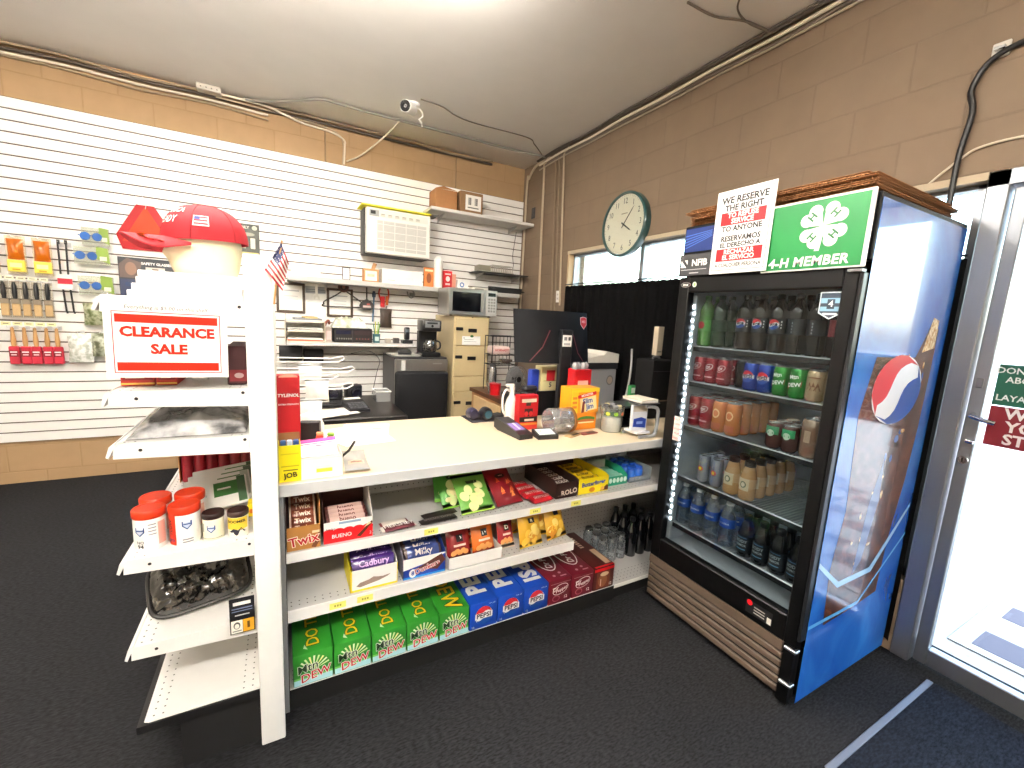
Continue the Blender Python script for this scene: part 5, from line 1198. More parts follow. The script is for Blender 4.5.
# glove packs
for k, x in enumerate((-1.755, -1.62, -1.487)):
    t = hang('glove_pack', ('leftmost', 'middle', 'rightmost')[k]+' orange and yellow blister pack on the top hook row of the slatwall', 'blister pack', x, 1.57, 'orange packs on the slatwall')
    b = B(); hook(b, 0, .252); b.build('wire_hook', t)
    b = B(); b.pillow(front(0, -.075, .10), .085, .14, .05, M('CC6A08', .35, coat=.5, noise=.3), .008, None, k); f = front(0, -.103, 0); b.build('orange_tool', t)
    b = B(); b.box(-.05, .05, -.072, -.070, .0, .262, clear('FBF3E2', .25, .08, .15)); b.box(-.045, .045, -.090, -.073, .015, .095, M('F4E05A', .4), .004); f = front(0, -.0902, 0); b.rect(f, -.03, .03, .045, .075, M('F8F3B0', .5)); b.rect(f, -.02, .02, .025, .035, M('C8A020', .5)); b.build('backing_card', t)
for k, x in enumerate((-1.71, -1.655, -1.60, -1.545, -1.487)):
    t = hang('paint_brush', 'black-handled paint brush in clear pack on the middle hook row, '+('leftmost', 'second from left', 'middle', 'fourth from left', 'rightmost')[k], 'paint brush', x, 1.275, 'black-handled brushes on the slatwall')
    b = B(); hook(b, 0, .245); b.build('wire_hook', t)
    b = B(); b.lathe([(.010, .12), (.014, .16), (.012, .21), (.007, .24)], M('141416', .4), (0, -.06, 0), 12); b.build('handle', t)
    b = B(); b.box(-.022, .022, -.068, -.052, .085, .12, M('9A8E7E', .35, .6), .003); b.box(-.021, .021, -.066, -.054, .0, .085, M('C9A97A', .8, noise=.3, scale=120), .004); b.build('bristles', t)
    b = B(); b.box(-.026, .026, -.0505, -.0495, -.01, .245, clear('F4F0E8', .25, .08, .12)); b.build('clear_sleeve', t)
for k, x in enumerate((-1.69, -1.63, -1.575, -1.515, -1.46)):
    t = hang('paint_brush', 'wooden-handled paint brush in pink and red sleeve on the bottom hook row, '+('leftmost', 'second from left', 'middle', 'fourth from left', 'rightmost')[k], 'paint brush', x, .925, 'red-sleeved brushes on the slatwall')
    b = B(); hook(b, 0, .27); b.build('wire_hook', t)
    b = B(); b.lathe([(.012, .13), (.015, .17), (.011, .22), (.009, .262), (.004, .268)], M('C99A62', .4, coat=.3, noise=.2), (0, -.06, 0), 12); b.build('handle', t)
    b = B(); b.box(-.0265, .0265, -.074, -.046, .0, .13, M('C0283E', .45), .006); f = front(0, -.0745, 0); b.rect(f, -.024, .024, .055, .10, M('7E1420', .5)); b.rect(f, -.018, .018, .085, .094, WHITE, .001); b.rect(f, -.014, .014, .066, .074, M('E9D0D0', .5), .001); b.build('sleeve', t)
for k in range(5): 
    b = B(); b.box(-.024, .024, -.132, -.130, -.012, .012, M('F6EFB8', .5), .001); b.rect(front(0, -.132, 0), -.014, .014, -.003, .003, M('8A8460', .5)); tag(b.build('hook_tag', None, (-1.69+.0575*k, YW, 1.222)), 'small cream price tag on the bottom hook row, '+('leftmost', 'second from left', 'middle', 'fourth from left', 'rightmost')[k], 'price tag', 'price tags on the bottom hook row')
for k in range(5):
    b = B(); b.box(-.024, .024, -.132, -.130, -.012, .012, M('F4F0D8', .5), .001); b.rect(front(0, -.132, 0), -.014, .014, -.003, .003, M('8A8460', .5)); tag(b.build('hook_tag', None, (-1.705+.0575*k, YW, 1.540)), 'small cream price tag on the middle hook row, '+('leftmost', 'second from left', 'middle', 'fourth from left', 'rightmost')[k], 'price tag', 'price tags on the middle hook row')
for k, x in enumerate((-1.405, -1.365)):
    t = hang('black_rod', 'thin black rod tool with red and white tag hanging on the slatwall, %s one' % ('left', 'right')[k], 'rod', x, 1.32, 'black rods on the slatwall')
    b = B(); b.tube([(.004*k, -.06, .50), (0, -.06, .25), (.012, -.06, .0), (.02, -.075, -.01)], .006, M('121214', .4), 8); b.cyl((0.003, -.06, .485), .009, .03, M('121214', .4), 'z', 10); b.build('rod', t)
    b = B(); b.box(-.018, .022, -.068, -.066, .16, .27, WHITE, .001); b.rect(front(0, -.068, 0), -.018, .022, .20, .24, M('C8283A', .5)); b.build('tag', t)
    b = B(); hook(b, .003, .49, .06); b.build('wire_hook', t)
OLIVE = M('7E9A3A', .45); 
for k, (x, z, w, h) in enumerate(((-1.185, 1.815, .155, .125), (-1.215, 1.675, .20, .125), (-1.205, 1.45, .20, .14))):
    t = hang('glasses_pack', ('top', 'middle', 'bottom')[k]+' clear pack of blue glasses with green card on the slatwall', 'blister pack', x, z, 'glasses packs on the slatwall')
    b = B(); b.box(-w/2, w/2, -.094, -.090, 0, h, clear('EFF3EA', .3, .08, .2)); b.build('clear_pack', t)
    b = B(); b.prism([(w*.12, h*.35), (w*.5, h*.1), (w*.46, h*1.0), (w*.14, h*1.05)], front(0, -.097, 0), .002, OLIVE); b.rect(front(0, -.0972, 0), w*.22, w*.42, h*.1+.02, h*.1+.05, M('E6EAD0', .5)); b.build('green_card', t)
    b = B(); BL = M('2E5EA6', .15, coat=.8)
    for s_ in (-1, 1): b.lathe([(.028, 0), (.030, .004), (.024, .010), (0, .012)], BL, (-w*.16+s_*.034, -.098, h*.5), 14, 'y')
    b.box(-w*.16-.012, -w*.16+.012, -.108, -.100, h*.52, h*.56, BL); b.tube([(-w*.16-.062, -.10, h*.52), (-w*.16-.07, -.096, h*.55)], .004, BL, 6); b.build('glasses', t)
    b = B(); hook(b, .02, h+.005, .10); b.build('wire_hook', t)
rumple_ = lambda *a, **k: None
def hang_bag(x, z, w, h, m, label, sd, y=-.07):
    t = hang('hanging_bag', label, 'bag', x, z, 'bags on the slatwall'); b = B(); b.pillow(front(0, y, 0), w, h, .05, m, .01, None, sd); b.build('bag', t); b = B(); hook(b, 0, h+.004, .09); b.build('wire_hook', t); return t
hang_bag(-1.235, 1.225, .13, .165, speckle('olive_pack', '5E6A3A', 'B4B89A', 30, .4, .6, .3, .5), 'clear bag of olive-green parts on the slatwall, left of the clearance sign', 21)
hang_bag(-1.215, .985, .11, .18, speckle('olive_pack_low', '5E6248', 'B4B8A4', 30, .4, .6, .3, .5), 'clear bag of grey-green parts low on the slatwall, left of the clearance sign', 22)
hang_bag(-1.335, .94, .14, .22, speckle('white_pack', 'B9BEB0', 'F4F4F0', 34, .4, .6, .3, .5), 'crumpled white bag with green stem hanging beside the red-sleeved brushes', 23)
# slow-vehicle triangle
t = hang('triangle_sign', 'orange slow-vehicle triangle with red borders hung high on the slatwall', 'sign', -.90, 1.985)
tri = [(-.115, .178), (-.0, .178), (.06, .178), (.19, -.06), (.16, -.178), (-.12, -.178), (-.185, -.075)]
b = B(); b.prism([(-.055, .178), (.055, .178), (.188, -.06), (.155, -.165), (-.155, -.165), (-.188, -.06)], front(0, -.012, 0), .003, M('A20A12', .5, spec=.3)); b.build('red_border', t)
b = B(); b.prism([(0, .170), (.150, -.105), (-.150, -.105)], front(0, -.0135, 0), .0012, M('E43C10', .5, spec=.3)); b.build('orange_face', t)
b = B(); b.tube([(.0, -.014, .15), (.01, -.018, .19), (-.01, -.012, .23), (-.02, -.004, .26)], .002, WIRE, 6); b.build('wire_loop', t)
t = hang('glasses_box', 'dark display card of safety glasses on the slatwall behind the clearance sign', 'display card', -.905, 1.60)
b = B(); b.box(-.175, .175, -.06, -.055, -.155, .155, M('1C2129', .45), .001); f = front(0, -.0602, 0)
b.text(f, 'SAFETY GLASSES', .06, .115, .026, WHITE, bold=.03); b.rect(f, -.01, .11, .055, .09, M('C9C2B8', .5)); b.rect(f, .03, .07, .064, .080, M('6A5A4E', .5), .001); b.poly([(-.17, -.0), (-.06, .0), (-.03, .12), (-.12, .15), (-.17, .1)], f, M('5A4A44', .5)); b.disc(f, -.10, .07, .035, .05, M('8A6A58', .5), .001); b.rect(f, -.17, .17, -.15, -.01, M('1E2C4E', .5), .001); b.build('card', t)
b = B()
for i_ in range(3):
    for j_ in range(2):
        for s_ in (-1, 1): b.lathe([(.019, 0), (.02, .003), (0, .006)], M('3A4A6A', .1, coat=.9), (-.10+.1*i_+s_*.022, -.0625, -.05-.06*j_), 10, 'y')
b.build('glasses', t)
t = hang('parts_card', 'black hang card with small parts on the slatwall right of the cap', 'display card', -.22, 1.99)
b = B(); b.box(-.085, .085, -.012, -.010, -.135, .135, M('35382E', .5), .001); f = front(0, -.0122, 0); b.text(f, 'ONLY', -.03, .105, .03, M('D9D4C0', .5), bold=.02); b.disc(f, .05, .105, .02, .018, M('B9BCA8', .5)); b.disc(f, .0, .05, .05, .015, M('8A8E7E', .5)); b.rect(f, -.075, .075, -.13, -.10, M('C9B46A', .5)); b.build('card', t)
b = B()
for s_ in (-1, 1): b.box(-.018+s_*.035, .018+s_*.035, -.02, -.0125, -.07, .02, M('D9D6C8', .4), .004)
b.build('parts', t)

# ------------------------------------------------------------------ things on the countertop, left end
ZC = CT+.0006
def simple_box(name, label, cat, x0, x1, y0, y1, z0, h, m, art=None, grp=None, rz=0, bev=.0015, top=None):
    b = B(); w, d = x1-x0, y1-y0; b.box(0, w, 0, d, 0, h, m, bev)
    if top: b.rect(upward(0, 0, h), .002, w-.002, .002, d-.002, top, .0008)
    if art: art(b, front(0, 0, 0), w, h)
    return tag(b.build(name, None, (x0, y0, z0), (0, 0, rz)), label, cat, grp)
t = thing('display_carton', 'bright yellow counter display carton with black lettering at the left end of the countertop', 'carton', (-.014, 1.535, ZC))
b = B(); w = .066; YJ = M('F4E414', .45); b.box(0, w, 0, .002, 0, .125, YJ); b.box(0, .002, .002, .075, 0, .125, YJ); b.box(w-.002, w, .002, .075, 0, .125, YJ); b.box(0, w, .073, .075, 0, .15, CARD); b.box(.002, w-.002, .002, .073, 0, .1, M('8A7A5A', .7)); f = front(0, 0, 0)
b.text(f, 'JOB', w*.52, .022, .024, M('2A2410', .5), .001, bold=.03, rot=.1); b.rect(f, w*.2, w*.85, .038, .042, M('6A6014', .5)); b.rect(f, w*.1, w*.9, .052, .056, M('C9B814', .5)); b.rect(f, w*.1, w*.9, .094, .098, M('DCCB14', .5)); b.build('carton', t)
for k in range(3):
    b = B(); b.box(.006+.019*k, .023+.019*k, .012, .03, .1005, .138, (M('3A5A8E', .4), M('B9C6D6', .4), M('2A4A86', .4))[k], .003); tag(b.build('lighter', None, (-.014, 1.535, ZC)), 'blue lighter in the yellow display carton, '+('leftmost', 'middle', 'rightmost')[k], 'lighter', 'lighters in the yellow carton')
def art(b, f, w, h):
    b.rect(f, .002, w-.002, .012, h*.14, M('7A5A4A', .6)); b.rect(f, 0, w, h*.14, h-.002, M('BC0F1C', .45), .0005); b.rect(f, .006, w*.52, h*.17, h*.28, WHITE, .001); b.rect(f, .01, w*.27, h*.19, h*.26, M('C9B9B4', .5), .0014); b.rect(f, w*.30, w*.47, h*.19, h*.26, M('9A9A9A', .5), .0014); b.rect(f, w*.6, w*.95, h*.17, h*.25, M('F09A9A', .5), .001); b.rect(f, w*.62, w*.95, h*.27, h*.29, WHITE, .001)
    b.text(f, 'TYLENOL', w*.5, h*.80, .0155, WHITE, .001, bold=.03, shear=.1); b.text(f, 'EXTRA STRENGTH', w*.5, h*.71, .0075, WHITE, .001, bold=.02); b.disc(f, w*.5, h-.006, w*.42, .012, M('F3A08A', .4), .0009, t0=0, t1=PI, n=12)
simple_box('medicine_carton', 'tall red medicine display box standing behind the yellow carton', 'box', -.014, .056, 1.625, 1.675, ZC, .345, M('B8101C', .45), art)
def art(b, f, w, h): b.rect(f, w*.38, w*.75, h*.28, h*.46, M('F1E94A', .5)); b.rect(f, .004, w-.004, h-.006, h-.002, M('E6E4E2', .5))
b = B(); w, d, h = .136, .15, .075; b.box(0, w, 0, .002, 0, h, WHITE); b.box(0, .002, .002, d, 0, h, WHITE); b.box(w-.002, w, .002, d, 0, h, WHITE); b.box(.002, w-.002, .002, d, 0, .05, WHITE); art(b, front(0, 0, 0), w, h)
fr = plane((.004, .03, .07), (1, 0, .06), (0, .75, .55)); b.prism([(0, 0), (.118, 0), (.118, .072), (0, .072)], fr, .002, WHITE); b.rect(fr, 0, .118, .056, .072, M('D9188A', .45)); b.rect(fr, 0, .118, .049, .053, M('B5146A', .45)); b.rect(fr, .05, .075, .037, .043, M('6A5A7A', .5), .001)
for q in range(2): b.rect(fr, .03, .09, .026-.008*q, .029-.008*q, M('B9A9C0', .5))
b.rect(fr, .045, .08, .006, .011, M('D98AA8', .5), .001)
tag(b.build('display_carton', None, (.047, 1.536, ZC)), 'white open counter carton with a magenta striped header card', 'carton')
for k in range(2):
    b = B(); b.box(-.013, .013, -.008, .008, 0, .055, M('E8331E', .35, coat=.5), .005, seg=2); b.box(-.012, .012, -.007, .007, .0555, .068, (M('E9A070', .4), M('7DA83A', .4))[k], .003)
    tag(b.build('lighter', None, (.118+.036*k, 1.70-.02*k, ZC+.045*0+.0515), (0, .08, 0)), 'red-orange lighter in the magenta-striped carton, '+('the left one', 'the right one with green top')[k], 'lighter')
    o = bpy.context.scene.objects[-1] if False else None
simple_box('card_holder', 'black card holder standing behind the red-orange lighters', 'holder', .055, .125, 1.74, 1.775, ZC, .15, M('17171A', .5), None, None, -.25)
b = B(); b.tube([(.0, 0, .004), (.035, -.04, .05), (.05, -.07, .09)], .005, M('1A1A1C', .4), 8); tag(b.build('marker_pen', None, (.185, 1.69, ZC+.004)), 'black pen leaning at the right side of the magenta-striped carton', 'pen')
b = B(); ff = b.pillow(upward(0, 0, 0), .088, .235, .018, clear('F0EDE8', .25, .06, .45), .012, M('8A8E92', .3), 3); b.rect(ff, -.03, .03, .05, .085, M('B9A58E', .5), .001, n=4); b.rect(ff, -.02, .02, .062, .072, M('7A4A3A', .5), .002, n=3)
tag(b.build('clear_packet', None, (.235, 1.545, ZC+.010), (0, 0, -.06)), 'flat clear packet with brown print lying on the countertop', 'packet')
for k, (x, y, rz, lab) in enumerate(((.33, 2.02, .1, 'lowest'), (.35, 2.09, -.25, 'middle'), (.28, 2.05, .35, 'topmost'))):
    b = B(); b.box(-.11, .11, -.14, .14, 0, .0008, PAPER); b.rect(upward(0, 0, .0008), .03, .075, .03, .05, M('8A8A88', .6), .0004) if k == 1 else None
    tag(b.build('paper_sheet', None, (x, y, ZC+.0012*k), (0, 0, rz)), 'loose white paper sheet on the counter beside the hanging packets, '+lab+' of three', 'paper', 'loose papers on the counter')
# packets on the rack hooks over the counter
for k, (x, y, z0, h, lab) in enumerate(((.13, 2.345, 1.045, .125, 'upper left'), (.155, 2.27, .985, .12, 'upper right'), (.12, 2.225, .885, .13, 'lower'))):
    b = B(); b.pillow(front(0, 0, 0), .11, h, .022, M('FAFAF8', .45), .01, None, 30+k); tag(b.build('hanging_packet', None, (x, y, z0), (0, 0, 0)), 'white packet on the hooks behind the red medicine box, %s one' % lab, 'packet', 'white packets on the hooks')
b = B(); b.lathe([(.055, 0), (.062, .02), (.058, .09), (.036, .13), (.0, .145)], M('F3EFEA', .6), (0, 0, 0), 20); b.tube([(.062*math.cos(t), .062*math.sin(t), .03) for t in [k*PI/8 for k in range(16)]], .0015, M('B9B5B0', .5), 6, True)
tag(b.build('cloth_hat', None, (.10, 1.95, ZC)), 'rounded white cloth hat on the counter behind the red medicine box', 'hat')

# ------------------------------------------------------------------ things on the countertop, right end
b = B(); b.box(0, .19, 0, .17, 0, .003, M('26222A', .8), .001); tag(b.build('desk_mat', None, (.915, 2.10, ZC)), 'dark mat at the back edge of the countertop', 'mat')
t = thing('barcode_scanner', 'black barcode scanner with two rounded pods on the dark mat', 'scanner', (.985, 2.15, ZC+.0036))
b = B(); DB = M('14151B', .3, coat=.5)
b.lathe([(.001, -.03), (.03, -.028), (.036, -.01), (.036, .02), (.026, .032), (0, .034)], DB, (.03, -.012, .0365), 20, 'y'); b.build('scan_head', t)
b = B(); b.lathe([(.001, -.03), (.026, -.028), (.033, -.01), (.033, .02), (.022, .03), (0, .032)], M('23203A', .3, coat=.5), (-.042, .015, .0335), 20, 'y'); b.build('base_pod', t)
b = B(); b.box(-.03, .02, -.01, .02, .01, .045, DB, .008); b.build('neck', t)
b = B(); b.lathe([(.022, 0), (.022, .003), (0, .004)], M('2F5A6A', .2, coat=.8), (.03, -.046, .0365), 16, 'y', caps=False, rot=Matrix(((1, 0, 0), (0, 0, -1), (0, 1, 0)))); b.build('scan_window', t)
simple_box('wallet', 'black leather wallet lying beside the barcode scanner', 'wallet', 1.075, 1.16, 2.115, 2.20, ZC+.004, .02, M('131315', .5), None, None, .3, .006)
t = thing('card_terminal', 'black card payment terminal with a lilac screen on the counter', 'payment terminal', (1.032, 1.845, ZC), math.radians(5)); t.scale = (.88, .85, .9)
b = B(); T1 = M('1B1C20', .4, coat=.2); b.prism([(-.14, 0), (-.14, .028), (.02, .055), (.13, .068), (.145, .05), (.145, .012), (.10, 0)], plane((.045, 0, 0), (0, 1, 0), (0, 0, 1)), .09, T1); b.build('body', t)
def tf(a, c, off=0):
    y = c; z = .028+(y+.14)*(.027/.16) if y < .02 else .055+(y-.02)*(.013/.11); return Vector((a, y, z+off))
b = B(); b.poly([(-.034, -.08), (.034, -.08), (.034, .018), (-.034, .018)], tf, M('8A86C8', .15, coat=1), .001); b.poly([(-.004, -.07), (.008, -.07), (.014, .018), (.0, .018)], tf, M('C9C6EE', .15), .0014); b.build('screen', t)
b = B(); b.poly([(-.032, .035), (.032, .035), (.032, .115), (-.032, .115)], tf, M('101114', .5), .001); b.build('keypad', t)
t = thing('card_reader', 'small black card reader with a white screen lying on the counter beside the terminal', 'card reader', (1.155, 1.735, ZC), math.radians(-8))
b = B(); b.prism([(-.045, 0), (-.045, .02), (.045, .034), (.045, 0)], plane((.054, 0, 0), (0, 1, 0), (0, 0, 1)), .108, T1); b.build('body', t)
sf = plane((0, 0, .027), (1, 0, 0), (0, .09, .014)); b = B(); b.rect(sf, -.044, .044, -.034, .034, M('E3EDE8', .3), .0008); b.rect(sf, -.025, -.017, .004, .012, M('2A2A2A', .5), .0014); b.rect(sf, -.005, .03, .006, .009, M('9AA8A0', .5), .0014); b.build('screen', t)
# red jerky carton + white jug
def art(b, f, w, h):
    b.rect(f, 0, w, .0, h*.23, M('C22A24', .4)); b.rect(f, 0, w, h*.14, h*.20, M('E0862E', .4), .001); b.rect(f, .004, w-.004, h*.23, h*.38, M('17120F', .4), .001); b.rect(f, w*.3, w*.8, h*.26, h*.32, M('E4D9C8', .4), .0014)
    b.rect(f, w*.28, w*.72, h*.40, h*.62, M('3A1A14', .4), .001); b.disc(f, w*.38, h*.47, .012, .013, M('C8282A', .4), .0014); b.disc(f, w*.62, h*.47, .012, .013, M('C8282A', .4), .0014); b.rect(f, w*.12, w*.9, h*.80, h*.90, M('D9D0B8', .4), .001); b.rect(f, w*.35, w*.6, h*.70, h*.80, M('3A2A20', .4), .0012)
simple_box('snack_carton', 'red and black snack carton on the counter behind the card terminal', 'carton', 1.085, 1.20, 1.885, 1.935, ZC, .185, M('B4121A', .4), art)
t = thing('spray_jug', 'white plastic jug with handle behind the red and black snack carton', 'jug', (1.125, 2.045, ZC))
b = B(); b.lathe([(.03, 0), (.038, .006), (.038, .10), (.028, .135), (.014, .16), (.013, .185)], M('EDEAE4', .4), seg=18); b.build('jug_body', t)
b = B(); b.tube(smooth([(-.012, 0, .18), (-.04, -.004, .19), (-.058, -.004, .15), (-.056, -.004, .08), (-.037, 0, .05)]), .006, M('EDEAE4', .4), 8); b.build('handle', t)
b = B(); b.lathe([(.015, .186), (.016, .205), (0, .208)], M('E9E5DE', .4), seg=14); b.box(-.04, .012, -.008, .008, .205, .222, M('E9E5DE', .4), .004); b.build('nozzle', t)
t = thing('clear_tub', 'clear plastic tub lying on its side with grey contents', 'tub', (1.200, 1.785, ZC+.0675))
b = B(); R_ = Matrix(((0, 0, 1), (0, 1, 0), (-1, 0, 0)))
b.lathe([(.060, 0), (.065, .008), (.065, .12), (.060, .128)], clear('D6D6DA', .35, .05, .25), seg=24, rot=R_); b.build('tub', t)
b = B(); b.lathe([(.067, .1285), (.067, .140), (0, .140)], M('8A5A2A', .35, coat=.4), seg=24, rot=R_); b.build('lid', t)
b = B(); rn = random.Random(3)
for k in range(14): b.rbox((.025+.07*rn.random(), rn.uniform(-.018, .018), -.018+rn.uniform(-.008, .02)), (.04, .025, .012), M(('3A383E', '55525A', '6A6468')[k % 3], .4), (rn.random()*3, rn.random()*3, rn.random()*3), .002)
b.build('contents', t)
# meat-stick cartons
OR = M('E98A1A', .4, coat=.3)
def art(b, f, w, h):
    b.rect(f, .0, w*.22, 0, h, M('EFA52A', .4)); b.disc(f, w*.6, h*.62, w*.34, h*.16, M('3F7A2E', .45), .001); b.disc(f, w*.6, h*.5, w*.34, h*.12, M('B5622A', .45), .0012); b.rect(f, w*.3, w*.9, h*.38, h*.46, M('F0E0B0', .45), .0014)
t = simple_box('meat_stick_carton', 'orange meat-snack carton on the counter, lower one of the orange pair', 'carton', 1.355, 1.53, 1.80, 1.90, ZC, .095, OR, art)
def art(b, f, w, h):
    b.rect(f, 0, w*.24, 0, h, M('F4C62A', .4)); b.rect(f, .0, w, h*.84, h, M('F6D02A', .4), .0008); fr2 = lambda a, c, o=0: f(w*.58+a*math.cos(.17)-c*math.sin(.17), h*.5+a*math.sin(.17)+c*math.cos(.17), o)
    b.rect(fr2, -.062, .062, .022, .040, M('D9202A', .4), .001); b.text(fr2, 'MONSTER', 0, .031, .017, WHITE, .0014, bold=.03); b.rect(fr2, -.05, .058, -.058, .018, M('F6E2A8', .4), .001)
    b.text(fr2, 'Slim', .0, -.002, .040, WHITE, .0012, bold=.08); b.text(fr2, 'Slim', .0, -.002, .040, M('3A4A8A', .4), .0016, bold=.03); b.text(fr2, 'Jim', .012, -.036, .040, WHITE, .0012, bold=.08); b.text(fr2, 'Jim', .012, -.036, .040, M('3A4A8A', .4), .0016, bold=.03); b.poly([(-.05, -.06), (-.03, -.06), (-.02, .0), (-.034, .0)], fr2, M('7A2A1A', .4), .0018)
    for q in range(3): b.rect(f, w*.04, w*.2, h*(.2+.18*q), h*(.3+.18*q), M('E0862E', .4), .0012)
simple_box('meat_stick_carton', 'yellow and orange meat-snack carton with blue lettering, upper one of the orange pair', 'carton', 1.345, 1.53, 1.79, 1.895, ZC+.0956, .135, M('F0A01E', .4, coat=.3), art, None, 0)
t = thing('snack_tub', 'red snack tub with clear domed packets standing behind the orange cartons', 'tub', (1.505, 1.945, ZC))
def art(b, f, w, h): b.rect(f, 0, w, 0, h*.6, M('2A1414', .4)); b.disc(f, w*.5, h*.6, .022, .025, M('2A1414', .4), .001); b.rect(f, w*.2, w*.8, h*.72, h*.8, M('F3C6C0', .4), .001)
b = B(); b.box(-.06, .06, -.035, .035, 0, .315, M('A80E1A', .4), .004); art(b, front(-.06, -.035, 0), .12, .315); b.build('tub', t)
b = B()
for k in range(4): b.lathe([(.018, 0), (.02, .02), (.012, .036), (0, .04)], clear('E3E3E6', .5, .08, .35), (-.042+.028*k, -.008+.012*(k % 2), .3152), 10)
b.build('packets', t)
t = thing('candy_jar', 'clear candy jar with green labels and white contents on the counter', 'jar', (1.582, 1.735, ZC)); t.scale = (1.2, 1.2, 1.0)
b = B(); b.lathe([(.001, 0), (.042, 0), (.046, .006), (.050, .09), (.054, .095), (.056, .14)], clear('EAF0EE', .35, .04, .12), seg=22); b.build('jar', t)
b = B(); b.lathe([(.041, .003), (.043, .03), (.040, .078), (0, .086)], M('FFFFFF', .7), seg=16); b.build('contents', t)
b = B(); f = round_frame(0, 0, .0525, 0, -PI*.62); b.rect(f, -.055, .055, .092, .118, M('2E5A2A', .4), .001, n=10)
for a, c in ((-.035, 'D9E04A'), (0, '9AD03A'), (.035, 'E0704A')): b.disc(f, a, .105, .010, .010, M(c, .4), .002, n=12)
b.build('label_band', t)
b = B()
for k in range(7): t_ = k*2*PI/7; b.box(-.012+.03*math.cos(t_), .012+.03*math.cos(t_), -.009+.03*math.sin(t_), .009+.03*math.sin(t_), .125, .148, M(('2A2A2E', '8A8A8E', 'C9B98A', '3A3A3E')[k % 4], .4), .004)
b.build('wrapped_candies', t)
t = thing('smoked_case', 'smoked clear plastic case standing between the candy jar and the grey stand', 'case', (1.79, 1.815, ZC))
b = B(); b.box(-.10, .09, -.05, .10, 0, .012, M('15161A', .4), .003); b.box(-.10, -.094, -.05, .10, .0125, .11, clear('5A5E62', .3, .04, .2)); b.box(.084, .09, -.05, .10, .0125, .11, clear('5A5E62', .3, .04, .2)); b.box(-.094, .084, .092, .10, .0125, .11, clear('5A5E62', .3, .04, .2)); b.build('case', t)
b = B(); b.box(-.102, .092, -.054, .102, .1105, .122, M('4A4D50', .3, coat=.6), .003); b.build('lid', t)
t = thing('counter_stand', 'grey curved wire stand at the right end of the counter holding a pouch and papers', 'stand', (1.675, 1.60, ZC))
b = B(); GRY = M('9A9DA0', .4, .2)
for yy in (-.045, .075): b = B(); b.tube(smooth([(-.06, yy, .008), (.03, yy, .008), (.055, yy, .03), (.06, yy, .10), (.05, yy, .155), (-.03, yy, .17)]), .009, GRY, 8); b.build('side_hoop', t)
b = B(); b.box(-.065, .03, -.034, .064, .018, .032, M('DAD8DC', .5), .003); b.build('tray', t)
b = B(); b.box(-.075, .055, -.06, .09, .181, .187, M('3A3C40', .4), .002); b.build('top_plate', t)
b = B(); b.box(-.05, .05, -.006, .012, 0, .135, M('D9DCE4', .4), .003); f = front(-.05, -.006, 0); b.poly([(.01, .02), (.09, .012), (.092, .06), (.06, .07), (.012, .062)], f, M('1E3C9A', .4)); b.rect(f, .03, .07, .034, .048, M('8FA4DC', .4), .0016); b.rect(f, .006, .094, .10, .13, M('C9BFB0', .4)); tag(b.build('small_pouch', None, (1.648, 1.60, ZC+.0335), (0, 0, -.1)), 'white and blue pouch standing in the grey counter stand', 'pouch')
for k in range(3): 
    b = B(); b.box(-.06, .055, -.055, .085, 0, .005, (M('E4E0D6', .6), M('F0EEE8', .6), M('D4CBB8', .6))[k], .001); tag(b.build('booklet', None, (1.662, 1.60, ZC+.1876+.0056*k), (0, 0, .05*(k-1))), 'thin booklet on top of the grey counter stand, '+('lowest', 'middle', 'topmost')[k], 'booklet', 'booklets on the stand')
for k, (x, y, rz, m, lab) in enumerate(((1.315, 1.715, .4, M('B99A6A', .5), 'tan and black flat packet lying in front of the clear tub'), (1.42, 1.725, .15, M('8A4A42', .5), 'thin reddish flat packet lying in front of the orange cartons'))):
    b = B(); b.box(-.055, .055, -.022, .022, 0, .005, m, .002); b.rect(upward(0, 0, .005), -.02, .045, -.016, .004, M('2A2420', .5)); tag(b.build('flat_packet', None, (x, y, ZC), (0, 0, rz)), lab, 'packet')
# monitor
t = thing('computer_monitor', 'curved black computer monitor on the counter, seen from behind, with a red shield logo', 'monitor', (1.42, 2.045, ZC), math.radians(-3))
MB = M('06070B', .7, spec=.2, noise=.2)
def mon(u, v, dy=0): x = (u-.5)*.50; return Vector((x, -.0-.10*(.25-(u-.5)**2)*-0+.22*(u-.5)**2+dy+.055*v, .335+.30*v))
b = B()
V2 = []
b.grid(lambda u, v: mon(u, v, -.018*max(0, 1-abs(2*u-1)**6)), 18, 6, MB); b.grid(lambda u, v: mon(1-u, v, .012), 18, 6, M('08080A', .2, coat=1))
for q in (0, 1): b.grid(lambda u, v, q=q: mon(u, q, -.018*max(0, 1-abs(2*u-1)**6)+v*(.012+.018*max(0, 1-abs(2*u-1)**6))), 18, 1, MB); 
for q in (0, 1): b.grid(lambda u, v, q=q: mon(q, v, u*.012), 1, 6, MB)
b.build('display_panel', t)
mf = lambda a, c, o=0: mon(a/.50+.5, (c-.335)/.30, -.0185-o)
b = B(); RL = M('5A1522', .4)
b.poly([(-.185, .345), (-.178, .345), (-.108, .42), (-.112, .425)], mf, RL, .001); b.poly([(-.112, .42), (-.106, .42), (-.055, .52), (-.060, .525)], mf, RL, .001); b.poly([(.185, .345), (.178, .345), (.138, .39), (.142, .395)], mf, RL, .001); b.poly([(.142, .39), (.136, .39), (.10, .50), (.105, .505)], mf, RL, .001); b.build('accent_lines', t)
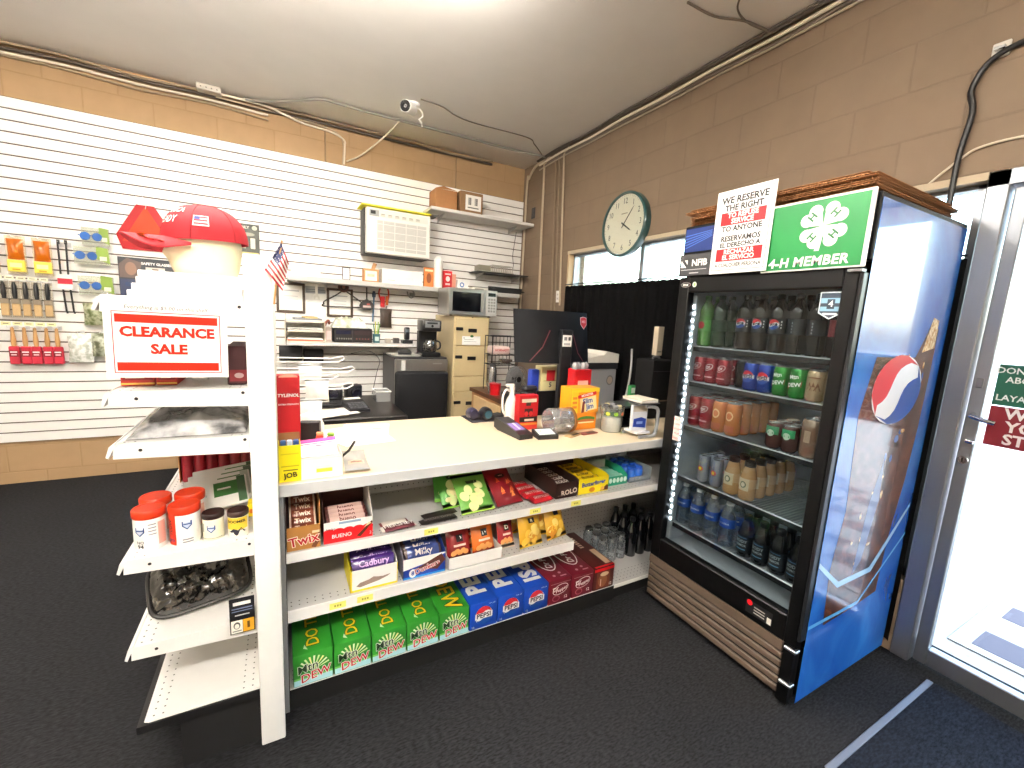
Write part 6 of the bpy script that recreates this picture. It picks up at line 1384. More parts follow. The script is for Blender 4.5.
b = B(); sh = [(-.03, .030), (0, .036), (.03, .030), (.028, -.012), (0, -.04), (-.028, -.012)]; b.poly([(.195+x, .575+z) for x, z in sh], mf, M('E0DADA', .5), .001); b.poly([(.195+x*.9, .575+z*.9) for x, z in sh], mf, M('C0202C', .5), .0016); b.text(mf, 'MSI', .195, .58, .022, M('E9B9B9', .5), .0022, bold=.02); b.build('shield_logo', t)
b = B(); b.box(.0, .06, -.034, -.031, .435, .50, M('F2F0EC', .5), .001); f = front(.0, -.034, .435); b.rect(f, .008, .028, .035, .055, M('7A7A7A', .5)); b.rect(f, .036, .052, .035, .055, M('4A4A4A', .5)); b.rect(f, .008, .05, .008, .02, M('A9A9A9', .5)); b.build('sticker', t)
b = B(); b.box(-.005, .07, -.03, .005, .06, .53, M('0E0F13', .4), .004); b.build('stand_neck', t)
b = B(); b.prism([(-.06, -.03), (.18, -.03), (.14, .10), (-.02, .10)], plane((0, 0, .012), (1, 0, 0), (0, 1, 0)), .012, M('0E0F13', .4)); b.box(.01, .055, -.025, .0, .011, .062, M('0E0F13', .4)); b.build('stand_foot', t)

# ------------------------------------------------------------------ shelves on the slatwall, back
def wall_shelf(x0, x1, z, y0, label, th=.03, m=None):
    t = thing('wall_shelf', label, 'shelf', ((x0+x1)/2, YW-.0005, z))
    h = (x1-x0)/2; d = YW-y0; m = m or M('D8D6D2', .5)
    B().box(-h, h, -d, -.001, -th, 0, m, .003).build('shelf_board', t)
    for s_ in (-1, 1) if h > .3 else (-1,):
        b = B(); xb = s_*h*.72; b.prism([(0, -th), (-.20, -th), (-.19, -th-.012), (-.02, -th-.05), (0, -th-.06)], plane((xb+.004, 0, 0), (0, 1, 0), (0, 0, 1)), .008, M('C9C7C4', .5)); b.build('bracket', t)
    return t
wall_shelf(1.31, 2.465, 2.475, 4.19, 'upper white wall shelf in the corner carrying two brown boxes')
wall_shelf(.07, 2.335, 1.712, 4.19, 'long white wall shelf below the air conditioner', .042, M('C4C2BE', .5))
wall_shelf(.05, 1.15, 1.145, 4.13, 'white wall shelf holding the paper tray and black stereo', .03)
wall_shelf(1.84, 2.46, 1.925, 4.24, 'short dark wall shelf in the corner carrying a metal rack', .012, M('2A2A2C', .5))
# brown boxes
b = B(); b.box(0, .225, 0, .2, 0, .185, CARD, .003); b.prism([(0, .185), (.08, .215), (.225, .19)], front(0, .005, 0), .002, CARD); tag(b.build('cardboard_box', None, (1.365, 4.24, 2.4757)), 'plain brown cardboard box on the upper corner shelf, left of the labelled one', 'box')
b = B(); b.box(0, .245, 0, .2, 0, .205, M('94704C', .8, noise=.2), .003); f = front(0, 0, 0); b.rect(f, .055, .225, .03, .175, M('F0EDE6', .6))
for k in range(2):
    for j in range(4): b.rect(f, .085+.07*k+.008*j, .089+.07*k+.009*j, .08, .15, BLACK, .001)
b.rect(f, .08, .2, .05, .06, M('5A5A5A', .6), .001); tag(b.build('cardboard_box', None, (1.62, 4.23, 2.4757)), 'brown box with a white barcode label on the upper corner shelf', 'box')
# air conditioner
t = thing('air_conditioner', 'white window-type air conditioner mounted in the slatwall', 'air conditioner', (1.01, YW-.0005, 1.97))
ACW = M('E9E6DE', .4)
B().box(-.305, .30, -.20, -.001, 0, .41, M('2A2826', .5), .004).build('case', t)
b = B(); b.box(-.295, .30, -.275, -.201, .005, .405, ACW, .006); b.build('front_panel', t)
b = B(); G1 = M('B9B8B2', .5)
b.box(-.20, .26, -.279, -.2755, .04, .30, M('C9C8C2', .5))
for k in range(22): b.box(-.19, .25, -.281, -.2792, .048+k*.0113, .051+k*.0113, G1)
for k in range(4): b.box(-.15+.105*k, -.144+.105*k, -.2825, -.2792, .04, .30, ACW); b.box(-.2, .26, -.2825, -.2792, .07+.065*k, .075+.065*k, ACW)
b.build('grille', t)
b = B(); f = front(-.27, -.2755, .33); b.rect(f, -.005, .545, -.004, .06, M('DEDBD2', .45), .0003); b.rect(f, 0, .085, 0, .055, M('9A9C9A', .5)); b.rect(f, .012, .055, .018, .048, M('1A1D1C', .3), .001)
for k in range(6): b.rect(f, .10+.065*k, .14+.065*k, .005, .03, M('C4C2B4', .5)); b.rect(f, .105+.065*k, .135+.065*k, .022, .027, M('8A8A7E', .5), .001)
b.build('control_panel', t)
b = B(); b.box(-.34, .30, -.30, -.05, 0, .012, M('F6EE2A', .5), .002); b.prism([(.30, 0), (.38, .012), (.30, .012)], front(0, -.30, 0), .2, M('6A6A66', .5)); tag(b.build('yellow_board', None, (1.01, YW-.0005, 2.3806)), 'bright yellow strip of board lying along the top of the air conditioner', 'board')
b = B(); b.prism([(-.06, 0), (.03, .005), (.075, .058), (-.03, .03)], front(0, 0, 0), .12, M('8A8984', .4)); tag(b.build('grey_wedge', None, (1.385, 4.20, 2.4757-.0)), 'small grey wedge-shaped packet at the left end of the upper corner shelf', 'packet') if False else None
# items on the long shelf
ZL = 1.7127
simple_box('white_carton', 'low white carton at the left end of the long wall shelf', 'box', .10, .33, 4.24, 4.44, ZL, .085, WHITE)
b = B(); b.box(0, .07, 0, .004, 0, .115, BLACK, .001); b.box(.007, .063, -.0012, .0, .008, .107, PAPER); b.box(.01, .06, .004, .05, 0, .004, BLACK); tag(b.build('photo_stand', None, (.515, 4.27, ZL)), 'small black-edged picture stand on the long wall shelf', 'picture stand')
def art(b, f, w, h): b.rect(f, .012, w-.018, .012, h-.02, M('F2EADC', .6)); b.rect(f, .03, w-.04, h*.4, h*.6, M('D9B99A', .6), .001)
simple_box('card_box', 'tan cardboard card box under the left end of the air conditioner', 'box', .70, .835, 4.24, 4.34, ZL, .12, M('C98E5A', .7, noise=.2), art)
b = B(); b.prism([(0, 0), (.03, .0), (.05, .05), (.02, .06)], front(0, 0, 0), .03, M('B98A5E', .7)); tag(b.build('paper_scrap', None, (.775, 4.28, ZL+.1203)), 'folded brown scrap on top of the tan card box', 'paper')
simple_box('white_carton', 'long white carton on the long wall shelf under the air conditioner', 'box', .865, 1.255, 4.24, 4.42, ZL, .135, M('F4F2EC', .5), lambda b, f, w, h: [b.rect(f, .05, .12, .03, .036, M('B9B9B4', .5)), b.rect(f, .22, .30, .03, .07, M('D4DDE6', .5))])
simple_box('photo_card', 'orange-brown picture card beside the white cylinder on the long shelf', 'card', 1.275, 1.375, 4.26, 4.28, ZL, .19, M('C9773A', .5), lambda b, f, w, h: [b.disc(f, w*.5, h*.45, .025, .05, M('8A4A2A', .5)), b.rect(f, .01, w-.01, h*.8, h*.9, M('F2D9B4', .5))])
b = B(); b.lathe([(.001, 0), (.042, 0), (.045, .004), (.045, .27), (.03, .29), (.022, .31), (0, .312)], M('FAF8F2', .5), seg=20); tag(b.build('white_bottle', None, (1.425, 4.28, ZL)), 'tall white bottle on the long wall shelf beside the red box', 'bottle')
simple_box('tea_box', 'red box with white lettering on the long wall shelf', 'box', 1.475, 1.565, 4.25, 4.31, ZL, .175, M('B5141E', .45), lambda b, f, w, h: [b.disc(f, w*.5, h*.55, .022, .026, M('F2D9D9', .5), .001), b.rect(f, .02, w-.02, h*.2, h*.3, M('E8C9C4', .5)), b.rect(f, .015, w-.015, h*.78, h*.86, M('E8C9C4', .5))])
simple_box('pink_box', 'small pink and tan box right of the red box on the long shelf', 'box', 1.572, 1.612, 4.26, 4.31, ZL, .15, M('D9A08A', .5))
simple_box('cup_pack', 'white pack with a blue badge on the long wall shelf', 'box', 1.63, 1.745, 4.25, 4.33, ZL, .10, M('F2F2F0', .5), lambda b, f, w, h: [b.disc(f, w*.4, h*.5, .025, .025, M('4A7AC0', .5)), b.disc(f, w*.4, h*.5, .014, .014, WHITE, .001)])
simple_box('paper_pack', 'low white pack of envelopes on the long wall shelf above the microwave', 'box', 1.80, 1.98, 4.24, 4.36, ZL, .04, M('EFEBE0', .6), lambda b, f, w, h: b.rect(f, .02, w-.06, .012, .026, M('A9A294', .5)))
b = B(); b.box(-.21, .2, -.1, .12, 0, .008, M('151517', .5), .002)
for s_ in (-1, 1): b.box(-.21, .2, .115 if s_ > 0 else -.1, .12 if s_ > 0 else -.095, .008, .06, M('151517', .5))
b.tube([(.2, .0, .04), (.29, .0, .03)], .006, M('151517', .5), 6); tag(b.build('black_tray', None, (2.17, 4.31, ZL)), 'black tray at the right end of the long wall shelf', 'tray')
t = thing('metal_rack', 'small silver wire and metal rack on the short dark corner shelf', 'rack', (2.08, 4.36, 1.9257))
b = B(); SM = M('B9B6AC', .3, .7); b.box(-.20, .22, -.07, .07, .0, .012, SM, .002); b.box(-.20, -.06, -.06, .06, .0125, .07, M('9A968A', .35, .6), .004); b.build('metal_box', t)
b = B()
for k in range(12): b.tube([(-.04+.022*k, -.07, .012), (-.04+.022*k, -.07, .08), (-.04+.022*k, .07, .08), (-.04+.022*k, .07, .012)], .0025, SM, 5)
b.tube([(-.05, -.07, .08), (.21, -.07, .08)], .0035, SM, 6); b.tube([(-.05, .07, .08), (.21, .07, .08)], .0035, SM, 6); b.build('wire_rack', t)
run('wall_cable', smooth([(2.40, 4.47, 2.42), (2.38, 4.46, 2.3), (2.36, 4.45, 2.15), (2.37, 4.44, 2.05), (2.34, 4.40, 1.985)]), .003, BLACK, 'thin black wire hanging down the slatwall to the metal rack', 'wire')

# ------------------------------------------------------------------ hung on the slatwall under the long shelf
def frame(x0, x1, z0, z1, label, m=M('4A3A2C', .5)):
    t = thing('picture_frame', label, 'picture frame', ((x0+x1)/2, YW-.0006, z0)); h = (x1-x0)/2; v = z1-z0; w = .022
    b = B(); b.box(-h, -h+w, -.02, -.002, 0, v, m, .003); b.box(h-w, h, -.02, -.002, 0, v, m, .003); b.box(-h+w, h-w, -.02, -.002, 0, w, m, .003); b.box(-h+w, h-w, -.02, -.002, v-w, v, m, .003); b.build('frame', t)
    b = B(); b.box(-h+w, h-w, -.010, -.002, w, v-w, PAPER); f = front(-h, -.0102, 0)
    b.rect(f, .05, 2*h-.05, v*.72, v*.76, M('B9B9BE', .6)); b.rect(f, .06, 2*h-.06, v*.55, v*.57, M('C9C9CC', .6)); b.rect(f, .06, 2*h-.06, v*.45, v*.465, M('C9C9CC', .6)); b.build('certificate', t)
    return t
frame(-.02, .215, 1.39, 1.66, 'brown framed certificate on the slatwall behind the small flag')
frame(.40, .635, 1.37, 1.64, 'brown framed certificate behind the dark hanger')
b = B(); b.box(0, .185, 0, .001, 0, .275, PAPER); f = front(0, 0, 0); b.rect(f, .004, .18, .20, .265, M('A9AEB4', .6)); b.rect(f, .01, .175, .232, .238, M('6A7078', .6), .001); b.rect(f, .01, .175, .214, .22, M('6A7078', .6), .001); b.rect(f, .02, .16, .12, .125, M('C4C8CC', .6)); tag(b.build('paper_notice', None, (.213, YW-.0016, 1.378)), 'white paper notice with a grey header between the two framed certificates', 'paper')
def hung(name, label, cat, x, z): return thing(name, label, cat, (x, YW-.0006, z))
t = hung('wrench', 'pale open-end wrench hanging over the paper notice', 'wrench', .312, 1.54)
b = B(); WRM = M('E4E2DC', .3, .5); b.prism([(-.010, .025), (.010, .025), (.012, .13), (-.012, .13)], front(0, -.02, 0), .008, WRM); b.prism([(-.010, .025), (-.026, .01), (-.026, -.02), (-.012, -.014), (-.008, .004), (.008, .004), (.012, -.014), (.026, -.02), (.026, .01), (.010, .025)], front(0, -.02, 0), .008, WRM); b.build('wrench_body', t)
b = B(); b.tube([(0, -.0, .125), (0, -.035, .125)], .003, WIRE, 6); b.build('peg', t)
t = hung('coat_hanger', 'dark hanger with a round brown emblem hanging on the slatwall', 'hanger', .55, 1.48)
b = B(); DKH = M('2A211C', .5); b.tube(smooth([(0, -.04, .15), (-.08, -.04, .09), (-.17, -.04, .035), (-.18, -.04, .01), (-.18, -.04, -.012), (0, -.04, -.012), (.15, -.04, -.005), (.17, -.04, .02), (.15, -.04, .05), (.06, -.04, .11), (0, -.04, .15)]), .006, DKH, 8); b.tube(smooth([(0, -.04, .15), (0, -.04, .18), (.01, -.02, .205), (0, -.004, .20)]), .004, WIRE, 6); b.build('hanger_body', t)
b = B(); b.lathe([(.05, 0), (.048, .012), (.03, .018), (0, .018)], M('5A3226', .5), (-.005, -.045, .175), 18, rot=Matrix(((1, 0, 0), (0, 0, -1), (0, 1, 0)))); f = front(-.005, -.0632, .175); b.disc(f, 0, 0, .03, .03, M('2A1814', .5)); b.disc(f, 0, 0, .014, .018, M('8A5A44', .5), .001); b.build('emblem', t)
t = hung('skimmer', 'dark flat skimmer hanging on the slatwall beside the hanger', 'skimmer', .755, 1.455)
b = B(); SK = M('3A3838', .4, .4); b.tube([(0, -.062, .10), (0, -.062, .24), (0, -.012, .25)], .007, SK, 8); b.prism([(-.06, .01), (-.07, .04), (-.05, .075), (0, .105), (.05, .075), (.07, .04), (.06, .01), (.03, -.006), (-.03, -.006)], front(0, -.066, 0), .005, SK); b.build('skimmer_body', t)
b = B(); f = front(0, -.0665, 0); b.rect(f, -.035, .04, .02, .04, M('C9B9B4', .5)); b.rect(f, .0, .03, .045, .06, M('A84A44', .5)); b.build('tag', t)
t = hung('grabber_tool', 'blue-handled tool hanging on the slatwall beside the red tape', 'tool', .828, 1.34)
b = B(); b.lathe([(.016, .24), (.02, .27), (.012, .30)], M('2E3E52', .4), (0, -.035, 0), 12); b.tube([(0, -.035, .245), (-.005, -.035, .12), (-.012, -.035, 0)], .008, M('2F5A7A', .4), 8); b.build('tool_body', t)
b = B(); b.tube([(0, 0, .29), (0, -.04, .29)], .003, WIRE, 6); b.build('peg', t)
t = hung('strap_roll', 'red and orange looped strap hanging on the slatwall', 'strap', .92, 1.52)
b = B(); OS = M('C8381E', .5); b.tube(smooth([(-.02, -.04, .02), (-.045, -.04, .10), (-.03, -.04, .155), (.01, -.04, .165), (.04, -.04, .15), (.05, -.04, .09), (.035, -.04, .0)]), .008, OS, 8); b.box(-.03, .012, -.05, -.035, -.03, .075, M('C8141E', .5), .004); b.box(.02, .045, -.05, -.038, -.01, .08, M('D9682A', .5), .004); b.build('strap', t)
b = B(); b.tube([(.005, 0, .155), (.005, -.06, .155)], .003, WIRE, 6); b.build('peg', t)
t = hung('leather_pouch', 'dark brown leather pouch hanging below the red strap', 'pouch', .945, 1.285)
b = B(); b.pillow(front(0, -.035, 0), .12, .19, .04, M('35271C', .6, noise=.3), .006, None, 41); b.build('pouch', t)
b = B(); b.tube([(.0, -.036, .185), (.01, -.036, .215)], .004, M('35271C', .6), 6); b.build('loop', t)
t = hung('metal_clip', 'small silver clamp hanging under the long shelf near the microwave', 'clamp', 1.19, 1.60)
b = B(); b.tube(smooth([(-.03, -.03, .06), (-.02, -.04, .02), (.01, -.04, .0), (.04, -.04, .03), (.03, -.035, .065), (0, -.02, .085)]), .007, M('9A9A98', .3, .7), 8); b.box(-.01, .035, -.05, -.03, .015, .05, M('8A8A88', .3, .7), .004); b.build('clamp_body', t)

# ------------------------------------------------------------------ on the lower wall shelf
ZM = 1.1457
t = thing('paper_tray', 'cream two-tier paper tray stacked with papers', 'paper tray', (.20, 4.30, ZM))
b = B(); CRM = M('D9D0BC', .5)
for zz in (0, .085, .17): b.box(-.16, .16, -.13, .15, zz, zz+.006, CRM, .002)
for xx in (-.16, .154): b.box(xx, xx+.006, -.13, .15, .006, .17, CRM)
b.build('tray_frame', t)
for zz, c in ((.0065, 'C96A4A'), (.0205, 'F0EDE6'), (.0915, 'E4DFD4'), (.1085, 'F4F2EC')):
    b = B(); b.box(-.14, .14, -.12, .12, zz, zz+.012, M(c, .7), .001); b.build('papers', t)
for k, (w, c, lab) in enumerate(((.30, 'E9E6DE', 'lower'), (.22, '8A8C8E', 'middle'), (.10, 'E8C98A', 'upper'))):
    b = B(); b.box(-w/2, w/2, -.11, .11, 0, .014, M(c, .6), .002); tag(b.build('paper_stack', None, (.20+.02*k, 4.30, ZM+.1767+.0146*k), (0, 0, .05*k)), 'papers on top of the cream tray, %s bundle' % lab, 'paper', 'papers on the tray')
b = B(); b.box(0, .05, 0, .16, 0, .13, M('B9A89A', .6), .002); f = front(0, 0, 0); b.rect(f, .006, .044, .02, .10, M('E9C9C4', .6)); tag(b.build('narrow_box', None, (.368, 4.24, ZM)), 'narrow pinkish box between the cream tray and the black stereo', 'box')
t = thing('stereo', 'black desktop stereo on the lower wall shelf', 'stereo', (.60, 4.30, ZM))
b = B(); b.box(-.17, .17, -.10, .12, .0, .13, M('101012', .35, coat=.3), .006); b.build('case', t)
b = B(); f = front(-.17, -.1005, 0); b.rect(f, .16, .165, .01, .12, M('3A3A3E', .4)); b.rect(f, .02, .15, .075, .11, M('1A1E3A', .2)); b.rect(f, .18, .32, .07, .11, M('2A1A1E', .3))
for k in range(7): b.disc(f, .03+.02*k, .035, .006, .008, M('8A8A86', .4, .5), .001)
for k in range(5): b.disc(f, .20+.026*k, .035, .008, .006, M('6A3A34', .4), .001)
b.build('control_panel', t)
rumple(.42, .74, 4.22, 4.42, ZM+.1307, .11, speckle('white_film', 'A9B08A', 'F4F4EE', 12, .35, .6, .4, .3), 'heap of white and pale green plastic bags on top of the black stereo', seed=9, amp=.4)
b = B(); b.tube(smooth([(-.025, 0, .012), (-.015, -.02, .045), (.005, -.01, .06), (.015, .01, .03)]), .011, M('7A3A26', .5), 8); tag(b.build('brown_tie', None, (.392, 4.30, ZM+.1307)), 'small reddish brown looped strap beside the heap of bags', 'strap') 
t = thing('pen_cup', 'blue-green cup holding green and yellow pens beside the stereo', 'pen cup', (.815, 4.24, ZM))
B().lathe([(.001, 0), (.032, 0), (.036, .085), (.033, .085), (.030, .006), (0, .006)], M('3A6A70', .4), seg=16).build('cup', t)
b = B(); f = round_frame(0, 0, .0345, 0); b.rect(f, -.02, .02, .02, .06, M('C9D9D4', .5), .001, n=4); b.build('label', t)
for k, c in enumerate(('5E9A2E', 'C8C83A', '3A7A4A', '9AB84A')):
    b = B(); a = k*1.7; b.tube([(.008*math.cos(a), .008*math.sin(a), .01), (.03*math.cos(a), .03*math.sin(a), .18+.02*(k % 2))], .005, M(c, .4), 7); b.build('pen', t)
t = thing('cordless_phone', 'black cordless phone standing in its base on the lower wall shelf', 'phone', (1.11, 4.24, ZM))
B().box(-.05, .05, -.045, .05, 0, .035, M('131315', .4, coat=.2), .006).build('base', t)
b = B(); b.box(-.028, .028, -.005, .025, .0355, .16, M('17171A', .4, coat=.3), .012, seg=2); b.rect(front(0, -.0052, 0), -.018, .018, .11, .14, M('5A6468', .3)); b.build('handset', t)
simple_box('small_tin', 'small dark tin on the lower wall shelf left of the phone', 'tin', .98, 1.03, 4.22, 4.28, ZM, .05, M('3A3532', .4))
simple_box('small_tin', 'small pale tin between the pen cup and the dark tin', 'tin', .90, .95, 4.22, 4.28, ZM, .04, M('B9B0A4', .4))
t = thing('network_router', 'black network box with antenna fixed to the slatwall under the lower shelf', 'router', (.16, YW-.0006, .96))
b = B(); b.box(-.17, .02, -.12, -.001, 0, .13, M('131316', .5), .006); b.build('case', t)
b = B(); b.box(.03, .20, -.09, -.001, -.03, .10, M('0E0E10', .5), .006); b.build('side_case', t)
b = B(); b.tube([(-.02, -.10, .13), (.0, -.10, .16), (.03, -.09, .17)], .008, M('2A1814', .5), 8); b.build('antenna', t)
simple_box('black_binder', 'black flat binder leaning on the slatwall behind the white hooks', 'binder', -.02, .26, 4.40, 4.44, .745, .19, M('101013', .5)) if False else None

# ------------------------------------------------------------------ low desk with office things, back left
t = thing('office_desk', 'dark desk against the back area behind the counter, covered with office things', 'desk', (.40, 3.20, 0))
b = B(); b.box(-.45, .36, -.35, .45, .72, .75, M('1D1A19', .4, coat=.3), .004); b.build('desk_top', t)
for x in (-.42, .31):
    for y in (-.32, .40): B().box(x, x+.04, y, y+.04, 0, .7195, M('1A1A1C', .4)).build('leg', t)
ZD = .7507
t = thing('keyboard', 'black keyboard lying on the dark desk', 'keyboard', (.40, 3.30, ZD), .05)
B().box(-.16, .12, -.06, .06, 0, .02, M('131315', .5), .004).build('base', t)
b = B()
for i_ in range(12):
    for j_ in range(4): b.box(-.15+.0215*i_, -.133+.0215*i_, -.05+.026*j_, -.03+.026*j_, .0202, .026, M('232326', .5))
o = b.build('keys', t)
t = thing('desk_calculator', 'black printing calculator with a white strip on the dark desk', 'calculator', (.46, 3.10, ZD), .15)
b = B(); b.prism([(-.09, 0), (-.09, .02), (.09, .06), (.09, 0)], plane((.07, 0, 0), (0, 1, 0), (0, 0, 1)), .14, M('19191C', .5)); b.build('body', t)
b = B(); b.box(-.05, .06, .092, .125, .02, .068, M('EDEBE4', .6), .004); b.build('paper_roll', t)
b = B()
for i_ in range(5):
    for j_ in range(4): b.box(-.055+.024*i_, -.037+.024*i_, -.07+.026*j_, -.05+.026*j_, .027+.0058*j_, .034+.0058*j_, M('55555A', .5))
b.build('buttons', t)
for k, (x, y, rz, lab) in enumerate(((.22, 3.0, .2, 'lowest'), (.26, 3.04, -.1, 'middle'), (.30, 3.0, .4, 'topmost'))):
    b = B(); b.box(-.14, .14, -.10, .10, 0, .004, M(('C9BFA8', 'E4DCC8', 'F0EDE4')[k], .6), .001); tag(b.build('notepad', None, (x, y, ZD+.0046*k), (0, 0, rz)), 'cream notepad on the dark desk, %s of three' % lab, 'notepad', 'notepads on the desk')
for k, (x, y, z, lab) in enumerate(((.36, 3.52, ZD, 'left'), (.50, 3.54, ZD, 'right'))):
    t = thing('desk_camera', 'black video camera body on the dark desk, %s one' % lab, 'camera', (x, y, z), -.2+.4*k)
    b = B(); b.box(-.06, .06, -.05, .05, 0, .09+.02*k, M('101014', .4, coat=.3), .012, seg=2); b.build('body', t)
    b = B(); b.lathe([(.034, 0), (.036, .04), (.03, .042), (.026, .03), (0, .03)], M('1A1A2A', .25, coat=.6), (0, -.05, .055), 16, rot=Matrix(((1, 0, 0), (0, 0, -1), (0, 1, 0))), caps=False); b.build('lens', t)
run('desk_cable', smooth([(.66, 3.60, .765), (.70, 3.61, .95), (.72, 3.62, 1.05), (.64, 3.64, 1.12), (.5, 3.62, 1.10)]), .003, M('3A3A3C', .5), 'thin dark looped cable above the dark desk', 'cable')
t = thing('wire_basket', 'clear plastic basket with pale papers beside the black chair', 'basket', (.70, 3.42, ZD))
b = B(); cm = clear('E9EAEA', .3, .06, .3); b.box(-.05, .05, -.07, .07, 0, .004, cm); b.box(-.055, -.051, -.07, .07, .0, .075, cm); b.box(.051, .055, -.07, .07, 0, .075, cm); b.box(-.05, .05, -.075, -.071, 0, .075, cm); b.box(-.05, .05, .071, .075, 0, .075, cm); b.tube([(-.056, -.076, .078), (.056, -.076, .078), (.056, .076, .078), (-.056, .076, .078)], .005, M('F0F0EE', .4), 6, True); b.build('basket', t)
b = B()
for k in range(5): b.rbox((-.02+.01*k, 0, .035), (.003, .11, .05), M(('D9D4CC', 'B9B4AE')[k % 2], .6), (0, .2, 0)); 
b.build('papers', t)
# office chair
t = thing('office_chair', 'black office chair behind the counter in front of the mini fridge', 'chair', (.985, 3.28, 0), PI)
CHB = M('0D0D10', .7, spec=.25, noise=.2)
b = B(); b.box(-.215, .215, -.035, .025, .56, .998, CHB, .03, seg=3); b.build('backrest', t)
b = B(); b.box(-.23, .23, .06, .50, .42, .50, CHB, .03, seg=3); b.build('seat', t)
b = B(); b.box(-.03, .03, -.02, .15, .38, .58, BLACK, .005); b.build('back_bracket', t)
B().cyl((0, .28, .10), .025, .315, M('2A2A2C', .4, .5), 'z', 14).build('column', t)
for k in range(5):
    a = k*2*PI/5; b = B(); b.tube([(0, .28, .10), (.25*math.cos(a), .28+.25*math.sin(a), .06)], .02, BLACK, 8); b.lathe([(.025, -.015), (.025, .015)], BLACK, (.25*math.cos(a), .28+.25*math.sin(a), .0255), 12, 'x'); b.build('base_arm', t)
# mini fridge
t = thing('mini_fridge', 'compact silver and black fridge behind the black chair', 'fridge', (1.15, 3.87, 0))
B().box(-.25, .25, .0, .48, .02, 1.045, M('2E2E31', .5), .004).build('cabinet', t)
b = B(); b.box(-.25, .25, -.035, -.001, .05, 1.03, brushed('fridge_steel', 'A09E9A', .35), .008); b.build('door', t)
b = B(); b.box(-.195, -.155, -.042, -.0355, .93, 1.02, M('D9D8D4', .4, .3), .002); b.build('door_handle', t)
b = B(); b.rect(front(.10, -.0355, .985), 0, .09, 0, .012, M('B9B9BA', .3, .6)); b.build('name_plate', t)
for x in (-.2, .2): B().cyl((x, .05, 0), .02, .0195, BLACK, 'z', 10).build('foot', t)
b = B(); b.box(-.13, .13, -.10, .10, .0, .006, M('B9B9B6', .3, .7), .002); b.tube([(-.13, -.1, .012), (.13, -.1, .012), (.13, .1, .012), (-.13, .1, .012)], .008, M('E4E2DC', .3, .6), 8, True); tag(b.build('serving_tray', None, (1.015, 4.0, 1.0457)), 'silver rimmed tray on top of the mini fridge beside the coffee maker', 'tray')
b = B(); b.lathe([(.001, 0), (.06, 0), (.065, .03), (.05, .05), (0, .055)], M('2A2A2C', .5), seg=16); tag(b.build('dark_bowl', None, (1.03, 4.01, 1.0527)), 'dark bowl sitting on the silver rimmed tray', 'bowl')
# coffee maker
t = thing('coffee_maker', 'black coffee maker with glass carafe on the mini fridge', 'coffee maker', (1.255, 3.99, 1.0457))
CB = M('141416', .35, coat=.4)
b = B(); b.box(-.09, .09, -.10, .10, 0, .04, CB, .008); b.box(-.09, .09, .03, .10, .0405, .24, CB, .006); b.box(-.09, .09, -.10, .10, .2405, .345, CB, .012, seg=2); b.build('body', t)
b = B(); f = front(-.09, -.1008, .24); b.rect(f, .02, .16, .035, .095, M('8A8C8E', .35, .4)); b.disc(f, .09, .05, .012, .012, BLACK, .001); b.rect(f, .04, .14, .068, .085, M('2A2E30', .3), .001); b.build('control_panel', t)
b = B(); b.lathe([(.05, .042), (.066, .07), (.066, .11), (.045, .155), (.048, .165)], clear('9A9590', .4, .03, .1), (0, -.035, 0), 18); b.lathe([(.049, .044), (.062, .07), (.062, .10), (0, .10)], M('1A0E0A', .2), (0, -.035, 0), 18); b.build('carafe', t)
b = B(); b.tube(smooth([(.045, -.075, .155), (.075, -.10, .14), (.078, -.10, .09), (.055, -.08, .07)]), .008, CB, 8); b.build('carafe_handle', t)
# filing cabinet
t = thing('filing_cabinet', 'tall beige metal filing cabinet under the microwave', 'filing cabinet', (1.645, 3.87, 0))
BG = M('C9B68C', .45, noise=.06)
B().box(-.185, .185, .0, .56, 0, 1.443, BG, .004).build('cabinet_body', t)
splits = [(1.165, 1.425), (.865, 1.155), (.715, .858), (.40, .708), (.05, .392)]
for k, (za, zb) in enumerate(splits):
    b = B(); b.box(-.172, .172, -.018, -.0005, za, zb, BG, .004); d = b.build('drawer', t)
    if k == 2: 
        b = B(); b.cyl((.0, -.024, (za+zb)/2-.05), .008, .006, CHROME, 'y', 10); b.build('lock', d); continue
    zc = zb-.115
    b = B(); b.box(-.045, .045, -.026, -.0185, zc-.018, zc+.018, BLACK, .004); b.build('label_holder', d)
    b = B(); b.box(-.172, -.10, -.030, -.0185, zc-.002, zc+.028, BLACK, .004); b.build('thumb_latch', d)
    if k == 0:
        b = B(); b.box(-.105, .085, -.0205, -.0185, za+.005, za+.09, PAPER); f = front(-.105, -.0206, za+.005); b.rect(f, .02, .15, .03, .034, M('9A9AA0', .6)); b.rect(f, .02, .12, .05, .054, M('9A9AA0', .6)); b.disc(f, .10, .085, .018, .012, M('3A6A3A', .5), .001); b.rect(f, .015, .022, .06, .072, M('3A3A3A', .5)); b.build('taped_note', d)
b = B(); b.cyl((.0, -.006, 1.434), .005, .006, CHROME, 'y', 10); b.build('lock', t)
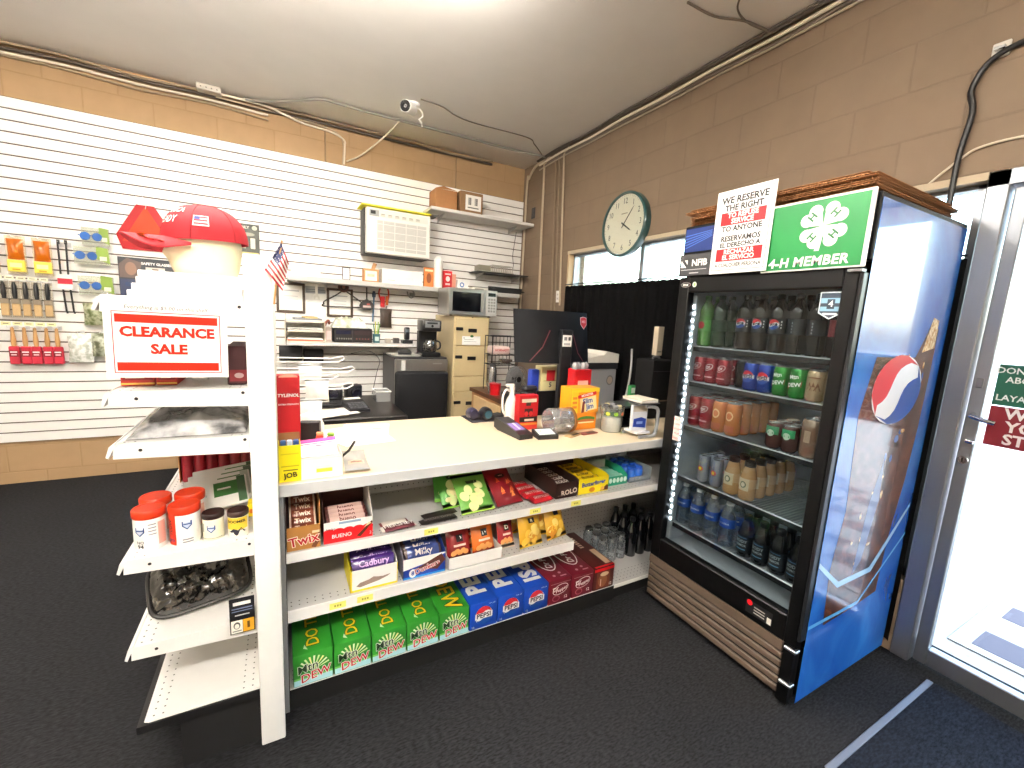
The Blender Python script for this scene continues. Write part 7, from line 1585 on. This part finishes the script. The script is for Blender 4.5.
# microwave
t = thing('microwave', 'silver microwave oven with dark window on the filing cabinet', 'microwave', (1.64, 3.86, 1.4437))
SS = brushed('microwave_steel', 'B4B2AE', .32, 0)
B().box(-.25, .25, .0, .30, .008, .26, SS, .006).build('case', t)
b = B(); b.box(-.25, .13, -.022, -.0005, .01, .258, SS, .005); d = b.build('door', t)
b = B(); b.box(-.215, .075, -.0245, -.0222, .045, .225, M('0E0E12', .12, coat=1), .003); b.build('window', d)
b = B(); b.box(.09, .11, -.045, -.0225, .04, .23, SS, .006); b.build('door_handle', d)
b = B(); b.box(.1305, .25, -.022, -.0005, .01, .258, M('C4C2BC', .4, .3), .005); d = b.build('control_panel', t)
b = B(); f = front(.14, -.0222, 0); b.rect(f, .01, .09, .20, .235, M('1A1E1C', .2), .001)
for i_ in range(3):
    for j_ in range(5): b.rect(f, .012+.028*i_, .034+.028*i_, .05+.028*j_, .07+.028*j_, M('8A8882', .5), .001)
b.build('buttons', d)
for x in (-.2, .2): B().cyl((x, .05, 0), .015, .0079, BLACK, 'z', 10).build('foot', t)

# ------------------------------------------------------------------ side desk, back right
t = thing('side_desk', 'wooden side desk with a pale drawer between the filing cabinet and the window', 'desk', (2.0, 3.1, 0))
WD = M('5A3420', .45, coat=.3, noise=.3)
b = B(); b.box(-.42, .42, -.62, .62, .745, .78, WD, .003); b.build('desk_top', t)
b = B(); b.box(-.40, .40, -.60, .60, .0, .7445, M('B98E62', .5, noise=.2)); b.build('desk_body', t)
for k in range(3):
    b = B(); b.box(-.418, -.4005, -.10, .52, .50-.24*k, .72-.24*k, M('D9B98A', .5, noise=.12), .003); d = b.build('drawer', t)
    b = B(); b.cyl((-.432, .2, .61-.24*k), .012, .013, CHROME, 'x', 10); b.build('knob', d)
ZS2 = .7807
t = thing('desk_fan', 'round dark desk fan on the wooden side desk', 'fan', (1.80, 3.22, ZS2), .35)
b = B(); FG = M('8E8E90', .35, .3); b.cyl((0, .0, 0), .07, .018, FG, 'z', 20); b.tube([(0, 0, .018), (0, .02, .06)], .014, FG, 8); b.build('base', t)
RY = Matrix(((1, 0, 0), (0, 0, -1), (0, 1, 0)))
for rr in (.028, .05, .072, .094, .112):
    b = B(); b.tube([(rr*math.cos(a), -.03+.0*rr, .145+rr*math.sin(a)) for a in [k*PI/14 for k in range(28)]], .0028, FG, 5, True); b.build('guard_ring', t)
b = B()
for k in range(16): a = k*PI/8; b.tube([(.02*math.cos(a), -.034, .145+.02*math.sin(a)), (.112*math.cos(a), -.028, .145+.112*math.sin(a)), (.112*math.cos(a), .02, .145+.112*math.sin(a)), (.03*math.cos(a), .03, .145+.03*math.sin(a))], .0018, FG, 4)
b.build('guard_spokes', t)
B().lathe([(.110, 0), (.105, .006), (.03, .016), (0, .018)], M('9A9B9C', .4, .2), (0, .018, .145), 28, rot=Matrix(((1, 0, 0), (0, 0, 1), (0, -1, 0)))).build('rear_shell', t)
b = B(); b.lathe([(.026, 0), (.024, .008), (0, .01)], M('1A1A1C', .4), (0, -.034, .145), 14, rot=RY); b.lathe([(.035, 0), (.03, .05), (0, .052)], M('2A2A2C', .4), (0, .055, .145), 14, rot=RY); b.build('hub', t)
b = B()
for k in range(4):
    a0 = k*PI/2; b.grid(lambda u, v, a0=a0: Vector(((.02+.08*u)*math.cos(a0+1.0*v), -.012+.018*v, .145+(.02+.08*u)*math.sin(a0+1.0*v))), 4, 4, M('8A8A8C', .3, .3))
b.build('blades', t)
b = B(); b.lathe([(.001, 0), (.046, 0), (.05, .085), (.052, .09), (.052, .10), (0, .102)], M('C4141E', .4, coat=.3), seg=18); tag(b.build('red_tub', None, (1.645, 3.30, ZS2)), 'red lidded tub on the side desk beside the fan', 'tub')
t = thing('thermos', 'silver thermos standing on the side desk behind the red tub', 'thermos', (1.655, 3.385, ZS2))
B().lathe([(.001, 0), (.034, 0), (.036, .2), (.028, .235)], M('B9BABC', .2, .9), seg=18).build('flask', t); B().lathe([(.027, .2352), (.027, .265), (0, .267)], M('3A3A3C', .4), seg=16).build('cap', t)
t = thing('wire_stand', 'black wire stand carrying a bowl and a folded cloth on the side desk', 'rack', (1.80, 3.52, ZS2))
b = B(); KW = M('1A1A1C', .4)
for x in (-.13, .13):
    for y in (-.08, .08): b.tube([(x, y, 0), (x, y, .50)], .004, KW, 6)
for zz in (.24, .33, .50):
    b.tube([(-.13, -.08, zz), (.13, -.08, zz), (.13, .08, zz), (-.13, .08, zz)], .004, KW, 6, True)
    if zz < .5:
        for k in range(7): b.tube([(-.11+.036*k, -.08, zz), (-.11+.036*k, .08, zz)], .0025, KW, 5)
for k in range(6): b.tube([(-.1+.04*k, .08, .24), (-.1+.04*k, .08, .50)], .0025, KW, 5)
b.build('stand', t)
b = B(); b.lathe([(.02, 0), (.05, .015), (.066, .04), (.062, .04), (.046, .018), (0, .006)], M('D4D4D2', .2, .8), seg=20); tag(b.build('metal_bowl', None, (1.85, 3.52, ZS2+.2447)), 'silver bowl in the black wire stand', 'bowl')
b = B(); b.box(-.09, .09, -.07, .07, 0, .075, M('D9C0B8', .8, noise=.2), .02, seg=2); f = front(-.09, -.0705, 0); b.text(f, 'HORNADY', .09, .04, .028, M('A8383A', .5), .001, bold=.04); tag(b.build('folded_cloth', None, (1.77, 3.52, ZS2+.3347)), 'folded pinkish cloth with red lettering on top of the wire stand', 'cloth')
t = thing('printer', 'grey office printer with pale top on the side desk in front of the curtain', 'printer', (2.215, 2.78, ZS2))
b = B(); b.box(-.165, .165, -.18, .18, 0, .31, M('8E8F92', .5), .008); b.build('body', t)
b = B(); b.box(-.17, .17, -.185, .185, .3105, .36, M('1E1F22', .5), .004); b.build('paper_slot', t)
b = B(); b.prism([(-.17, .3605), (.17, .3605), (.17, .43), (.05, .45), (.02, .42), (-.17, .39)], front(0, -.185, 0), .37, M('DCD8CE', .5)); b.build('top_lid', t)
b = B(); f = front(0, -.1802, 0); b.disc(f, .10, .22, .035, .04, M('6A6866', .5)); b.disc(f, .10, .22, .026, .03, M('A08E80', .5), .001); b.build('speaker_grille', t)
# behind the monitor, on the counter
def art(b, f, w, h): b.rect(f, .04, .10, h*.40, h*.85, M('C8242E', .5)); b.text(f, '5', .07, h*.24, .04, M('3A3A40', .5), .001, bold=.03); b.rect(f, .02, .12, h*.40, h*.43, M('B9A45A', .5))
simple_box('paper_box', 'cream box with red print standing behind the monitor', 'box', 1.385, 1.53, 2.165, 2.235, ZC+.1506, .15, M('E9DFA8', .5), art)
simple_box('black_box', 'black box under the cream red-printed box behind the monitor', 'box', 1.32, 1.54, 2.16, 2.26, ZC, .15, M('0E0E10', .5))
b = B(); b.box(0, .055, 0, .05, 0, .13, M('2444B4', .45), .006); tag(b.build('blue_box', None, (1.325, 2.175, ZC+.1506)), 'blue box behind the left side of the monitor beside the cream box', 'box')
t = thing('desk_stapler', 'black stapler-shaped dispenser standing behind the red and black snack carton', 'dispenser', (1.258, 2.09, ZC), .1)
b = B(); b.box(-.045, .045, -.03, .03, 0, .17, M('141416', .45), .01); b.build('body', t)
b = B(); b.box(-.04, .05, -.028, .028, .1705, .20, M('1E1E22', .4), .01); b.build('lid', t)
simple_box('black_box', 'black box at the back edge of the counter behind the white jug', 'box', 1.150, 1.205, 2.09, 2.22, ZC, .145, M('101012', .5))
# black bag with white carton by the curtain
t = thing('black_case', 'black upright case with a handle standing at the far right end of the counter', 'case', (2.09, 1.93, ZC))
b = B(); b.box(-.075, .115, -.05, .10, 0, .372, M('09090A', .75, spec=.2), .012, seg=2); b.build('case', t)
b = B(); f = front(-.075, -.0502, 0); b.rect(f, .06, .15, .11, .118, M('5A4A3A', .5)); b.rect(f, .004, .186, .30, .303, M('2A2A2C', .5)); b.build('front_print', t)
b = B(); b.tube(smooth([(-.01, .02, .37), (-.005, .02, .385), (.04, .02, .385), (.045, .02, .37)]), .006, M('6A6A6C', .4), 8); b.build('handle', t)
b = B(); b.box(0, .05, 0, .04, 0, .185, M('CDBFA8', .6), .002); f = front(0, 0, 0); b.rect(f, .006, .044, .02, .03, M('8A8272', .6)); tag(b.build('tall_carton', None, (2.125, 1.97, ZC+.3727+.0195)), 'tall pale narrow carton standing on the black case', 'carton') 
b = B(); b.box(-.02, .02, 0, .03, 0, .10, M('2E8A4A', .45), .003); b.rect(front(-.02, 0, 0), .004, .036, .05, .085, M('D9E6DA', .5)); tag(b.build('gum_pack', None, (1.965, 1.98, ZC+.1)), 'small green and white packet on the stacked tin beside the black case', 'packet')
simple_box('dark_tin', 'dark flat tin under the green packet beside the black case', 'tin', 1.93, 2.005, 1.955, 2.05, ZC, .0994, M('17181A', .4))
run('loose_cable', smooth([(2.445, 2.52, 1.26), (2.435, 2.50, 1.12), (2.445, 2.52, .98), (2.43, 2.53, .86), (2.40, 2.54, .7905)]), .008, M('C9C9C8', .5), 'pale cable hanging in front of the black curtain beside the printer', 'cable')
